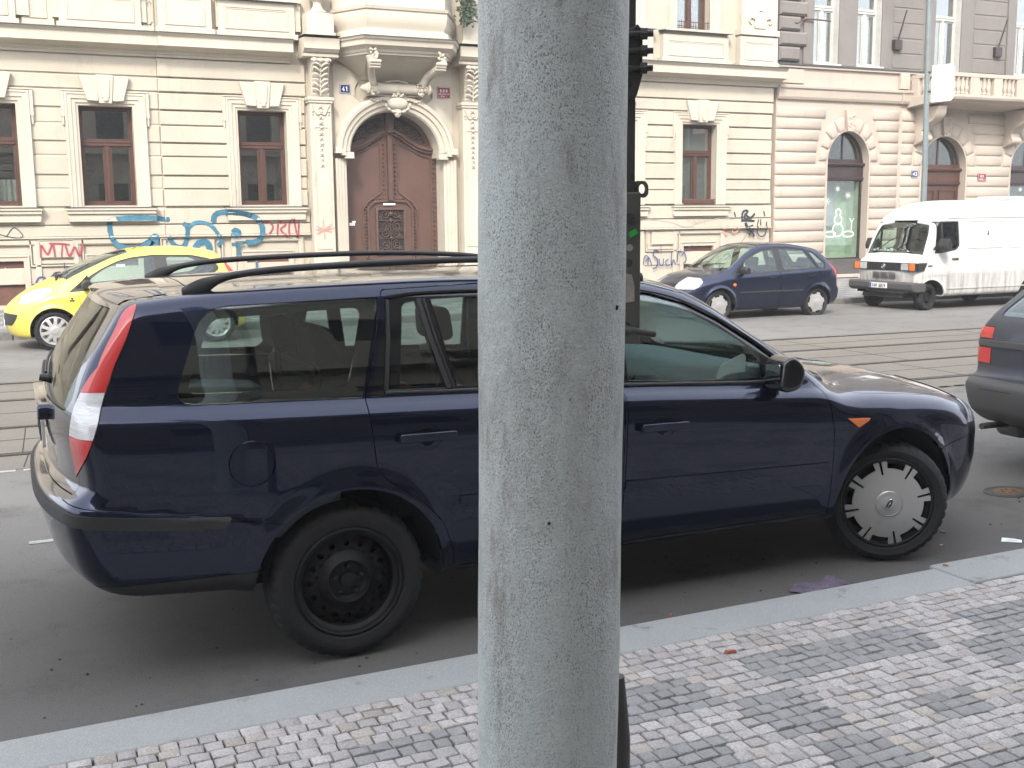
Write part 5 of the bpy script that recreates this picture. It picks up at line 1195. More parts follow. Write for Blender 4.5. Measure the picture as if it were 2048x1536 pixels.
# rusticated blocks on the piers
bands = [(4.19, 3.885, .03), (3.855, 3.60, .010), (3.575, 3.265, .03), (3.235, 3.005, .010), (2.98, 2.64, .03), (2.61, 2.385, .010), (2.36, 2.04, .03)]
piers = [(-8.9, -4.2), (-3.05, -.72), (.46, 1.21), (2.56, 4.28), (5.42, 5.72), (9.55, 9.62), (10.78, 12.42), (13.62, 14.72), (15.9, 17.40)]
b = MB()
for xa, xb in piers:
    cuts = [xa, xb] if not (xa < 2.87 < xb) else [xa, 2.87, xb]
    for a, c in zip(cuts[:-1], cuts[1:]):
        for zt, zb_, d in bands: b.cbox(a+.008, c-.008, WY-d-rk(a+.1), WY, zb_, zt, .012)
part(b, 'rusticated_pier', 'cream', smooth=30)
b = MB()
def seg(xa, xb, z0, z1, d, c=.012):
    """a course across the front, stepping out at x=2.87 and interrupted by the portal"""
    for a, e in ((X0, 2.87), (2.87, 5.74), (9.55, X1)):
        b.cbox(a, e+(-.001 if e == 2.87 else 0), WY-d-rk(a+.1), WY-.0005, z0, z1, c)
seg(0, 0, 4.225, 4.47, .03); seg(0, 0, 4.50, 4.84, .03); seg(0, 0, 1.70, 1.995, .035); seg(0, 0, 1.475, 1.68, .05); seg(0, 0, 1.44, 1.475, .085, .01)
part(b, 'string_course', 'cream', smooth=30)
def xprofile(b, prof, xa, xb, dy=0.): b.prism([(WY-o-dy, z) for o, z in prof], 'x', xa, xb)
CP = [(0, 4.86), (.05, 4.86), (.06, 4.90), (.10, 4.92), (.12, 4.97), (.20, 5.00), (.36, 5.02), (.38, 5.03), (.38, 5.20), (.40, 5.22), (.44, 5.26), (0, 5.30)]
b = MB(); f = MB()
for a, e in ((X0, 2.869), (2.87, 5.44), (9.85, X1+.12)):
    d = rk(a+.1); b.prism([(WY-o-d if o else WY-.001, z) for o, z in CP], 'x', a, e)
    f.prism([(WY-.46-d, 5.262), (WY-.46-d, 5.275), (WY-.001, 5.32), (WY-.001, 5.303)], 'x', a, e)
part(b, 'cornice', 'creamtrim', smooth=25); part(f, 'cornice_flashing', 'flash', smooth=0)
# window surrounds, keystones, sills
AP = [(0, WY+.01), (.0, WY-.02), (.045, WY-.03), (.05, WY-.05), (.11, WY-.055), (.12, WY-.075), (.19, WY-.085), (.20, WY-.10), (.235, WY-.10), (.24, WY-.07), (.25, WY+.0)]
def surround(xc, z0, z1, w=WW):
    f = MB(); f.sweep(AP, [(xc-w, z0), (xc-w, z1), (xc+w, z1), (xc+w, z0)])
    for sg in (-1, 1):
        f.box(xc+sg*(w+.243), xc+sg*(w+.30), WY-.085, WY, z1-.22, z1+.245); f.box(xc+sg*(w+.256), xc+sg*(w+.29), WY-.075, WY, z1-.34, z1-.222); f.ball((xc+sg*(w+.273), WY-.05, z1-.36), .025, 8)
    f.box(xc-w-.30, xc+w+.30, WY-.095, WY, z1+.251, z1+.275)
    return part(f, 'window_surround', 'creamtrim', smooth=30)
for xc in wins:
    surround(xc, Z0-.03, Z1)
    k = MB()
    for sg in (-1, 1): k.prism([(xc+sg*.12, 3.99), (xc+sg*.325, 4.0), (xc+sg*.45, 4.46), (xc+sg*.14, 4.46)], 'y', WY-.15, WY-.0)
    k.prism([(xc-.115, 3.95), (xc+.115, 3.95), (xc+.16, 4.475), (xc-.16, 4.475)], 'y', WY-.18, WY)
    k.prism([(xc-.07, 4.05), (xc+.07, 4.05), (xc+.10, 4.40), (xc+.05, 4.44), (xc-.05, 4.44), (xc-.10, 4.40)], 'y', WY-.20, WY-.17); k.ball((xc, WY-.19, 4.02), .055, 10, (1, .6, .8))
    part(k, 'keystone', 'creamtrim', smooth=30, bevel=.012)
    s = MB(); s.box(xc-.82, xc+.82, WY-.20, WY+.2, 1.965, 2.015); s.box(xc-.80, xc+.80, WY-.17, WY-.03, 1.90, 1.964); s.box(xc-.79, xc+.79, WY-.13, WY-.03, 1.79, 1.899); s.box(xc-.78, xc+.78, WY-.15, WY-.03, 1.755, 1.789)
    so_ = part(s, 'sill', 'creamtrim', smooth=0, bevel=.008)
    MB().box(xc-.83, xc+.83, WY-.215, WY+.16, 2.016, 2.026).build('sill_flashing', M['flash'], so_, smooth=0)
cur = {-.15: (2.55, 2.12), 1.895: None, 4.85: None, 15.305: 'blind', 13.02: 'blind', 10.18: (2.9, 2.1), -3.64: (2.8, 2.1)}
for xc in wins: o = casement(B41, xc-WW, xc+WW, Z0, Z1, WY+.20, 3.24, curtain=cur[xc], plant=(xc in (1.895, 4.85))); o.location = OFF
o = MB(); o.box(15.305-.42, 15.305+.42, WY-.02, WY+.10, 2.03, 2.16); 
for k in range(2): o.box(15.305-.46, 15.305+.46, WY-.04, WY-.021, 2.06+.06*k, 2.10+.06*k)
part(o, 'planter_box', 'board', smooth=0)
for xc in uw:
    for zz in (6.08, 10.2):
        o = casement(B41, xc-.46, xc+.46, zz, zz+2.1, WY+.2, zz+1.35, curtain=(zz+1.2, zz+.2) if xc < 14 else None, plant=(zz < 7)); o.location = OFF
        f = MB(); f.sweep(AP, [(xc-.46, zz), (xc-.46, zz+2.1), (xc+.46, zz+2.1), (xc+.46, zz)]); f.box(xc-.85, xc+.85, WY-.16, WY-.02, zz-.06, zz-.005); f.box(xc-.83, xc+.83, WY-.10, WY-.01, zz-.60 if zz < 7 else zz-.2, zz-.062)
        part(f, 'upper_window_surround', 'creamtrim', smooth=30)
        g = MB(); 
        for q in range(13): g.tube([(xc-.4+q*.066, WY-.02, zz+.0), (xc-.4+q*.066, WY-.02, zz+.20+.03*math.sin(q*1.6))], .008, 5)
        g.box(xc-.44, xc+.44, WY-.03, WY-.012, zz+.17, zz+.185); part(g, 'window_railing', 'iron', smooth=0)
# parapet panels above the cornice
def framed(b, xa, xb, za, zb_, d, m=.12):
    b.box(xa, xb, WY-d, WY-.0, za, zb_)
    for k, (e, dd) in enumerate(((m, .018), (m+.03, .008))):
        gframe(b, xa+e, xb-e, za+e, zb_-e, .028, WY-d-dd, WY-d)
b = MB()
for xa, xb, za, zb_, d in ((-8, -.9, 5.33, 6.02, .10), (-.8, .45, 5.33, 6.02, .14), (.55, 1.1, 5.33, 6.02, .06), (1.18, 2.62, 5.33, 6.02, .15), (2.66, 2.86, 5.33, 6.0, .05), (2.92, 3.92, 5.33, 6.10, .20), (4.05, 5.55, 5.33, 6.0, .16), (9.9, 12.1, 5.33, 6.0, .16), (12.3, 13.9, 5.33, 6.0, .15), (14.17, 15.98, 5.33, 5.93, .16), (16.3, 17.40, 5.33, 6.0, .20)): framed(b, xa, xb, za, zb_, d)
for xa, xb, d in ((-.9, .5, .19), (1.13, 2.67, .2), (2.87, 3.97, .25), (4.0, 5.6, .21), (14.1, 16.05, .21), (16.25, 17.41, .25)): b.box(xa, xb, WY-d, WY, 5.30, 5.40)
part(b, 'parapet_panel', 'creamtrim', smooth=0, bevel=.006)
f = MB()
for xa, xb in ((1.13, 2.67), (4.0, 5.6), (14.12, 16.05), (12.25, 13.95)): f.prism([(WY-.24, 6.0), (WY-.24, 6.012), (WY, 6.04), (WY, 6.02)], 'x', xa, xb)
part(f, 'ledge_flashing', 'flash', smooth=0)
# volute ornament and pilaster at the right upper corner
b = MB(); b.box(16.35, 17.40, WY-.16, WY, 6.02, 9.5); b.box(16.28, 17.41, WY-.24, WY, 6.03, 6.16); b.tube(cr([(16.62, WY-.18, 6.30), (16.55, WY-.18, 6.38), (16.62, WY-.18, 6.45), (16.72, WY-.18, 6.42), (16.78, WY-.18, 6.55), (16.88, WY-.18, 6.63), (16.98, WY-.18, 6.55), (17.04, WY-.18, 6.42), (17.14, WY-.18, 6.45), (17.21, WY-.18, 6.38), (17.14, WY-.18, 6.30)], 4), .03, 6); b.prism(roundpoly([(16.70, 6.2), (17.06, 6.2), (17.04, 6.5), (16.88, 6.6), (16.72, 6.5)], .06), 'y', WY-.2, WY-.15)
part(b, 'corner_pilaster', 'creamtrim', smooth=35)
# base zone: stepped frames, plaques, basement boards
b = MB()
for xc in wins:
    if xc > 9 and xc < 12: pass
    b.sweep([(0, WY), (0, WY-.03), (.07, WY-.035), (.08, WY-.055), (.10, WY-.055), (.11, WY-.03)], [(xc-.43, .2), (xc-.43, 1.04), (xc+.43, 1.04), (xc+.43, .2)])
    b.sweep([(.20, WY), (.20, WY-.04), (.225, WY-.06), (.30, WY-.06), (.31, WY)], [(xc-.43, .2), (xc-.43, 1.12), (xc+.43, 1.12), (xc+.43, .2)])
part(b, 'basement_window_frame', 'cream', smooth=30)
pl = [.87, 3.2, 14.2, 16.7, 11.6]
b = MB()
for xc, hw in zip([.87, 3.35, 14.28, 11.6, -1.9], (.42, .55, .42, .5, .8)):
    b.cbox(xc-hw+.10, xc+hw-.10, WY-.06, WY, 1.08, 1.40, .02); gframe(b, xc-hw, xc+hw, .98, 1.435, .06, WY-.035, WY); gframe(b, xc-hw-.05, xc+hw+.05, .93, 1.437, .025, WY-.06, WY)
for a, e in ((X0, 5.7), (9.55, X1)): b.cbox(a, e, WY-.02, WY, .60, .905, .01)
part(b, 'base_plaque', 'cream', smooth=0)
b = MB()
for a, e in ((X0, 5.74), (9.55, X1)):
    for xa, xb in [(a, e)]:
        pass
for xc in wins:
    q = MB(); q.box(xc-.43, xc+.43, WY+.05, WY+.09, .22, 1.04)
    for k in range(1, 4): q.box(xc-.43+k*.215-.004, xc-.43+k*.215+.004, WY+.045, WY+.049, .22, 1.04)
    part(q, 'basement_board', 'board', smooth=0)
# ------------------------------------------------------------------ portal
b = MB()
for xa, xb in ((5.76, 6.20), (9.08, 9.52)):
    xm = (xa+xb)/2
    b.box(xa-.04, xb+.04, WY-.34, WY, -.3, 1.0); b.box(xa, xb, WY-.28, WY, 1.0, 4.18); b.box(xa-.05, xb+.05, WY-.33, WY, 4.14, 4.20); b.box(xa-.03, xb+.03, WY-.31, WY, 4.09, 4.139)
    gframe(b, xa+.06, xb-.06, 1.15, 3.62, .022, WY-.295, WY-.281)
    # console with leaf
    b.prism([(WY-.28, 4.2), (WY-.31, 4.25), (WY-.30, 4.5), (WY-.34, 4.7), (WY-.44, 4.84), (WY-.46, 4.93), (WY-.40, 4.96), (WY, 4.96), (WY, 4.2)], 'x', xa+.04, xb-.04)
    b.prism([(WY, 4.965), (WY-.46, 4.965), (WY-.47, 5.02), (WY-.42, 5.025)]+[(WY-.50, 5.06), (WY-.53, 5.10), (WY-.56, 5.11), (WY-.56, 5.24), (WY-.60, 5.31), (WY, 5.36)], 'x', xa-.14, xb+.14)
    b.box(xa-.05, xb+.05, WY-.50, WY-.1, 5.365, 5.80); b.box(xa-.08, xb+.08, WY-.52, WY-.1, 5.365, 5.43)
    b.lathe([(0, 5.80), (.20, 5.80), (.21, 5.84), (.13, 5.88), (.09, 5.95), (.08, 6.02), (.11, 6.05), (.19, 6.12), (.23, 6.25), (.20, 6.38), (.10, 6.45), (0, 6.47)], (xm, WY-.30, 0), 'z', 20)
part(b, 'pilaster', 'creamtrim', smooth=30)
f = MB()
for xa, xb in ((5.76, 6.20), (9.08, 9.52)): f.box(xa-.16, xb+.16, WY-.62, WY, 5.37-.008, 5.372-.008)
part(f, 'pilaster_flashing', 'flash', smooth=0)
b = MB(); rr = random.Random(3)
for xa, xb in ((5.76, 6.20), (9.08, 9.52)):
    xm = (xa+xb)/2
    for k in range(3): b.ball((xm-.13+.13*k, WY-.45, 4.90), .06, 8, (1, .8, .9))
    b.tube([(xa+.02, WY-.45, 4.9), (xb-.02, WY-.45, 4.9)], .03, 8)
    for sg in (-1, 1):
        for k in range(6):
            t = k/5; z = 4.30+.5*t; dd = .33+.09*t*t
            b.tube(cr([(xm, WY-dd, z-.03), (xm+sg*.07, WY-dd-.04, z+.03), (xm+sg*.14, WY-dd-.03, z+.05+.02*math.sin(k*2)), (xm+sg*.17, WY-dd+.0, z+.01)], 3), [.012, .018, .022, .024, .024, .022, .02, .016, .012, .008], 6)
    b.tube([(xm, WY-.34, 4.22), (xm, WY-.34, 4.5), (xm, WY-.42, 4.82)], .014, 6)
    # garland of beads on the shaft
    for k in range(12):
        z = 4.02-k*.105; s = .034*(1-.035*k)+.008*(k % 2); b.ball((xm+.008*math.sin(k*2), WY-.30, z), s, 7, (1, .7, 1.1))
        for sg in (-1, 1): b.ball((xm+sg*(.035-.001*k), WY-.295, z-.04), s*.5, 6, (1.2, .6, .8))
    for sg in (-1, 1): b.tube(cr([(xm, WY-.30, 3.88), (xm+sg*.08, WY-.30, 3.86), (xm+sg*.13, WY-.30, 3.96), (xm+sg*.17, WY-.30, 4.05)], 3), .016, 6); b.ball((xm+sg*.17, WY-.29, 3.92), .025, 6); b.ball((xm+sg*.165, WY-.29, 3.86), .018, 6)
part(b, 'pilaster_carving', 'creamtrim', smooth=50)
# archivolt and jamb mouldings
b = MB()
arc = [arcpt(math.pi*(1-k/36)) for k in range(37)]
b.sweep([(-.004, WY+.30), (-.004, WY-.05), (.03, WY-.09), (.10, WY-.10), (.115, WY-.14), (.20, WY-.15), (.215, WY-.19), (.28, WY-.20), (.31, WY-.16), (.33, WY-.10), (.345, WY)], arc)
for sg in (-1, 1):
    for (xa, xb, za, d) in ((.94, 1.13, 3.03, .16), (1.13, 1.21, 3.09, .20), (1.21, 1.34, 3.13, .23)):
        b.box(XC+sg*xa, XC+sg*xb, WY-d, WY, za, za+.10); b.box(XC+sg*(xa+.0), XC+sg*(xb+.015), WY-d-.02, WY, za-.028, za-.0005)
    b.sweep([(-.004, WY+.4), (-.004, WY-.05), (.05, WY-.06), (.06, WY-.09), (.12, WY-.09), (.13, WY-.12), (.19, WY-.12), (.20, WY-.15), (.25, WY-.15), (.26, WY)], [(XC-sg*1.085, -.2), (XC-sg*1.085, 3.0)] if sg > 0 else [(XC+1.085, 3.0), (XC+1.085, -.2)])
part(b, 'portal_moulding', 'creamtrim', smooth=30)
b = MB()
# curved spandrel panels, roll, brackets, shield
for sg in (-1, 1):
    P = [(XC+sg*1.30, 4.90), (XC+sg*1.30, 3.35), (XC+sg*1.24, 3.55), (XC+sg*1.05, 3.86), (XC+sg*.78, 4.08), (XC+sg*.72, 4.16), (XC+sg*.86, 4.28), (XC+sg*.86, 4.45), (XC+sg*.78, 4.58), (XC+sg*.92, 4.78), (XC+sg*1.1, 4.88)]
    b.prism(P, 'y', WY-.03, WY)
    b.tube([(x, WY-.035, z) for x, z in P[2:]], .012, 5)
    b.lathe([(0, 0), (.09, 0), (.11, .01), (.115, .03), (.10, .05), (.06, .06), (0, .06)], (XC+sg*.66, WY-.30, 4.42), 'x', 16)
b.lathe([(.10, -.66), (.10, .66)], (XC, WY-.24, 4.42), 'x', 24)
for sg in (-1, 1): b.lathe([(.10, sg*.66), (.075, sg*.70), (.06, sg*.76), (0, sg*.80)], (XC, WY-.24, 4.42), 'x', 18) if sg > 0 else b.lathe([(0, -.80), (.06, -.76), (.075, -.70), (.10, -.66)], (XC, WY-.24, 4.42), 'x', 18)
b.box(XC-.60, XC+.60, WY-.2, WY, 4.28, 4.31)
part(b, 'portal_roll', 'creamtrim', smooth=40)
b = MB()
for sg in (-1, 1):
    for k in range(46):
        a = rr.uniform(0, 6.28); q = rr.random()**.5; b.ball((XC+sg*.52+q*.11*math.cos(a), WY-.32-.03*rr.random(), 4.44+q*.16*math.sin(a)), rr.uniform(.018, .034), 6)
    for k in range(8): b.ball((XC+sg*(.20+.05*k), WY-.2, 4.19+.02*math.sin(k)), .028, 6)
    # scroll bracket below the bay
    b.tube(cr([(XC+sg*.78, WY-.95, 4.98), (XC+sg*.74, WY-.90, 4.84), (XC+sg*.68, WY-.66, 4.76), (XC+sg*.60, WY-.42, 4.66), (XC+sg*.54, WY-.32, 4.52)], 5), [.09]*8+[.075]*13, 8)
    for k in range(3): b.tube([(XC+sg*.70-.10, WY-1.0+.03*k, 4.86-.05*k), (XC+sg*.70+.12, WY-1.0+.03*k, 4.86-.05*k)], .035, 8)
    for k in range(14): b.ball((XC+sg*.72+rr.uniform(-.07, .07), WY-1.0, 4.98+rr.uniform(-.07, .12)), rr.uniform(.02, .04), 6)
b.ball((XC, WY-.26, 4.13), .17, 16, (1.35, .55, .75)); b.ball((XC, WY-.24, 3.98), .10, 12, (.9, .6, 1.4))
for k in range(26): a = math.pi*k/25; b.ball((XC+.26*math.cos(a), WY-.28, 4.12-.17*math.sin(a)), .026+.01*math.sin(k*1.7), 6)
for k in range(12): b.ball((XC-.11+.02*k, WY-.30, 4.27+.03*math.sin(k*1.3)+.04*(1-abs(k-6)/6)), .026, 6)
for k in range(12): b.ball((XC-.22+.04*k, WY-.22, 4.56+.035*(1-abs(k-5.5)/5.5)), .022, 6, (1.4, .7, .8))
part(b, 'portal_carving', 'creamtrim', smooth=60)
# bay over the door
def loft(b, levels, xc, cap=True):
    vs = []
    for z, d, hw, hb in levels:
        for p in ((xc-hb, WY), (xc-hb, WY-d*.12), (xc-hw, WY-d), (xc+hw, WY-d), (xc+hb, WY-d*.12), (xc+hb, WY)): vs.append((p[0], p[1], z))
    m = 6; fs = [(i*m+j, i*m+j+1, (i+1)*m+j+1, (i+1)*m+j) for i in range(len(levels)-1) for j in range(m-1)]
    fs.append(tuple(range(m))[::-1]); fs.append(tuple((len(levels)-1)*m+j for j in range(m))); b.add(vs, fs)
b = MB()
loft(b, [(4.60, .06, .60, .70), (4.70, .16, .66, .80), (4.82, .38, .72, .95), (4.93, .66, .78, 1.12), (5.0, .86, .82, 1.24), (5.0, .90, .84, 1.26)], XC)
loft(b, [(5.002, .90, .84, 1.26), (5.05, .91, .845, 1.27), (5.055, .94, .86, 1.30), (5.10, .96, .87, 1.32), (5.12, 1.0, .89, 1.36), (5.16, 1.06, .92, 1.42), (5.165, 1.08, .93, 1.44), (5.26, 1.10, .94, 1.45), (5.28, 1.14, .96, 1.49), (5.32, 1.16, .97, 1.5)], XC)
loft(b, [(5.335, 1.0, .87, 1.36), (5.46, .99, .865, 1.35), (5.47, .94, .84, 1.32), (5.50, .90, .82, 1.29), (5.54, .91, .82, 1.30), (5.60, .95, .84, 1.33), (5.78, .98, .86, 1.36), (5.86, .97, .855, 1.35), (5.87, 1.0, .87, 1.38), (5.93, 1.02, .88, 1.39), (5.94, .93, .83, 1.30), (9.0, .93, .83, 1.30)], XC)
part(b, 'bay', 'creamtrim', smooth=25)
b = MB(); loft(b, [(5.321, 1.18, .98, 1.52), (5.334, 1.18, .98, 1.52)], XC); part(b, 'bay_flashing', 'flash', smooth=0)
b = MB(); rr = random.Random(8)
for k in range(300):
    px, pz = rr.gauss(9.05, .10), rr.uniform(5.75, 6.5); t = rr.uniform(0, 6.28); s = .06; py = WY-.7+rr.uniform(-.15, .15)
    b.add([(px, py, pz), (px+s*math.cos(t), py+.02, pz+s*math.sin(t)), (px+1.5*s*math.cos(t+.4), py-.02, pz+1.5*s*math.sin(t+.4)), (px+s*math.cos(t+.9), py+.02, pz+s*math.sin(t+.9))], [(0, 1, 2, 3)])
part(b, 'balcony_plant', 'leaf', smooth=0)
# door leaf
DY = WY+.42
b = MB(); b.box(XC-1.2, XC+1.2, DY+.002, DY+.08, -.3, 4.15)
def wave(x): return 3.22+.40*math.exp(-((x-XC)/.50)**2)*1.0-.02
dr = part(b, 'door', 'door', smooth=0)
def dpart(b, n, m, **k): o = b.build(n, M[m], dr, **k); return o
b = MB(); xs = np.linspace(XC-1.085, XC+1.085, 41)
for off, h, d in ((0, .05, .10), (-.055, .045, .06), (.055, .03, .05)):
    P = [(x, wave(x)+off) for x in xs]; b.prism(P+[(x, z+h) for x, z in P[::-1]], 'y', DY-d, DY-.0005)
b.box(XC-.09, XC+.09, DY-.12, DY, wave(XC)+.05, 4.04); b.box(XC-.05, XC+.05, DY-.16, DY, 3.58, 3.72); b.box(XC-.05, XC+.05, DY-.11, DY, 2.15, 3.52)
b.box(XC-.02, XC+.02, DY-.13, DY-.111, 2.15, 3.52)
for sg in (-1, 1):
    P = [(XC+sg*.20, 2.32), (XC+sg*.20, 3.35), (XC+sg*.45, 3.26), (XC+sg*.75, 3.10), (XC+sg*.95, 3.05), (XC+sg*.95, 1.0), (XC+sg*.62, 1.0), (XC+sg*.62, 1.95), (XC+sg*.50, 2.12)]
    b.tube([(x, DY-.01, z) for x, z in P+[P[0]]], .022, 6)
P = [(XC-.50, .9), (XC-.50, 1.98), (XC-.36, 2.12), (XC-.10, 2.14), (XC+.10, 2.14), (XC+.36, 2.12), (XC+.50, 1.98), (XC+.50, .9)]
b.tube([(x, DY-.02, z) for x, z in P], .03, 6)
gframe(b, XC-.34, XC+.34, 1.0, 2.00, .05, DY-.05, DY)
dpart(b, 'door_mouldings', 'doorhi', smooth=35)
b = MB()
def studs(P, n_, s=.017, d=.05):
    tot = [0]
    for i in range(len(P)-1): tot.append(tot[-1]+math.dist(P[i], P[i+1]))
    for k in range(n_):
        t = tot[-1]*(k+.5)/n_; i = max(j for j in range(len(P)-1) if tot[j] <= t); u = (t-tot[i])/(tot[i+1]-tot[i]); x = P[i][0]+(P[i+1][0]-P[i][0])*u; z = P[i][1]+(P[i+1][1]-P[i][1])*u
        b.add([(x-s, DY, z-s), (x+s, DY, z-s), (x+s, DY, z+s), (x-s, DY, z+s), (x, DY-d, z)], [(0, 1, 4), (1, 2, 4), (2, 3, 4), (3, 0, 4)])
for sg in (-1, 1):
    studs([(XC+sg*.13, 2.25), (XC+sg*.13, 3.38)], 12); studs([(XC+sg*.14, 3.44), (XC+sg*.35, 3.36), (XC+sg*.6, 3.16), (XC+sg*1.0, 3.05)], 11); studs([(XC+sg*1.02, 3.0), (XC+sg*1.02, .5)], 24)
    studs([(XC+sg*.12, 2.19), (XC+sg*.33, 2.19), (XC+sg*.55, 2.0), (XC+sg*.56, .9)], 22); studs([(XC+sg*.1, 3.56), (XC+sg*.4, 3.43), (XC+sg*.7, 3.22), (XC+sg*1.03, 3.15)], 16, .012, .075)
dpart(b, 'door_studs', 'door', smooth=0)
def spiral(b, cx, cz, r, t0, turns, y, sg=1, w=.011):
    P = []
    for k in range(22):
        t = k/21; a = t0+sg*turns*2*math.pi*t; q = r*(1-.82*t); P.append((cx+q*math.cos(a), y, cz+q*math.sin(a)))
    b.tube(P, w, 5)
gl_ = MB(); gl_.box(XC-.29, XC+.29, DY-.004, DY-.001, 1.02, 1.96)
for sg in (-1, 1):
    P = []
    for k in range(9): t = .30+.95*k/8; P.append((XC+sg*(1.0*math.cos(math.pi/2-t)*.86), 3.22+.70*math.sin(math.pi/2-t)))
    Q = [(XC+sg*.14, 3.90-.02), (XC+sg*.14, 3.66)]+[(XC+sg*x, wave(XC+x)+.14) for x in (.3, .5, .7, .84)]
    gl_.prism([p for p in Q+P[::-1]], 'y', DY-.004, DY-.001)
build_parts(gl_, 'grille_opening', M['dark'], dr, None, smooth=0)
b = MB()
for sg in (-1, 1):
    for z in (1.86, 1.60, 1.45, 1.20, 1.08):
        spiral(b, XC+sg*.13, z, .105, 1.57, 1.6, DY-.02, sg); spiral(b, XC+sg*.24, z-.08, .05, 3.1, 1.2, DY-.02, -sg)
    for (x, z, r) in ((.24, 3.72, .10), (.42, 3.66, .10), (.58, 3.56, .10), (.72, 3.45, .08), (.30, 3.60, .07), (.50, 3.50, .07), (.84, 3.32, .07)): spiral(b, XC+sg*x, z, r, 1.0*x*5, 1.7, DY-.02, sg, .012)
for z in (1.72, 1.34): b.tube([(XC-.29, DY-.02, z), (XC+.29, DY-.02, z)], .012, 5); b.ball((XC, DY-.03, z), .045, 8)
b.tube([(XC, DY-.02, 1.02), (XC, DY-.02, 1.95)], .010, 5); b.ball((XC, DY-.03, 1.86), .05, 8)
dpart(b, 'iron_grille', 'iron', smooth=50)
b = MB(); b.box(XC-.17, XC+.10, DY-.06, DY-.052, 2.05, 2.09); b.box(XC-.92, XC-.80, DY-.006, DY-.001, 1.62, 1.68); b.box(XC-.86, XC-.78, DY-.006, DY-.001, 1.68, 1.72); dpart(b, 'door_sticker', 'paper', smooth=0)
MB().box(XC-1.2, XC+1.2, WY-.45, WY+.5, -.3, .26).build('door_step', M['plinth'], B41, bevel=.01).location = OFF
# enamel plates
def numplate(parent, off, x, z, y, txt, w=.23, h=.19, cm='enblue'):
    b = MB(); b.box(x-w/2, x+w/2, y-.012, y, z-h/2, z+h/2); p = b.build('number_plate', M[cm], parent, smooth=0, bevel=.003)
    if off: p.location = off
    t = MB(); gframe(t, x-w/2+.008, x+w/2-.008, z-h/2+.008, z+h/2-.008, .006, y-.0135, y-.012)
    text_strokes(t, txt, x-.062, z-.045, .09, .045, .030, lambda u, v: (u, y-.014, v), .009); t.build('number_characters', M['enwhite'], p, smooth=0)
numplate(B41, OFF, 6.575, 4.41, WY-.032, '41')
b = MB(); b.box(8.60, 8.90, WY-.045, WY-.032, 4.29, 4.53); p = part(b, 'red_name_plaque', 'enred', smooth=0)
t = MB(); gframe(t, 8.608, 8.892, 4.298, 4.522, .005, WY-.047, WY-.045)
for k in range(3): text_strokes(t, '8', 8.66+k*.066, 4.42, .055, .036, .02, lambda u, v: (u, WY-.048, v), .006)
text_strokes(t, 'HOLESOVICE', 8.635, 4.37, .026, .017, .0065, lambda u, v: (u, WY-.048, v), .0028); text_strokes(t, 'PRAHA 7', 8.675, 4.325, .024, .014, .006, lambda u, v: (u, WY-.048, v), .0026)
t.build('plaque_characters', M['enwhite'], p, smooth=0)
# graffiti (2 mm ribbons of paint standing on the plaster)
def front_depth(x, z):
    k = rk(x)
    for xc in wins:
        if abs(x-xc) < .83 and z > 1.75: return .15 if z < 1.79 else (.13 if z < 1.9 else .2)
    if z >= 1.69: return .035+k
    if 1.478 < z < 1.69: return .052+k
    if z > 1.425: return .087+k
    return .066
def GYf(d=0.): return lambda x, z: WY-front_depth(x, z)-.005-d
GY = None
def graf(name, m, strokes, label=None, y=GY):
    b = MB()
    for i, (pts, w_) in enumerate(strokes): stroke(b, pts, w_*1.12, GYf(.0008*i) if y is None else y-.0008*i, 14, .12, i)
    o = part(b, name, m, smooth=0)
    if label: o['label'] = label
    return o
def gx(px, py): return None
G = lambda L: L
graf('graffiti', 'spraycyan', [
 ([(4.10, 1.42), (3.55, 1.50)][:0] or [(2.95, 1.78), (2.5, 1.82), (1.95, 1.80), (1.84, 1.72), (1.86, 1.45), (1.97, 1.30), (2.15, 1.24), (2.3, 1.24)], .085),
 ([(2.35, 1.22), (2.55, 1.34), (2.66, 1.46), (2.62, 1.28), (2.5, 1.16)], .12), ([(2.90, 1.47), (2.98, 1.32), (3.10, 1.25), (3.2, 1.28), (3.26, 1.45), (3.27, 1.62), (3.2, 1.72)], .075),
 ([(3.27, 1.60), (3.45, 1.72), (3.7, 1.68), (3.85, 1.50), (3.92, 1.35), (3.84, 1.26)], .065), ([(3.40, 1.18), (3.46, 1.30), (3.60, 1.34), (3.68, 1.24), (3.66, 1.14)], .11),
 ([(3.78, 1.72), (3.82, 1.86), (3.98, 1.92), (4.3, 1.90), (4.62, 1.80), (4.74, 1.62), (4.72, 1.42), (4.58, 1.32), (4.40, 1.32)], .095), ([(4.14, 1.52), (4.20, 1.57), (4.28, 1.52), (4.22, 1.45), (4.14, 1.47), (4.26, 1.49)], .07),
 ([(4.12, 1.28), (4.36, 1.30)], .10), ([(4.27, 1.27), (4.26, 1.05)], .09), ([(4.6, 1.05), (4.60, .8)], .07)], 'big blue outline graffiti')
graf('graffiti', 'sprayred', [([(.58, 1.10), (.60, 1.32), (.70, 1.16), (.80, 1.34), (.83, 1.10)], .032), ([(.74, 1.36), (.95, 1.35), (1.10, 1.33)], .03), ([(.97, 1.34), (.94, 1.10)], .032), ([(1.02, 1.32), (1.08, 1.12), (1.18, 1.28), (1.26, 1.12), (1.34, 1.36)], .032)], 'red MTW tag')
graf('graffiti', 'sprayred', [([(4.68, 1.70), (4.86, 1.72), (4.96, 1.62), (4.88, 1.48), (4.70, 1.42)], .035), ([(4.84, 1.72), (4.80, 1.42)], .032), ([(5.04, 1.42), (5.08, 1.70), (5.22, 1.66), (5.12, 1.56), (5.26, 1.40)], .035), ([(5.28, 1.42), (5.30, 1.68), (5.38, 1.78), (5.42, 1.60), (5.46, 1.40), (5.50, 1.72)], .032)], 'red lettered tag beside the portal')
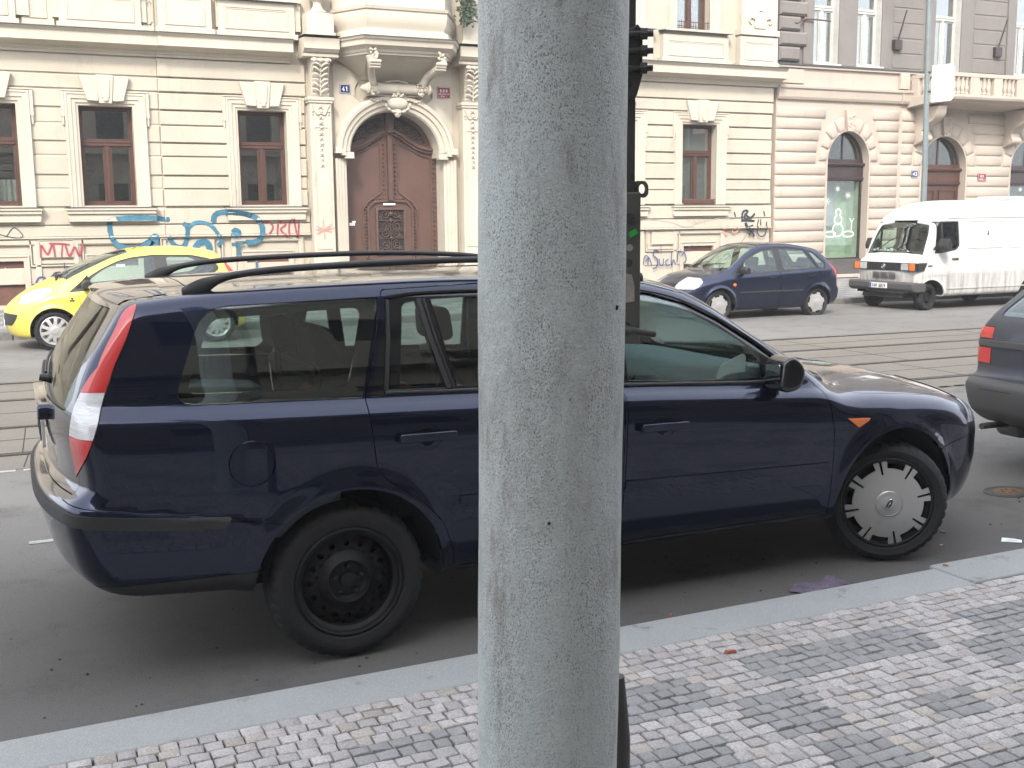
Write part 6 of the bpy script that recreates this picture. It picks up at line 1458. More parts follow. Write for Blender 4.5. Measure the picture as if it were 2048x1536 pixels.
graf('graffiti', 'spraypink', [([(5.80, 1.62), (6.12, 1.50)], .03), ([(5.80, 1.46), (6.14, 1.66)], .03), ([(5.95, 1.76), (5.97, 1.36)], .03), ([(5.78, 1.55), (6.18, 1.58)], .025)], 'faded red star scrawl', WY-.30)
graf('graffiti', 'sprayink', [([(-.3, 1.60), (.12, 1.48), (.3, 1.50), (.16, 1.66), (.02, 1.50)], .014)], None)
graf('graffiti', 'sprayfaint', [([(12.6, 1.66), (13.2, 1.60), (13.8, 1.68), (14.4, 1.62), (14.9, 1.50), (15.4, 1.62), (15.9, 1.70), (16.3, 1.66)], .016), ([(14.98, 1.62), (14.92, 1.70), (14.98, 1.74), (15.0, 1.60)], .014), ([(15.06, 1.74), (15.06, 1.58)], .014), ([(15.16, 1.58), (15.12, 1.66), (15.2, 1.72), (15.24, 1.62), (15.16, 1.58)], .014), ([(15.30, 1.56), (15.32, 1.74), (15.40, 1.72), (15.42, 1.54)], .014)], 'faint wavy scrawl')
graf('graffiti', 'spraypink', [([(16.15, 1.50), (16.02, 1.48), (15.98, 1.36), (16.12, 1.32)], .03), ([(16.36, 1.50), (16.26, 1.42), (16.30, 1.34), (16.42, 1.40), (16.36, 1.50)], .03)], 'pale pink initials')
graf('graffiti', 'sprayink', [([(16.30, 1.84), (16.34, 1.72)], .05), ([(16.52, 1.60), (16.56, 1.84), (16.70, 1.86), (16.60, 1.70), (16.80, 1.66)], .05), ([(16.52, 1.64), (16.90, 1.62)], .075), ([(16.60, 1.80), (16.78, 1.70), (16.92, 1.80)], .05), ([(16.62, 1.58), (16.72, 1.42), (16.90, 1.38)], .07), ([(16.60, 1.44), (16.86, 1.52)], .055), ([(16.74, 1.28), (16.84, 1.34), (16.92, 1.24)], .05), ([(17.02, 1.66), (16.98, 1.46), (17.04, 1.28), (17.16, 1.24), (17.26, 1.34), (17.26, 1.60)], .028), ([(17.08, 1.66), (17.10, 1.42)], .05), ([(17.18, 1.86), (17.22, 1.74)], .05)], 'dense black tag at the corner')
graf('graffiti', 'sprayindigo', [([(13.72, .62), (13.76, .82), (13.86, .80), (13.78, .70)], .022), ([(13.84, .62), (13.88, .78), (13.96, .60)], .022), ([(14.16, .92), (14.04, .96), (14.00, .84), (14.12, .72), (14.08, .56), (13.98, .52)], .028), ([(14.16, .76), (14.18, .62), (14.26, .60), (14.28, .76)], .022), ([(14.20, 1.10), (14.22, .88)], .02), ([(14.42, .74), (14.34, .68), (14.38, .58), (14.46, .60)], .022), ([(14.50, .92), (14.50, .60), (14.56, .72), (14.62, .60)], .022), ([(14.66, .66), (14.70, .90), (14.86, .88), (14.92, .72), (14.84, .62)], .024), ([(14.76, .80), (15.0, 1.0), (15.1, 1.06)], .016)], 'indigo handwritten tag')
graf('graffiti', 'sprayindigo', [([(.46, .62), (.52, .72), (.62, .72), (.66, .60)], .028), ([(.74, .70), (.80, .80), (.92, .80), (.94, .68)], .028), ([(.98, 1.0), (.98, .84)], .02)], 'indigo loops low on the wall')
b = MB(); stroke(b, [(-.05, .92), (.12, .72), (.18, .60), (.24, .80)], .025, WY+.04); stroke(b, [(-.3, .7), (.1, .66), (.3, .70)], .02, WY+.039); o = part(b, 'graffiti', 'greenpaper', smooth=0); o['label'] = 'yellow-green scrawl on the basement board'
# ------------------------------------------------------------------ peach and grey house
B43 = empty('corner_shop_house', (0, 22.64, 0)); tag(B43, 'peach rusticated house with sooty grey upper floors, arched shop window and number 43', 'building')
def p43(b, name, m, **k): return build_parts(b, name, M[m], B43, OFF, **k)
XA, XE = 17.55, 48
arches = [(19.86, .68, 3.10, .76), (23.15, .80, 3.0, .80), (26.45, .82, 3.0, .80), (29.8, .8, 3.0, .8)]
uws = [(19.0, .40), (20.38, .40), (23.05, .46), (25.95, .44), (28.6, .44)]
b = MB(); hs = [(x-w, x+w, .0, z+h) for x, w, z, h in arches]
wallholes(b, XA, XE, -.4, 5.4, hs, WY, WY+.4)
for x, w_, z, h in arches:
    n = 20; P = [(x+w_*math.cos(math.pi*k/n), z+h*math.sin(math.pi*k/n)) for k in range(n+1)]
    for k in range(n): (xa, za), (xb, zb_) = P[k], P[k+1]; b.prism([(xa, za), (xb, zb_), (xb, z+h), (xa, z+h)], 'y', WY+.001, WY+.399)
p43(b, 'wall', 'peach', smooth=0)
b = MB(); wallholes(b, XA, XE, 5.4, 16, [(x-w_, x+w_, 5.5 if i != 2 else 5.42, 7.7) for i, (x, w_) in enumerate(uws)], WY, WY+.4); p43(b, 'upper_wall', 'greywall', smooth=0)
def cushion(b, xa, xb, z0, z1, d=.055):
    h = z1-z0; prof = [(0, z0+.006), (-d*.5, z0+.02), (-d*.85, z0+.05), (-d, z0+h*.35), (-d, z0+h*.65), (-d*.85, z1-.05), (-d*.5, z1-.02), (0, z1-.006)]
    m = len(prof); vs = []
    for x, k in ((xa, 0), (xa+.035, 1), (xb-.035, 1), (xb, 0)): vs += [(x, WY+p[0]*k-.0005, p[1]) for p in prof]
    b.add(vs, [(i*m+j, i*m+j+1, (i+1)*m+j+1, (i+1)*m+j)[::-1] for i in range(3) for j in range(m-1)])
b = MB(); step = .281
ks = [k for k in range(16)]
for k in ks:
    z0 = .22+k*step; z1 = z0+step
    if z1 > 4.6: break
    gaps = []
    for x, w_, z, h in arches:
        zz = z1 if z1 < z else z1; R0 = w_+.05
        if z0 < z-.1: gaps.append((x-w_-.04, x+w_+.04))
        elif z0 < z+h+.42:
            u = min(1, (z0-z+.1)/(h+.5)); ww = (w_+.36)*math.sqrt(max(0.06, 1-u*u*.55)); gaps.append((x-ww, x+ww))
    gaps.append((21.52, 21.62)); cur_ = XA
    for a, e in sorted(gaps):
        if a-cur_ > .12: cushion(b, cur_+.004, a-.004, z0, z1)
        cur_ = max(cur_, e)
    cushion(b, cur_, XE, z0, z1)
# radiating voussoirs
for x, w_, z, h in arches:
    for k in range(9):
        a0, a1 = math.pi*(k)/9+.012, math.pi*(k+1)/9-.012
        if k == 4: continue
        am = (a0+a1)/2; r1 = 1.50 if k in (2, 3, 5, 6) else 1.42
        def pt(a, q): return (x+w_*q*math.cos(a), z+h*q*math.sin(a))
        P = [pt(a0, 1.03), pt(a1, 1.03), pt(a1, r1), pt(a0, r1)]; c = (sum(p[0] for p in P)/4, sum(p[1] for p in P)/4); A = sum(P[i][0]*P[(i+1) % 4][1]-P[(i+1) % 4][0]*P[i][1] for i in range(4))
        if A < 0: P = P[::-1]
        vs = [(p[0], WY, p[1]) for p in P]+[(c[0]+(p[0]-c[0])*.82, WY-.045, c[1]+(p[1]-c[1])*.82) for p in P]+[(c[0]+(p[0]-c[0])*.55, WY-.06, c[1]+(p[1]-c[1])*.55) for p in P]
        fs = [(8, 9, 10, 11)]
        for i in range(4): j = (i+1) % 4; fs += [(i, j, 4+j, 4+i), (4+i, 4+j, 8+j, 8+i)]
        b.add(vs, fs)
p43(b, 'rustication', 'peach', smooth=60)
b = MB()
for x, w_, z, h in arches:
    b.prism([(x-.11, z+h+.0), (x+.11, z+h+.0), (x+.17, z+h+.52), (x-.17, z+h+.52)], 'y', WY-.10, WY); rr = random.Random(int(x))
    for k in range(26): b.ball((x+rr.uniform(-.1, .1), WY-.10, z+h+.06+rr.random()*.4), rr.uniform(.02, .045), 6, (1, .6, 1))
    b.sweep([(-.004, WY+.2), (-.004, WY-.03), (.03, WY-.04), (.05, WY-.02), (.055, WY)], [(x-w_, .3)]+[(x+w_*math.cos(math.pi*(1-k/24)), z+h*math.sin(math.pi*(1-k/24))) for k in range(25)]+[(x+w_, .3)])
p43(b, 'keystone_carving', 'peach', smooth=40)
b = MB(); b.prism([(WY, 4.58), (WY-.07, 4.60), (WY-.10, 4.66), (WY-.12, 4.84), (WY-.16, 4.86), (WY-.17, 4.92), (WY, 4.96)], 'x', XA, 21.5); b.prism([(WY, 4.58), (WY-.11, 4.60), (WY-.14, 4.66), (WY-.16, 4.84), (WY-.20, 4.86), (WY-.21, 4.92), (WY, 4.96)], 'x', 21.5, XE)
b.box(XA, XE, WY-.07, WY, 5.36, 5.42); b.box(XA+.02, 18.35, WY-.045, WY, 4.99, 5.33); b.box(21.45, 21.75, WY-.10, WY, 4.97, 5.36)
p43(b, 'band_course', 'peach', smooth=0, bevel=.008)
b = MB(); b.box(XA, XE, WY-.10, WY, 5.421, 5.45); p43(b, 'band_flashing', 'flash', smooth=0)
b = MB()
for k in range(12):
    z0 = 5.50+k*.36; wd = .62 if k % 2 == 0 else .82; b.cbox(XA-.02, XA+wd, WY-.12, WY, z0+.012, z0+.345, .05)
p43(b, 'quoin', 'greywall', smooth=30)
b = MB()
for k in range(9):
    for xa, xb in ((21.2, 22.2), (24.0, 25.2), (27.0, 27.9)): b.cbox(xa, xb, WY-.015, WY, 5.5+k*.38, 5.5+k*.38+.35, .012)
p43(b, 'upper_block', 'greywall', smooth=0)
for i, (x, w_) in enumerate(uws):
    z0 = 5.5 if i != 2 else 5.42
    f = MB(); f.box(x-w_-.30, x-w_, WY-.06, WY, z0-.04, 8.2); f.box(x+w_, x+w_+.30, WY-.06, WY, z0-.04, 8.2); p43(f, 'upper_window_jamb', 'greywall', smooth=0, bevel=.01)
    f = MB(); f.box(x+w_-.012, x+w_-.001, WY-.02, WY+.2, z0, 7.69); f.box(x-w_-.02, x+w_+.05, WY-.11, WY+.2, z0-.045, z0-.005); o = p43(f, 'window_reveal', 'cwhite', smooth=0)
    o = casement(B43, x-w_, x+w_, z0, 7.7, WY+.16, 6.86, fm='cwhite', inside='room', curtain=(6.7, z0+.1) if i in (0, 1) else None); o.location = OFF
# shop window, doors in the arches
def archfill(x, w_, z, h, kind):
    y = WY+.22; P = [(x+w_*math.cos(math.pi*k/20), z+h*math.sin(math.pi*k/20)) for k in range(21)]
    b = MB(); b.sweep([(-.05, y+.05), (-.05, y), (0, y), (0, y+.05)], P[::-1]); b.box(x-.018, x+.018, y, y+.04, z, z+h-.05)
    b.box(x-w_, x+w_, y-.02, y+.06, z-.02, z+.07); b.prism([(y-.10, z-.10), (y-.12, z-.06), (y-.08, z-.02), (y+.05, z-.02), (y+.05, z-.48), (y-.06, z-.46), (y-.07, z-.40), (y-.04, z-.38), (y-.04, z-.12)], 'x', x-w_, x+w_)
    if kind == 'shop':
        b.box(x-w_, x-w_+.05, y, y+.05, .6, z-.48); b.box(x+w_-.05, x+w_, y, y+.05, .6, z-.48); b.box(x-w_, x+w_, y-.01, y+.05, .60, .64)
    elif kind == 'door':
        b.box(x-w_, x+w_, y, y+.05, 0, z-.48)
        for sg in (-1, 1):
            for za, zb_ in ((.3, 1.1), (1.25, 2.4)): gframe(b, min(x+sg*.08, x+sg*.70), max(x+sg*.08, x+sg*.70), za, zb_, .04, y-.03, y)
    o = p43(b, 'shopfront' if kind == 'shop' else 'arched_door', 'darkwood' if kind == 'shop' else 'brownframe', smooth=20)
    g = MB(); g.prism([(x+(p[0]-x)*.94, z+(p[1]-z)*.94) for p in P], 'y', y+.02, y+.026)
    if kind == 'shop': g.box(x-w_+.05, x+w_-.05, y+.02, y+.026, .64, z-.48)
    g.build('pane', M['shopglass'], o, smooth=0)
    d = MB(); d.add([(x-w_, y+.9, 0), (x+w_, y+.9, 0), (x+w_, y+.9, z+h), (x-w_, y+.9, z+h), (x-w_, y+.06, 0), (x+w_, y+.06, 0), (x+w_, y+.06, z+h), (x-w_, y+.06, z+h)], [(0, 1, 2, 3), (4, 0, 3, 7), (1, 5, 6, 2), (4, 5, 1, 0), (3, 2, 6, 7)])
    d.build('interior', M['room'], o, smooth=0)
    if kind == 'shop':
        d = MB(); d.add([(x-w_+.06, y+.5, .62), (x+w_-.06, y+.5, .62), (x+w_-.06, y+.5, z-.5), (x-w_+.06, y+.5, z-.5), (x-w_+.06, y+.05, .62), (x+w_-.06, y+.05, .62), (x+w_-.06, y+.05, z-.5), (x-w_+.06, y+.05, z-.5)], [(0, 1, 2, 3), (4, 0, 3, 7), (1, 5, 6, 2), (4, 5, 1, 0)])
        d.build('shop_backdrop', M['mint'], o, smooth=0)
        m_ = MB(); m_.box(x-.5, x+.12, y+.40, y+.42, 1.45, z-.52); m_.build('backdrop_mirror', M['blind'], o, smooth=0)
        q = MB(); yy = y+.018
        for cx_, cz_, s in ((x-.45, 2.1, .12), (x+.25, 2.25, .10), (x-.1, 2.42, .08)):
            for k in range(4): a = math.pi*k/4; stroke(q, [(cx_-s*math.cos(a), cz_-s*math.sin(a)), (cx_+s*math.cos(a), cz_+s*math.sin(a))], .018, yy-.0004*k)
        for cz_, s in ((1.36, .17), (1.62, .12), (1.82, .08)):
            stroke(q, [(x-.05+s*math.cos(t), cz_+s*math.sin(t)) for t in np.linspace(0, 6.28, 14)], .03, yy)
        for sg in (-1, 1): stroke(q, [(x+sg*.3+.18*math.cos(t), 1.25+.07*math.sin(t)) for t in np.linspace(0, 6.28, 14)], .03, yy)
        stroke(q, [(x+.4, 1.3), (x+.4, 1.55), (x+.33, 1.66)], .02, yy); stroke(q, [(x+.4, 1.55), (x+.48, 1.66)], .02, yy); q.build('window_painting', M['enwhite'], o, smooth=0)
        MB().box(x-w_-.02, x+w_+.02, WY-.03, WY+.3, -.3, .598).build('stall_riser', M['plinth'], o, smooth=0)
    return o
archfill(*arches[0], 'shop'); archfill(*arches[1], 'door'); archfill(*arches[2], 'shop'); archfill(*arches[3], 'shop')
for ch in list(B43.children): pass
b = MB(); b.box(XA, XE, WY-.09, WY, -.4, .22); p43(b, 'base_course', 'peach', smooth=0, bevel=.01)
b = MB()
for x in (18.0, 19.9, 21.9, 25.0): b.box(x-.35, x+.35, WY-.095, WY-.088, .03, .14)
p43(b, 'basement_vent', 'dark', smooth=0)
numplate(B43, OFF, 22.08, 2.80, WY-.06, '43')
b = MB(); b.box(24.36, 24.68, WY-.07, WY-.056, 2.62, 2.84); p = p43(b, 'red_name_plaque', 'enred', smooth=0)
t = MB(); gframe(t, 24.37, 24.67, 2.63, 2.83, .006, WY-.072, WY-.070); text_strokes(t, '83', 24.45, 2.73, .055, .04, .03, lambda u, v: (u, WY-.073, v), .006); text_strokes(t, 'PRAHA 7', 24.42, 2.66, .035, .02, .01, lambda u, v: (u, WY-.073, v), .003); t.build('plaque_characters', M['enwhite'], p, smooth=0)
# balcony
b = MB(); bx0, bx1, by = 21.75, 26.0, WY-1.05
b.prism([(WY, 4.50), (by+.18, 4.58), (by+.10, 4.62), (by, 4.66), (by-.03, 4.72), (by-.03, 4.78), (WY, 4.78)], 'x', bx0, bx1)
b.box(bx0+.05, bx1-.05, by, by+.14, 5.22, 5.32); b.box(bx0+.05, bx0+.19, by+.14, WY-.1, 5.22, 5.32); b.box(bx1-.19, bx1-.05, by+.14, WY-.1, 5.22, 5.32)
for x in (bx0+.05, (bx0+bx1)/2-.15, bx1-.35, bx0+1.15, bx1-1.45): b.box(x, x+.30, by+.005, by+.135, 4.781, 5.219)
b.box(bx0+.05, bx0+.19, WY-.35, WY-.1, 4.781, 5.219)
bal = p43(b, 'balcony', 'peach', smooth=0, bevel=.01)
b = MB(); bp = [(.028, 0), (.05, .02), (.05, .04), (.03, .07), (.055, .14), (.05, .20), (.028, .27), (.04, .32), (.03, .36), (.05, .40), (.05, .44)]
for x in np.arange(bx0+.46, bx1-.4, .15):
    if any(abs(x-c-.15) < .21 for c in ((bx0+bx1)/2-.15, bx0+1.15, bx1-1.45)): continue
    b.lathe(bp, (x, by+.07, 4.781), 'z', 10)
for y in np.arange(by+.25, WY-.4, .15): b.lathe(bp, (bx0+.12, y, 4.781), 'z', 10)
build_parts(b, 'baluster', M['peach'], bal, None, smooth=50)
b = MB()
for xa in (22.05, 25.3): b.prism([(WY, 3.55), (WY-.22, 3.62), (WY-.30, 3.76), (WY-.26, 3.90), (WY-.40, 4.05), (WY-.66, 4.16), (WY-.78, 4.30), (WY-.82, 4.5), (WY, 4.52)], 'x', xa, xa+.30); b.lathe([(0, -.02), (.10, -.02), (.10, .32), (0, .32)], (xa, WY-.24, 3.72), 'x', 14); b.lathe([(0, -.02), (.12, -.02), (.12, .32), (0, .32)], (xa, WY-.66, 4.36), 'x', 14)
build_parts(b, 'balcony_console', M['peach'], bal, None, smooth=35)
b = MB()
for x0 in (21.3, 24.85): b.tube([(x0, WY-.05, 6.1), (x0+.05, WY-.3, 6.9)], .02, 6); b.box(x0-.12, x0+.12, WY-.12, WY, 5.95, 6.2)
p43(b, 'flag_holder', 'darkwood', smooth=0)
b = MB(); b.tube(cr([(17.9, WY-.05, 6.55), (18.0, WY-.12, 6.40), (18.3, WY-.1, 6.52), (19.0, WY-.2, 6.5)], 4), .02, 6)
p43(b, 'wall_anchor_cable', 'iron', smooth=0)
# ------------------------------------------------------------------ the house behind the camera (seen mirrored in the parked car)
NB = empty('opposite_house', (0, -4.0, 0)); tag(NB, 'ochre banded house on the near side, mirrored in the dark car windows', 'building')
b = MB(); hs = []
for k in range(-8, 12):
    x = k*3.1+1.2; hs += [(x-.6, x+.6, 1.2, 3.4)]+[(x-.55, x+.55, 5.2+3.8*q, 7.4+3.8*q) for q in range(1)]
wallholes(b, -26, 38, 0, 10.6, hs, -1.9, -1.5); b.build('wall', M['nearwall'], NB, smooth=0).location = (0, 1.5, 0)
b = MB()
for k in range(-8, 12):
    xa, xb = k*3.1+1.2+.75, (k+1)*3.1+1.2-.75
    for q in range(14): b.cbox(-xb, -xa, 1.42, 1.5, .3+q*.30, .3+q*.30+.24, .02)
for v in range(len(b.v)): x, y, z = b.v[v]; b.v[v] = (-x, -y, z)
b.build('rusticated_pier', M['nearwall'], NB, smooth=0).location = (0, 1.5, 0)
b = MB(); b.box(-26, 38, -1.5, -1.1, 4.6, 4.9); b.box(-26, 38, -1.5, -.9, 10.6, 11.0)
b.build('cornice', M['nearwall'], NB, smooth=0).location = (0, 1.5, 0)
b = MB()
for h in hs: b.box(h[0], h[1], -1.80, -1.76, h[2], h[3])
build_parts(b, 'window_pane', M['dark'], NB, (0, 1.5, 0), smooth=0)
# ================================================================== thick grey pole and the hardware behind it
def f_pole(N, L, b, tc, noise, rng_, mix, bump):
    c = mix(rng_(noise(5, 6, .65, (1, 1, .4)), .35, .7), (.54, .58, .56), (.47, .505, .485))
    c = mix(rng_(noise(2.6, 7, .75, (1.5, 1.5, .6)), .47, .72, 0, .8), c, (.25, .235, .20)); c = mix(rng_(noise(9, 7, .8, (1.2, 1.2, .35)), .55, .70, 0, .8), c, (.18, .15, .115))
    sp = noise(330, 4, .7, (1, 1, .7)); pm = N.new('ShaderNodeMath'); pm.operation = 'MULTIPLY'; L.new(rng_(sp, .52, .60, 0, .85), pm.inputs[0]); L.new(rng_(noise(7, 4, .7, (1, 1, .5)), .35, .6, .15, 1), pm.inputs[1]); c = mix(pm.outputs[0], c, (.12, .12, .11))
    c = mix(rng_(noise(13, 6, .7), .70, .76, 0, .9), c, (.13, .095, .065))
    c = mix(rng_(noise(30, 4, .7), .68, .76, 0, .5), c, (.40, .30, .16))
    L.new(c, b.inputs['Base Color'])
    b1 = N.new('ShaderNodeBump'); b1.inputs['Strength'].default_value = .9; b1.inputs['Distance'].default_value = .006; L.new(noise(260, 5, .7), b1.inputs['Height'])
    b2 = bump(noise(28, 5, .65), .5, .016); L.new(b1.outputs[0], b2.inputs['Normal'])
M['pole'] = nodemat('flaking_grey_green_paint', f_pole, .38, .5)
M['oldiron'] = mat('grimy_dark_iron', (.055, .053, .050), .62, .35, bump=.35, bscale=120, dirt=.4, vscale=6, dirtcol=(.12, .075, .05))
M['platesteel'] = mat('dull_grey_steel_plate', (.11, .105, .092), .6, .3, bump=.2, bscale=90, dirt=.35, vscale=5, dirtcol=(.06, .055, .05))
M['greentape'] = mat('green_tape', (.02, .42, .06), .5)
M['yellowtape'] = mat('yellow_sticker', (.75, .48, .03), .6)
M['oldpaper'] = mat('torn_paper_remnant', (.38, .35, .30), .9, var=.3, vscale=30)
PX, PY = .923+.01, 1.862+.01
b = MB(); rs = []
vs = []; fs = []; n = 96; m = 150; H = 6.0
for i in range(m+1):
    z = .06+H*i/m; r = .1412-.0015*(z-.1)+.0009*math.sin(z*9)
    for k in range(n):
        a = 2*math.pi*k/n; q = r+.0007*math.sin(5*a+z*3)+rng.uniform(-.00035, .00035); vs.append((q*math.cos(a), q*math.sin(a), z))
for i in range(m):
    for k in range(n): fs.append((i*n+k, i*n+(k+1) % n, (i+1)*n+(k+1) % n, (i+1)*n+k))
fs.append(tuple(m*n+k for k in range(n))); b.add(vs, fs)
POLE = b.build('tram_pole', M['pole'], smooth=60); POLE.location = (PX-.0166, PY+.0075, 0); POLE.rotation_euler = (.0054, .0119, 0)
tag(POLE, 'thick round grey-green painted steel pole standing in front of the dark estate car', 'pole')
b = MB(); b.lathe([(.147, .06), (.17, .10), (.172, .17), (.165, .19), (.144, .20)], n=48); b.build('base_collar', M['pole'], POLE)
b = MB()
for (a, z, l_) in ((-.42, 1.545, .010), (-1.45, 1.155, .007)):
    x, y = .1395*math.cos(a-.6), .1395*math.sin(a-.6)
    b.add([(x, y, z+l_/2), (x+.004, y-.003, z+l_/2-.002), (x+.001, y-.004, z-l_/2), (x-.002, y+.001, z-l_*.3)], [(0, 1, 2, 3)])
b.build('paint_flakes', M['groove'], POLE, smooth=0)
BK = empty('clamped_steel_bar', (1.215, 2.07, .1)); BK.rotation_euler = (0, 0, R(-27)); tag(BK, 'dark grimy steel bar with bolted clamp and drilled channel plate strapped behind the thick pole', 'bar')
def bk(b, n_, m_, **k): return b.build(n_, M[m_], BK, **k)
# local frame: x to the right across the view, y away; z from the pavement
b = MB(); b.box(-.035, .018, -.004, .004, 1.62, 4.0); b.box(.014, .0185, .0045, .05, 1.62, 4.0); b.build('angle_bar', M['oldiron'], BK, smooth=0, bevel=.0015)
b = MB(); b.box(-.075, .030, -.012, .012, 1.335, 1.66); pl = b.build('channel_plate', M['platesteel'], BK, smooth=0, bevel=.003)
bol = MB()
for z in (1.606,): bol.lathe([(0, -.026), (.011, -.026), (.012, -.024), (.012, -.012)], (.006, 0, z), 'y', 6)
bol.lathe([(0, -.0125), (.008, -.0125), (.009, -.0122)], (.004, 0, 1.51), 'y', 14); bol.build('bolt', M['oldiron'], pl, smooth=30)
b = MB(); b.lathe([(0, -.0128), (.0075, -.0128)], (.007, 0, 1.543), 'y', 16); b.build('drilled_hole', M['limemark'], pl)
b = MB(); b.prism([(.004, 1.574), (.020, 1.584), (.0245, 1.573), (.0085, 1.563)], 'y', -.0135, -.0125); b.build('green_tape', M['greentape'], pl, smooth=0)
b = MB(); b.prism([(-.010, 1.49), (.012, 1.485), (.018, 1.46), (.018, 1.428), (-.006, 1.424), (-.010, 1.45)], 'y', -.0132, -.0125); b.build('torn_paper', M['oldpaper'], pl, smooth=0)
b = MB(); b.prism([(-.009, 1.48), (-.001, 1.48), (-.001, 1.463), (-.009, 1.463)], 'y', -.0142, -.0134); b.build('yellow_sticker', M['yellowtape'], pl, smooth=0)
# lug with an oval hole
P = roundpoly([(.018, 1.650), (.018, 1.684), (.040, 1.684), (.047, 1.674), (.047, 1.655), (.040, 1.648)], .004, 3); O = [(.033+.0065*math.cos(t), 1.667+.010*math.sin(t)) for t in np.linspace(0, 2*math.pi, 21)[:-1]]
me = boolop(PR(P, 'y', .0, .006), PR(O, 'y', -.01, .02), 'DIFFERENCE'); me.materials.clear(); me.materials.append(M['platesteel']); o = bpy.data.objects.new('lug', me); COL.objects.link(o); o.parent = BK
b = MB(); b.lathe([(0, -.014), (.016, -.014), (.017, -.012)], (-.004, 0, 1.368), 'y', 20); b.tube([(-.004, -.012, 1.370), (.004, -.035, 1.369), (.020, -.045, 1.366), (.056, -.045, 1.360)], [.0075, .0075, .007, .0072], 12); b.ball((.056, -.045, 1.360), .0073, 10); b.build('handle_rod', M['oldiron'], BK, smooth=50)
# clamp
b = MB(); b.box(-.045, .026, -.02, .03, 1.90, 1.985); b.prism([(.010, 1.995), (.020, 2.004), (.031, 1.99), (.031, 1.90), (.020, 1.86), (.014, 1.852), (-.02, 1.858), (-.02, 1.995)], 'y', -.026, -.010); b.box(-.05, .01, -.026, -.01, 1.865, 1.90)
cl = b.build('clamp', M['oldiron'], BK, smooth=0, bevel=.003)
for k, z in enumerate((1.982, 1.948, 1.913)):
    b = MB(); b.tube([(-.06, -.03, z), (.052, -.03, z)], .0062, 10); b.lathe([(0, .026), (.0125, .026), (.0125, .040), (0, .040)], (0, -.03, z), 'x', 6); b.build('clamp_bolt', M['oldiron'], cl, smooth=30)
b = MB(); b.tube([(-.014, .0, .0), (-.014, 0, .42)], .029, 12); b.tube([(-.014, 0, .42), (-.014, 0, .50), (-.018, 0, .57)], [.029, .022, .019], 12); b.build('lower_stub', M['oldiron'], BK, smooth=40)
# ------------------------------------------------------------------ far lamp pole with sign, litter, hatch
P2 = MB(); P2.tube([(0, 0, 0), (-.02, 0, 2.4), (-.16, 0, 8.5)], [.066, .06, .045], 20); P2.lathe([(0, 0), (.11, 0), (.11, .35), (.08, .40), (.067, .42)], n=20)
lp_ = P2.build('street_post', mat('pale_grey_post', (.20, .24, .245), .5, .2, var=.2, vscale=3), smooth=40); lp_.location = (18.25, 18.35, .08); tag(lp_, 'slim pale grey street post carrying a blank white sign above the van', 'post')
b = MB(); b.prism([(.06, 4.03), (.62, 4.09), (.68, 4.15), (.68, 4.80), (.62, 4.87), (.06, 4.80)], 'y', -.02, .0); sg_ = b.build('blank_sign', mat('white_sign_sheet', (.85, .86, .86), .4), lp_, smooth=0, bevel=.004)
b = MB(); b.lathe([(.060, -.02), (.068, -.02), (.068, .02), (.060, .02)], (-.04, 0, 4.25), n=16); b.lathe([(.060, -.02), (.068, -.02), (.068, .02), (.060, .02)], (-.05, 0, 4.65), n=16); b.build('sign_clamp', M['oldiron'], lp_)
HC = MB(); HC.lathe([(0, .006), (.10, .008), (.105, .004), (.125, .007), (.13, .0)], n=28, sc=(1.25, 1)); 
hc = HC.build('valve_cover', M['oldiron'], smooth=20); hc.location = (5.55, 4.78, .001); tag(hc, 'small round rusty valve cover in the road ahead of the estate car', 'manhole cover')
b = MB(); b.lathe([(0, .0085), (.075, .0095), (.078, .008)], n=24, sc=(1.25, 1)); 
for k in range(6): a = k*math.pi/3; b.box(.04*math.cos(a)-.008, .04*math.cos(a)+.008, .04*math.sin(a)-.008, .04*math.sin(a)+.008, .0095, .012)
b.build('cover_plate', mat('rust', (.16, .09, .045), .85, var=.4, vscale=30), hc)
rr = random.Random(21)
b = MB(); nx, ny = 16, 10; vs = []; fs = []
for i in range(nx+1):
    for j in range(ny+1):
        u, v = i/nx, j/ny; x = -.16+.30*u+.02*math.sin(v*7)+.03*v; y = -.06+.14*v+.03*u+.02*math.sin(u*9); vs.append((x, y, .004+.010*abs(math.sin(u*11+v*5))*(.4+rr.random()*.6)))
fs = [(i*(ny+1)+j, (i+1)*(ny+1)+j, (i+1)*(ny+1)+j+1, i*(ny+1)+j+1) for i in range(nx) for j in range(ny)]
b.add(vs, fs); o = b.build('crumpled_cloth', mat('dull_violet_cloth', (.20, .16, .22), .9, bump=.5, bscale=40, var=.5, vscale=12), smooth=40); o.location = (3.32, 3.86, 0); tag(o, 'flattened violet cloth lying on the road against the near kerb', 'cloth')
M['brick'] = mat('brick_chip', (.35, .11, .06), .9, bump=.4, bscale=60)
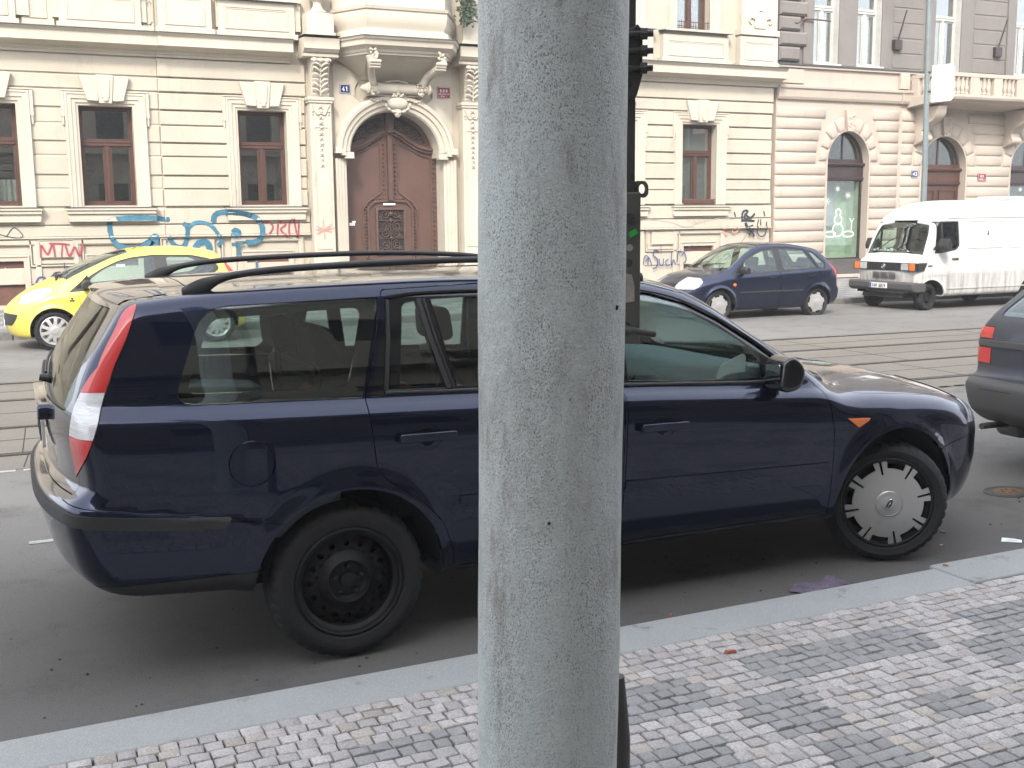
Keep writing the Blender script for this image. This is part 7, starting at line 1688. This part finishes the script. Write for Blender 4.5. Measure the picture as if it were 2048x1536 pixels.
for (x, y, z, s, lb) in ((2.35, 3.22, .103, 1., 'reddish brick chip on the light setts right of the pole'), (2.51, 3.88, .0, .7, 'tiny reddish chip in the gutter under the car sill'), (3.85, 3.64, .102, .6, 'small pale chip lying on the kerb by the stone joint'), (1.74, 3.02, .103, .6, 'orange chip on the dark setts just right of the pole')):
    b = MB(); b.add([(-.022*s, -.006*s, 0), (.024*s, -.008*s, 0), (.02*s, .008*s, 0), (-.02*s, .007*s, 0), (-.018*s, -.004*s, .008*s), (.02*s, -.005*s, .010*s), (.016*s, .006*s, .008*s), (-.015*s, .004*s, .011*s)], [(3, 2, 1, 0), (4, 5, 6, 7), (0, 1, 5, 4), (1, 2, 6, 5), (2, 3, 7, 6), (3, 0, 4, 7)])
    o = b.build('brick_chip', M['brick'], smooth=0); o.location = (x, y, z); o.rotation_euler = (0, 0, rr.uniform(0, 3)); tag(o, lb, 'chip', 'brick chips on the ground')
M['butt'] = mat('cigarette_butt', (.55, .38, .22), .9)
for (x, y, lb) in ((4.52, 4.30, 'cigarette butt on the asphalt just ahead of the front wheel'), (4.32, 4.12, 'cigarette butt in the gutter beside the front tyre'), (4.72, 4.02, 'crumpled white scrap by the kerb at the right edge')):
    big = 'scrap' in lb; b = MB(); 
    if big: b.add([(-.05, -.03, .002), (.05, -.02, .012), (.06, .03, .003), (0, .015, .02), (-.04, .03, .004)], [(0, 1, 3), (1, 2, 3), (2, 4, 3), (4, 0, 3)])
    else: b.tube([(-.016, 0, .005), (.016, .003, .005)], .0045, 8)
    o = b.build('paper_scrap' if big else 'cigarette_butt', M['paper'] if big else M['butt'], smooth=0); o.location = (x, y, 0); o.rotation_euler = (0, 0, rr.uniform(0, 3)); tag(o, lb, 'litter', None if big else 'cigarette butts')
b = MB()
for i in range(260):
    x = rr.uniform(-.5, 7); y = rr.choice([rr.gauss(3.76, .05), rr.uniform(3.7, 5.2)]); s = rr.uniform(.004, .012); t = rr.uniform(0, 6.28)
    if y < 3.70: y = 3.72
    b.add([(x+s*math.cos(t), y+s*math.sin(t), .001), (x+s*math.cos(t+2.1), y+s*math.sin(t+2.1), .001), (x+s*math.cos(t+4.2), y+s*math.sin(t+4.2), .001), (x, y, .001+s*.8)], [(0, 1, 3), (1, 2, 3), (2, 0, 3)])
tag(b.build('gutter_grit', M['earth'], smooth=0), 'grit and crumbs scattered in the near gutter', 'grit', kind='stuff')
# ------------------------------------------------------------------ thin street haze
hz = MB().box(-75, 105, -10, 50, -1.5, 18).build('haze', bpy.data.materials.new('haze_air'), smooth=0)
m = hz.data.materials[0]; m.use_nodes = True; nt = m.node_tree; nt.nodes.remove(nt.nodes['Principled BSDF'])
v = nt.nodes.new('ShaderNodeVolumePrincipled'); v.inputs['Color'].default_value = (.93, .95, 1, 1); v.inputs['Density'].default_value = .0016; v.inputs['Anisotropy'].default_value = .3
nt.links.new(v.outputs[0], nt.nodes['Material Output'].inputs['Volume'])
tag(hz, 'thin pale air lying in the street', 'haze', kind='stuff')
SC.cycles.volume_bounces = 1
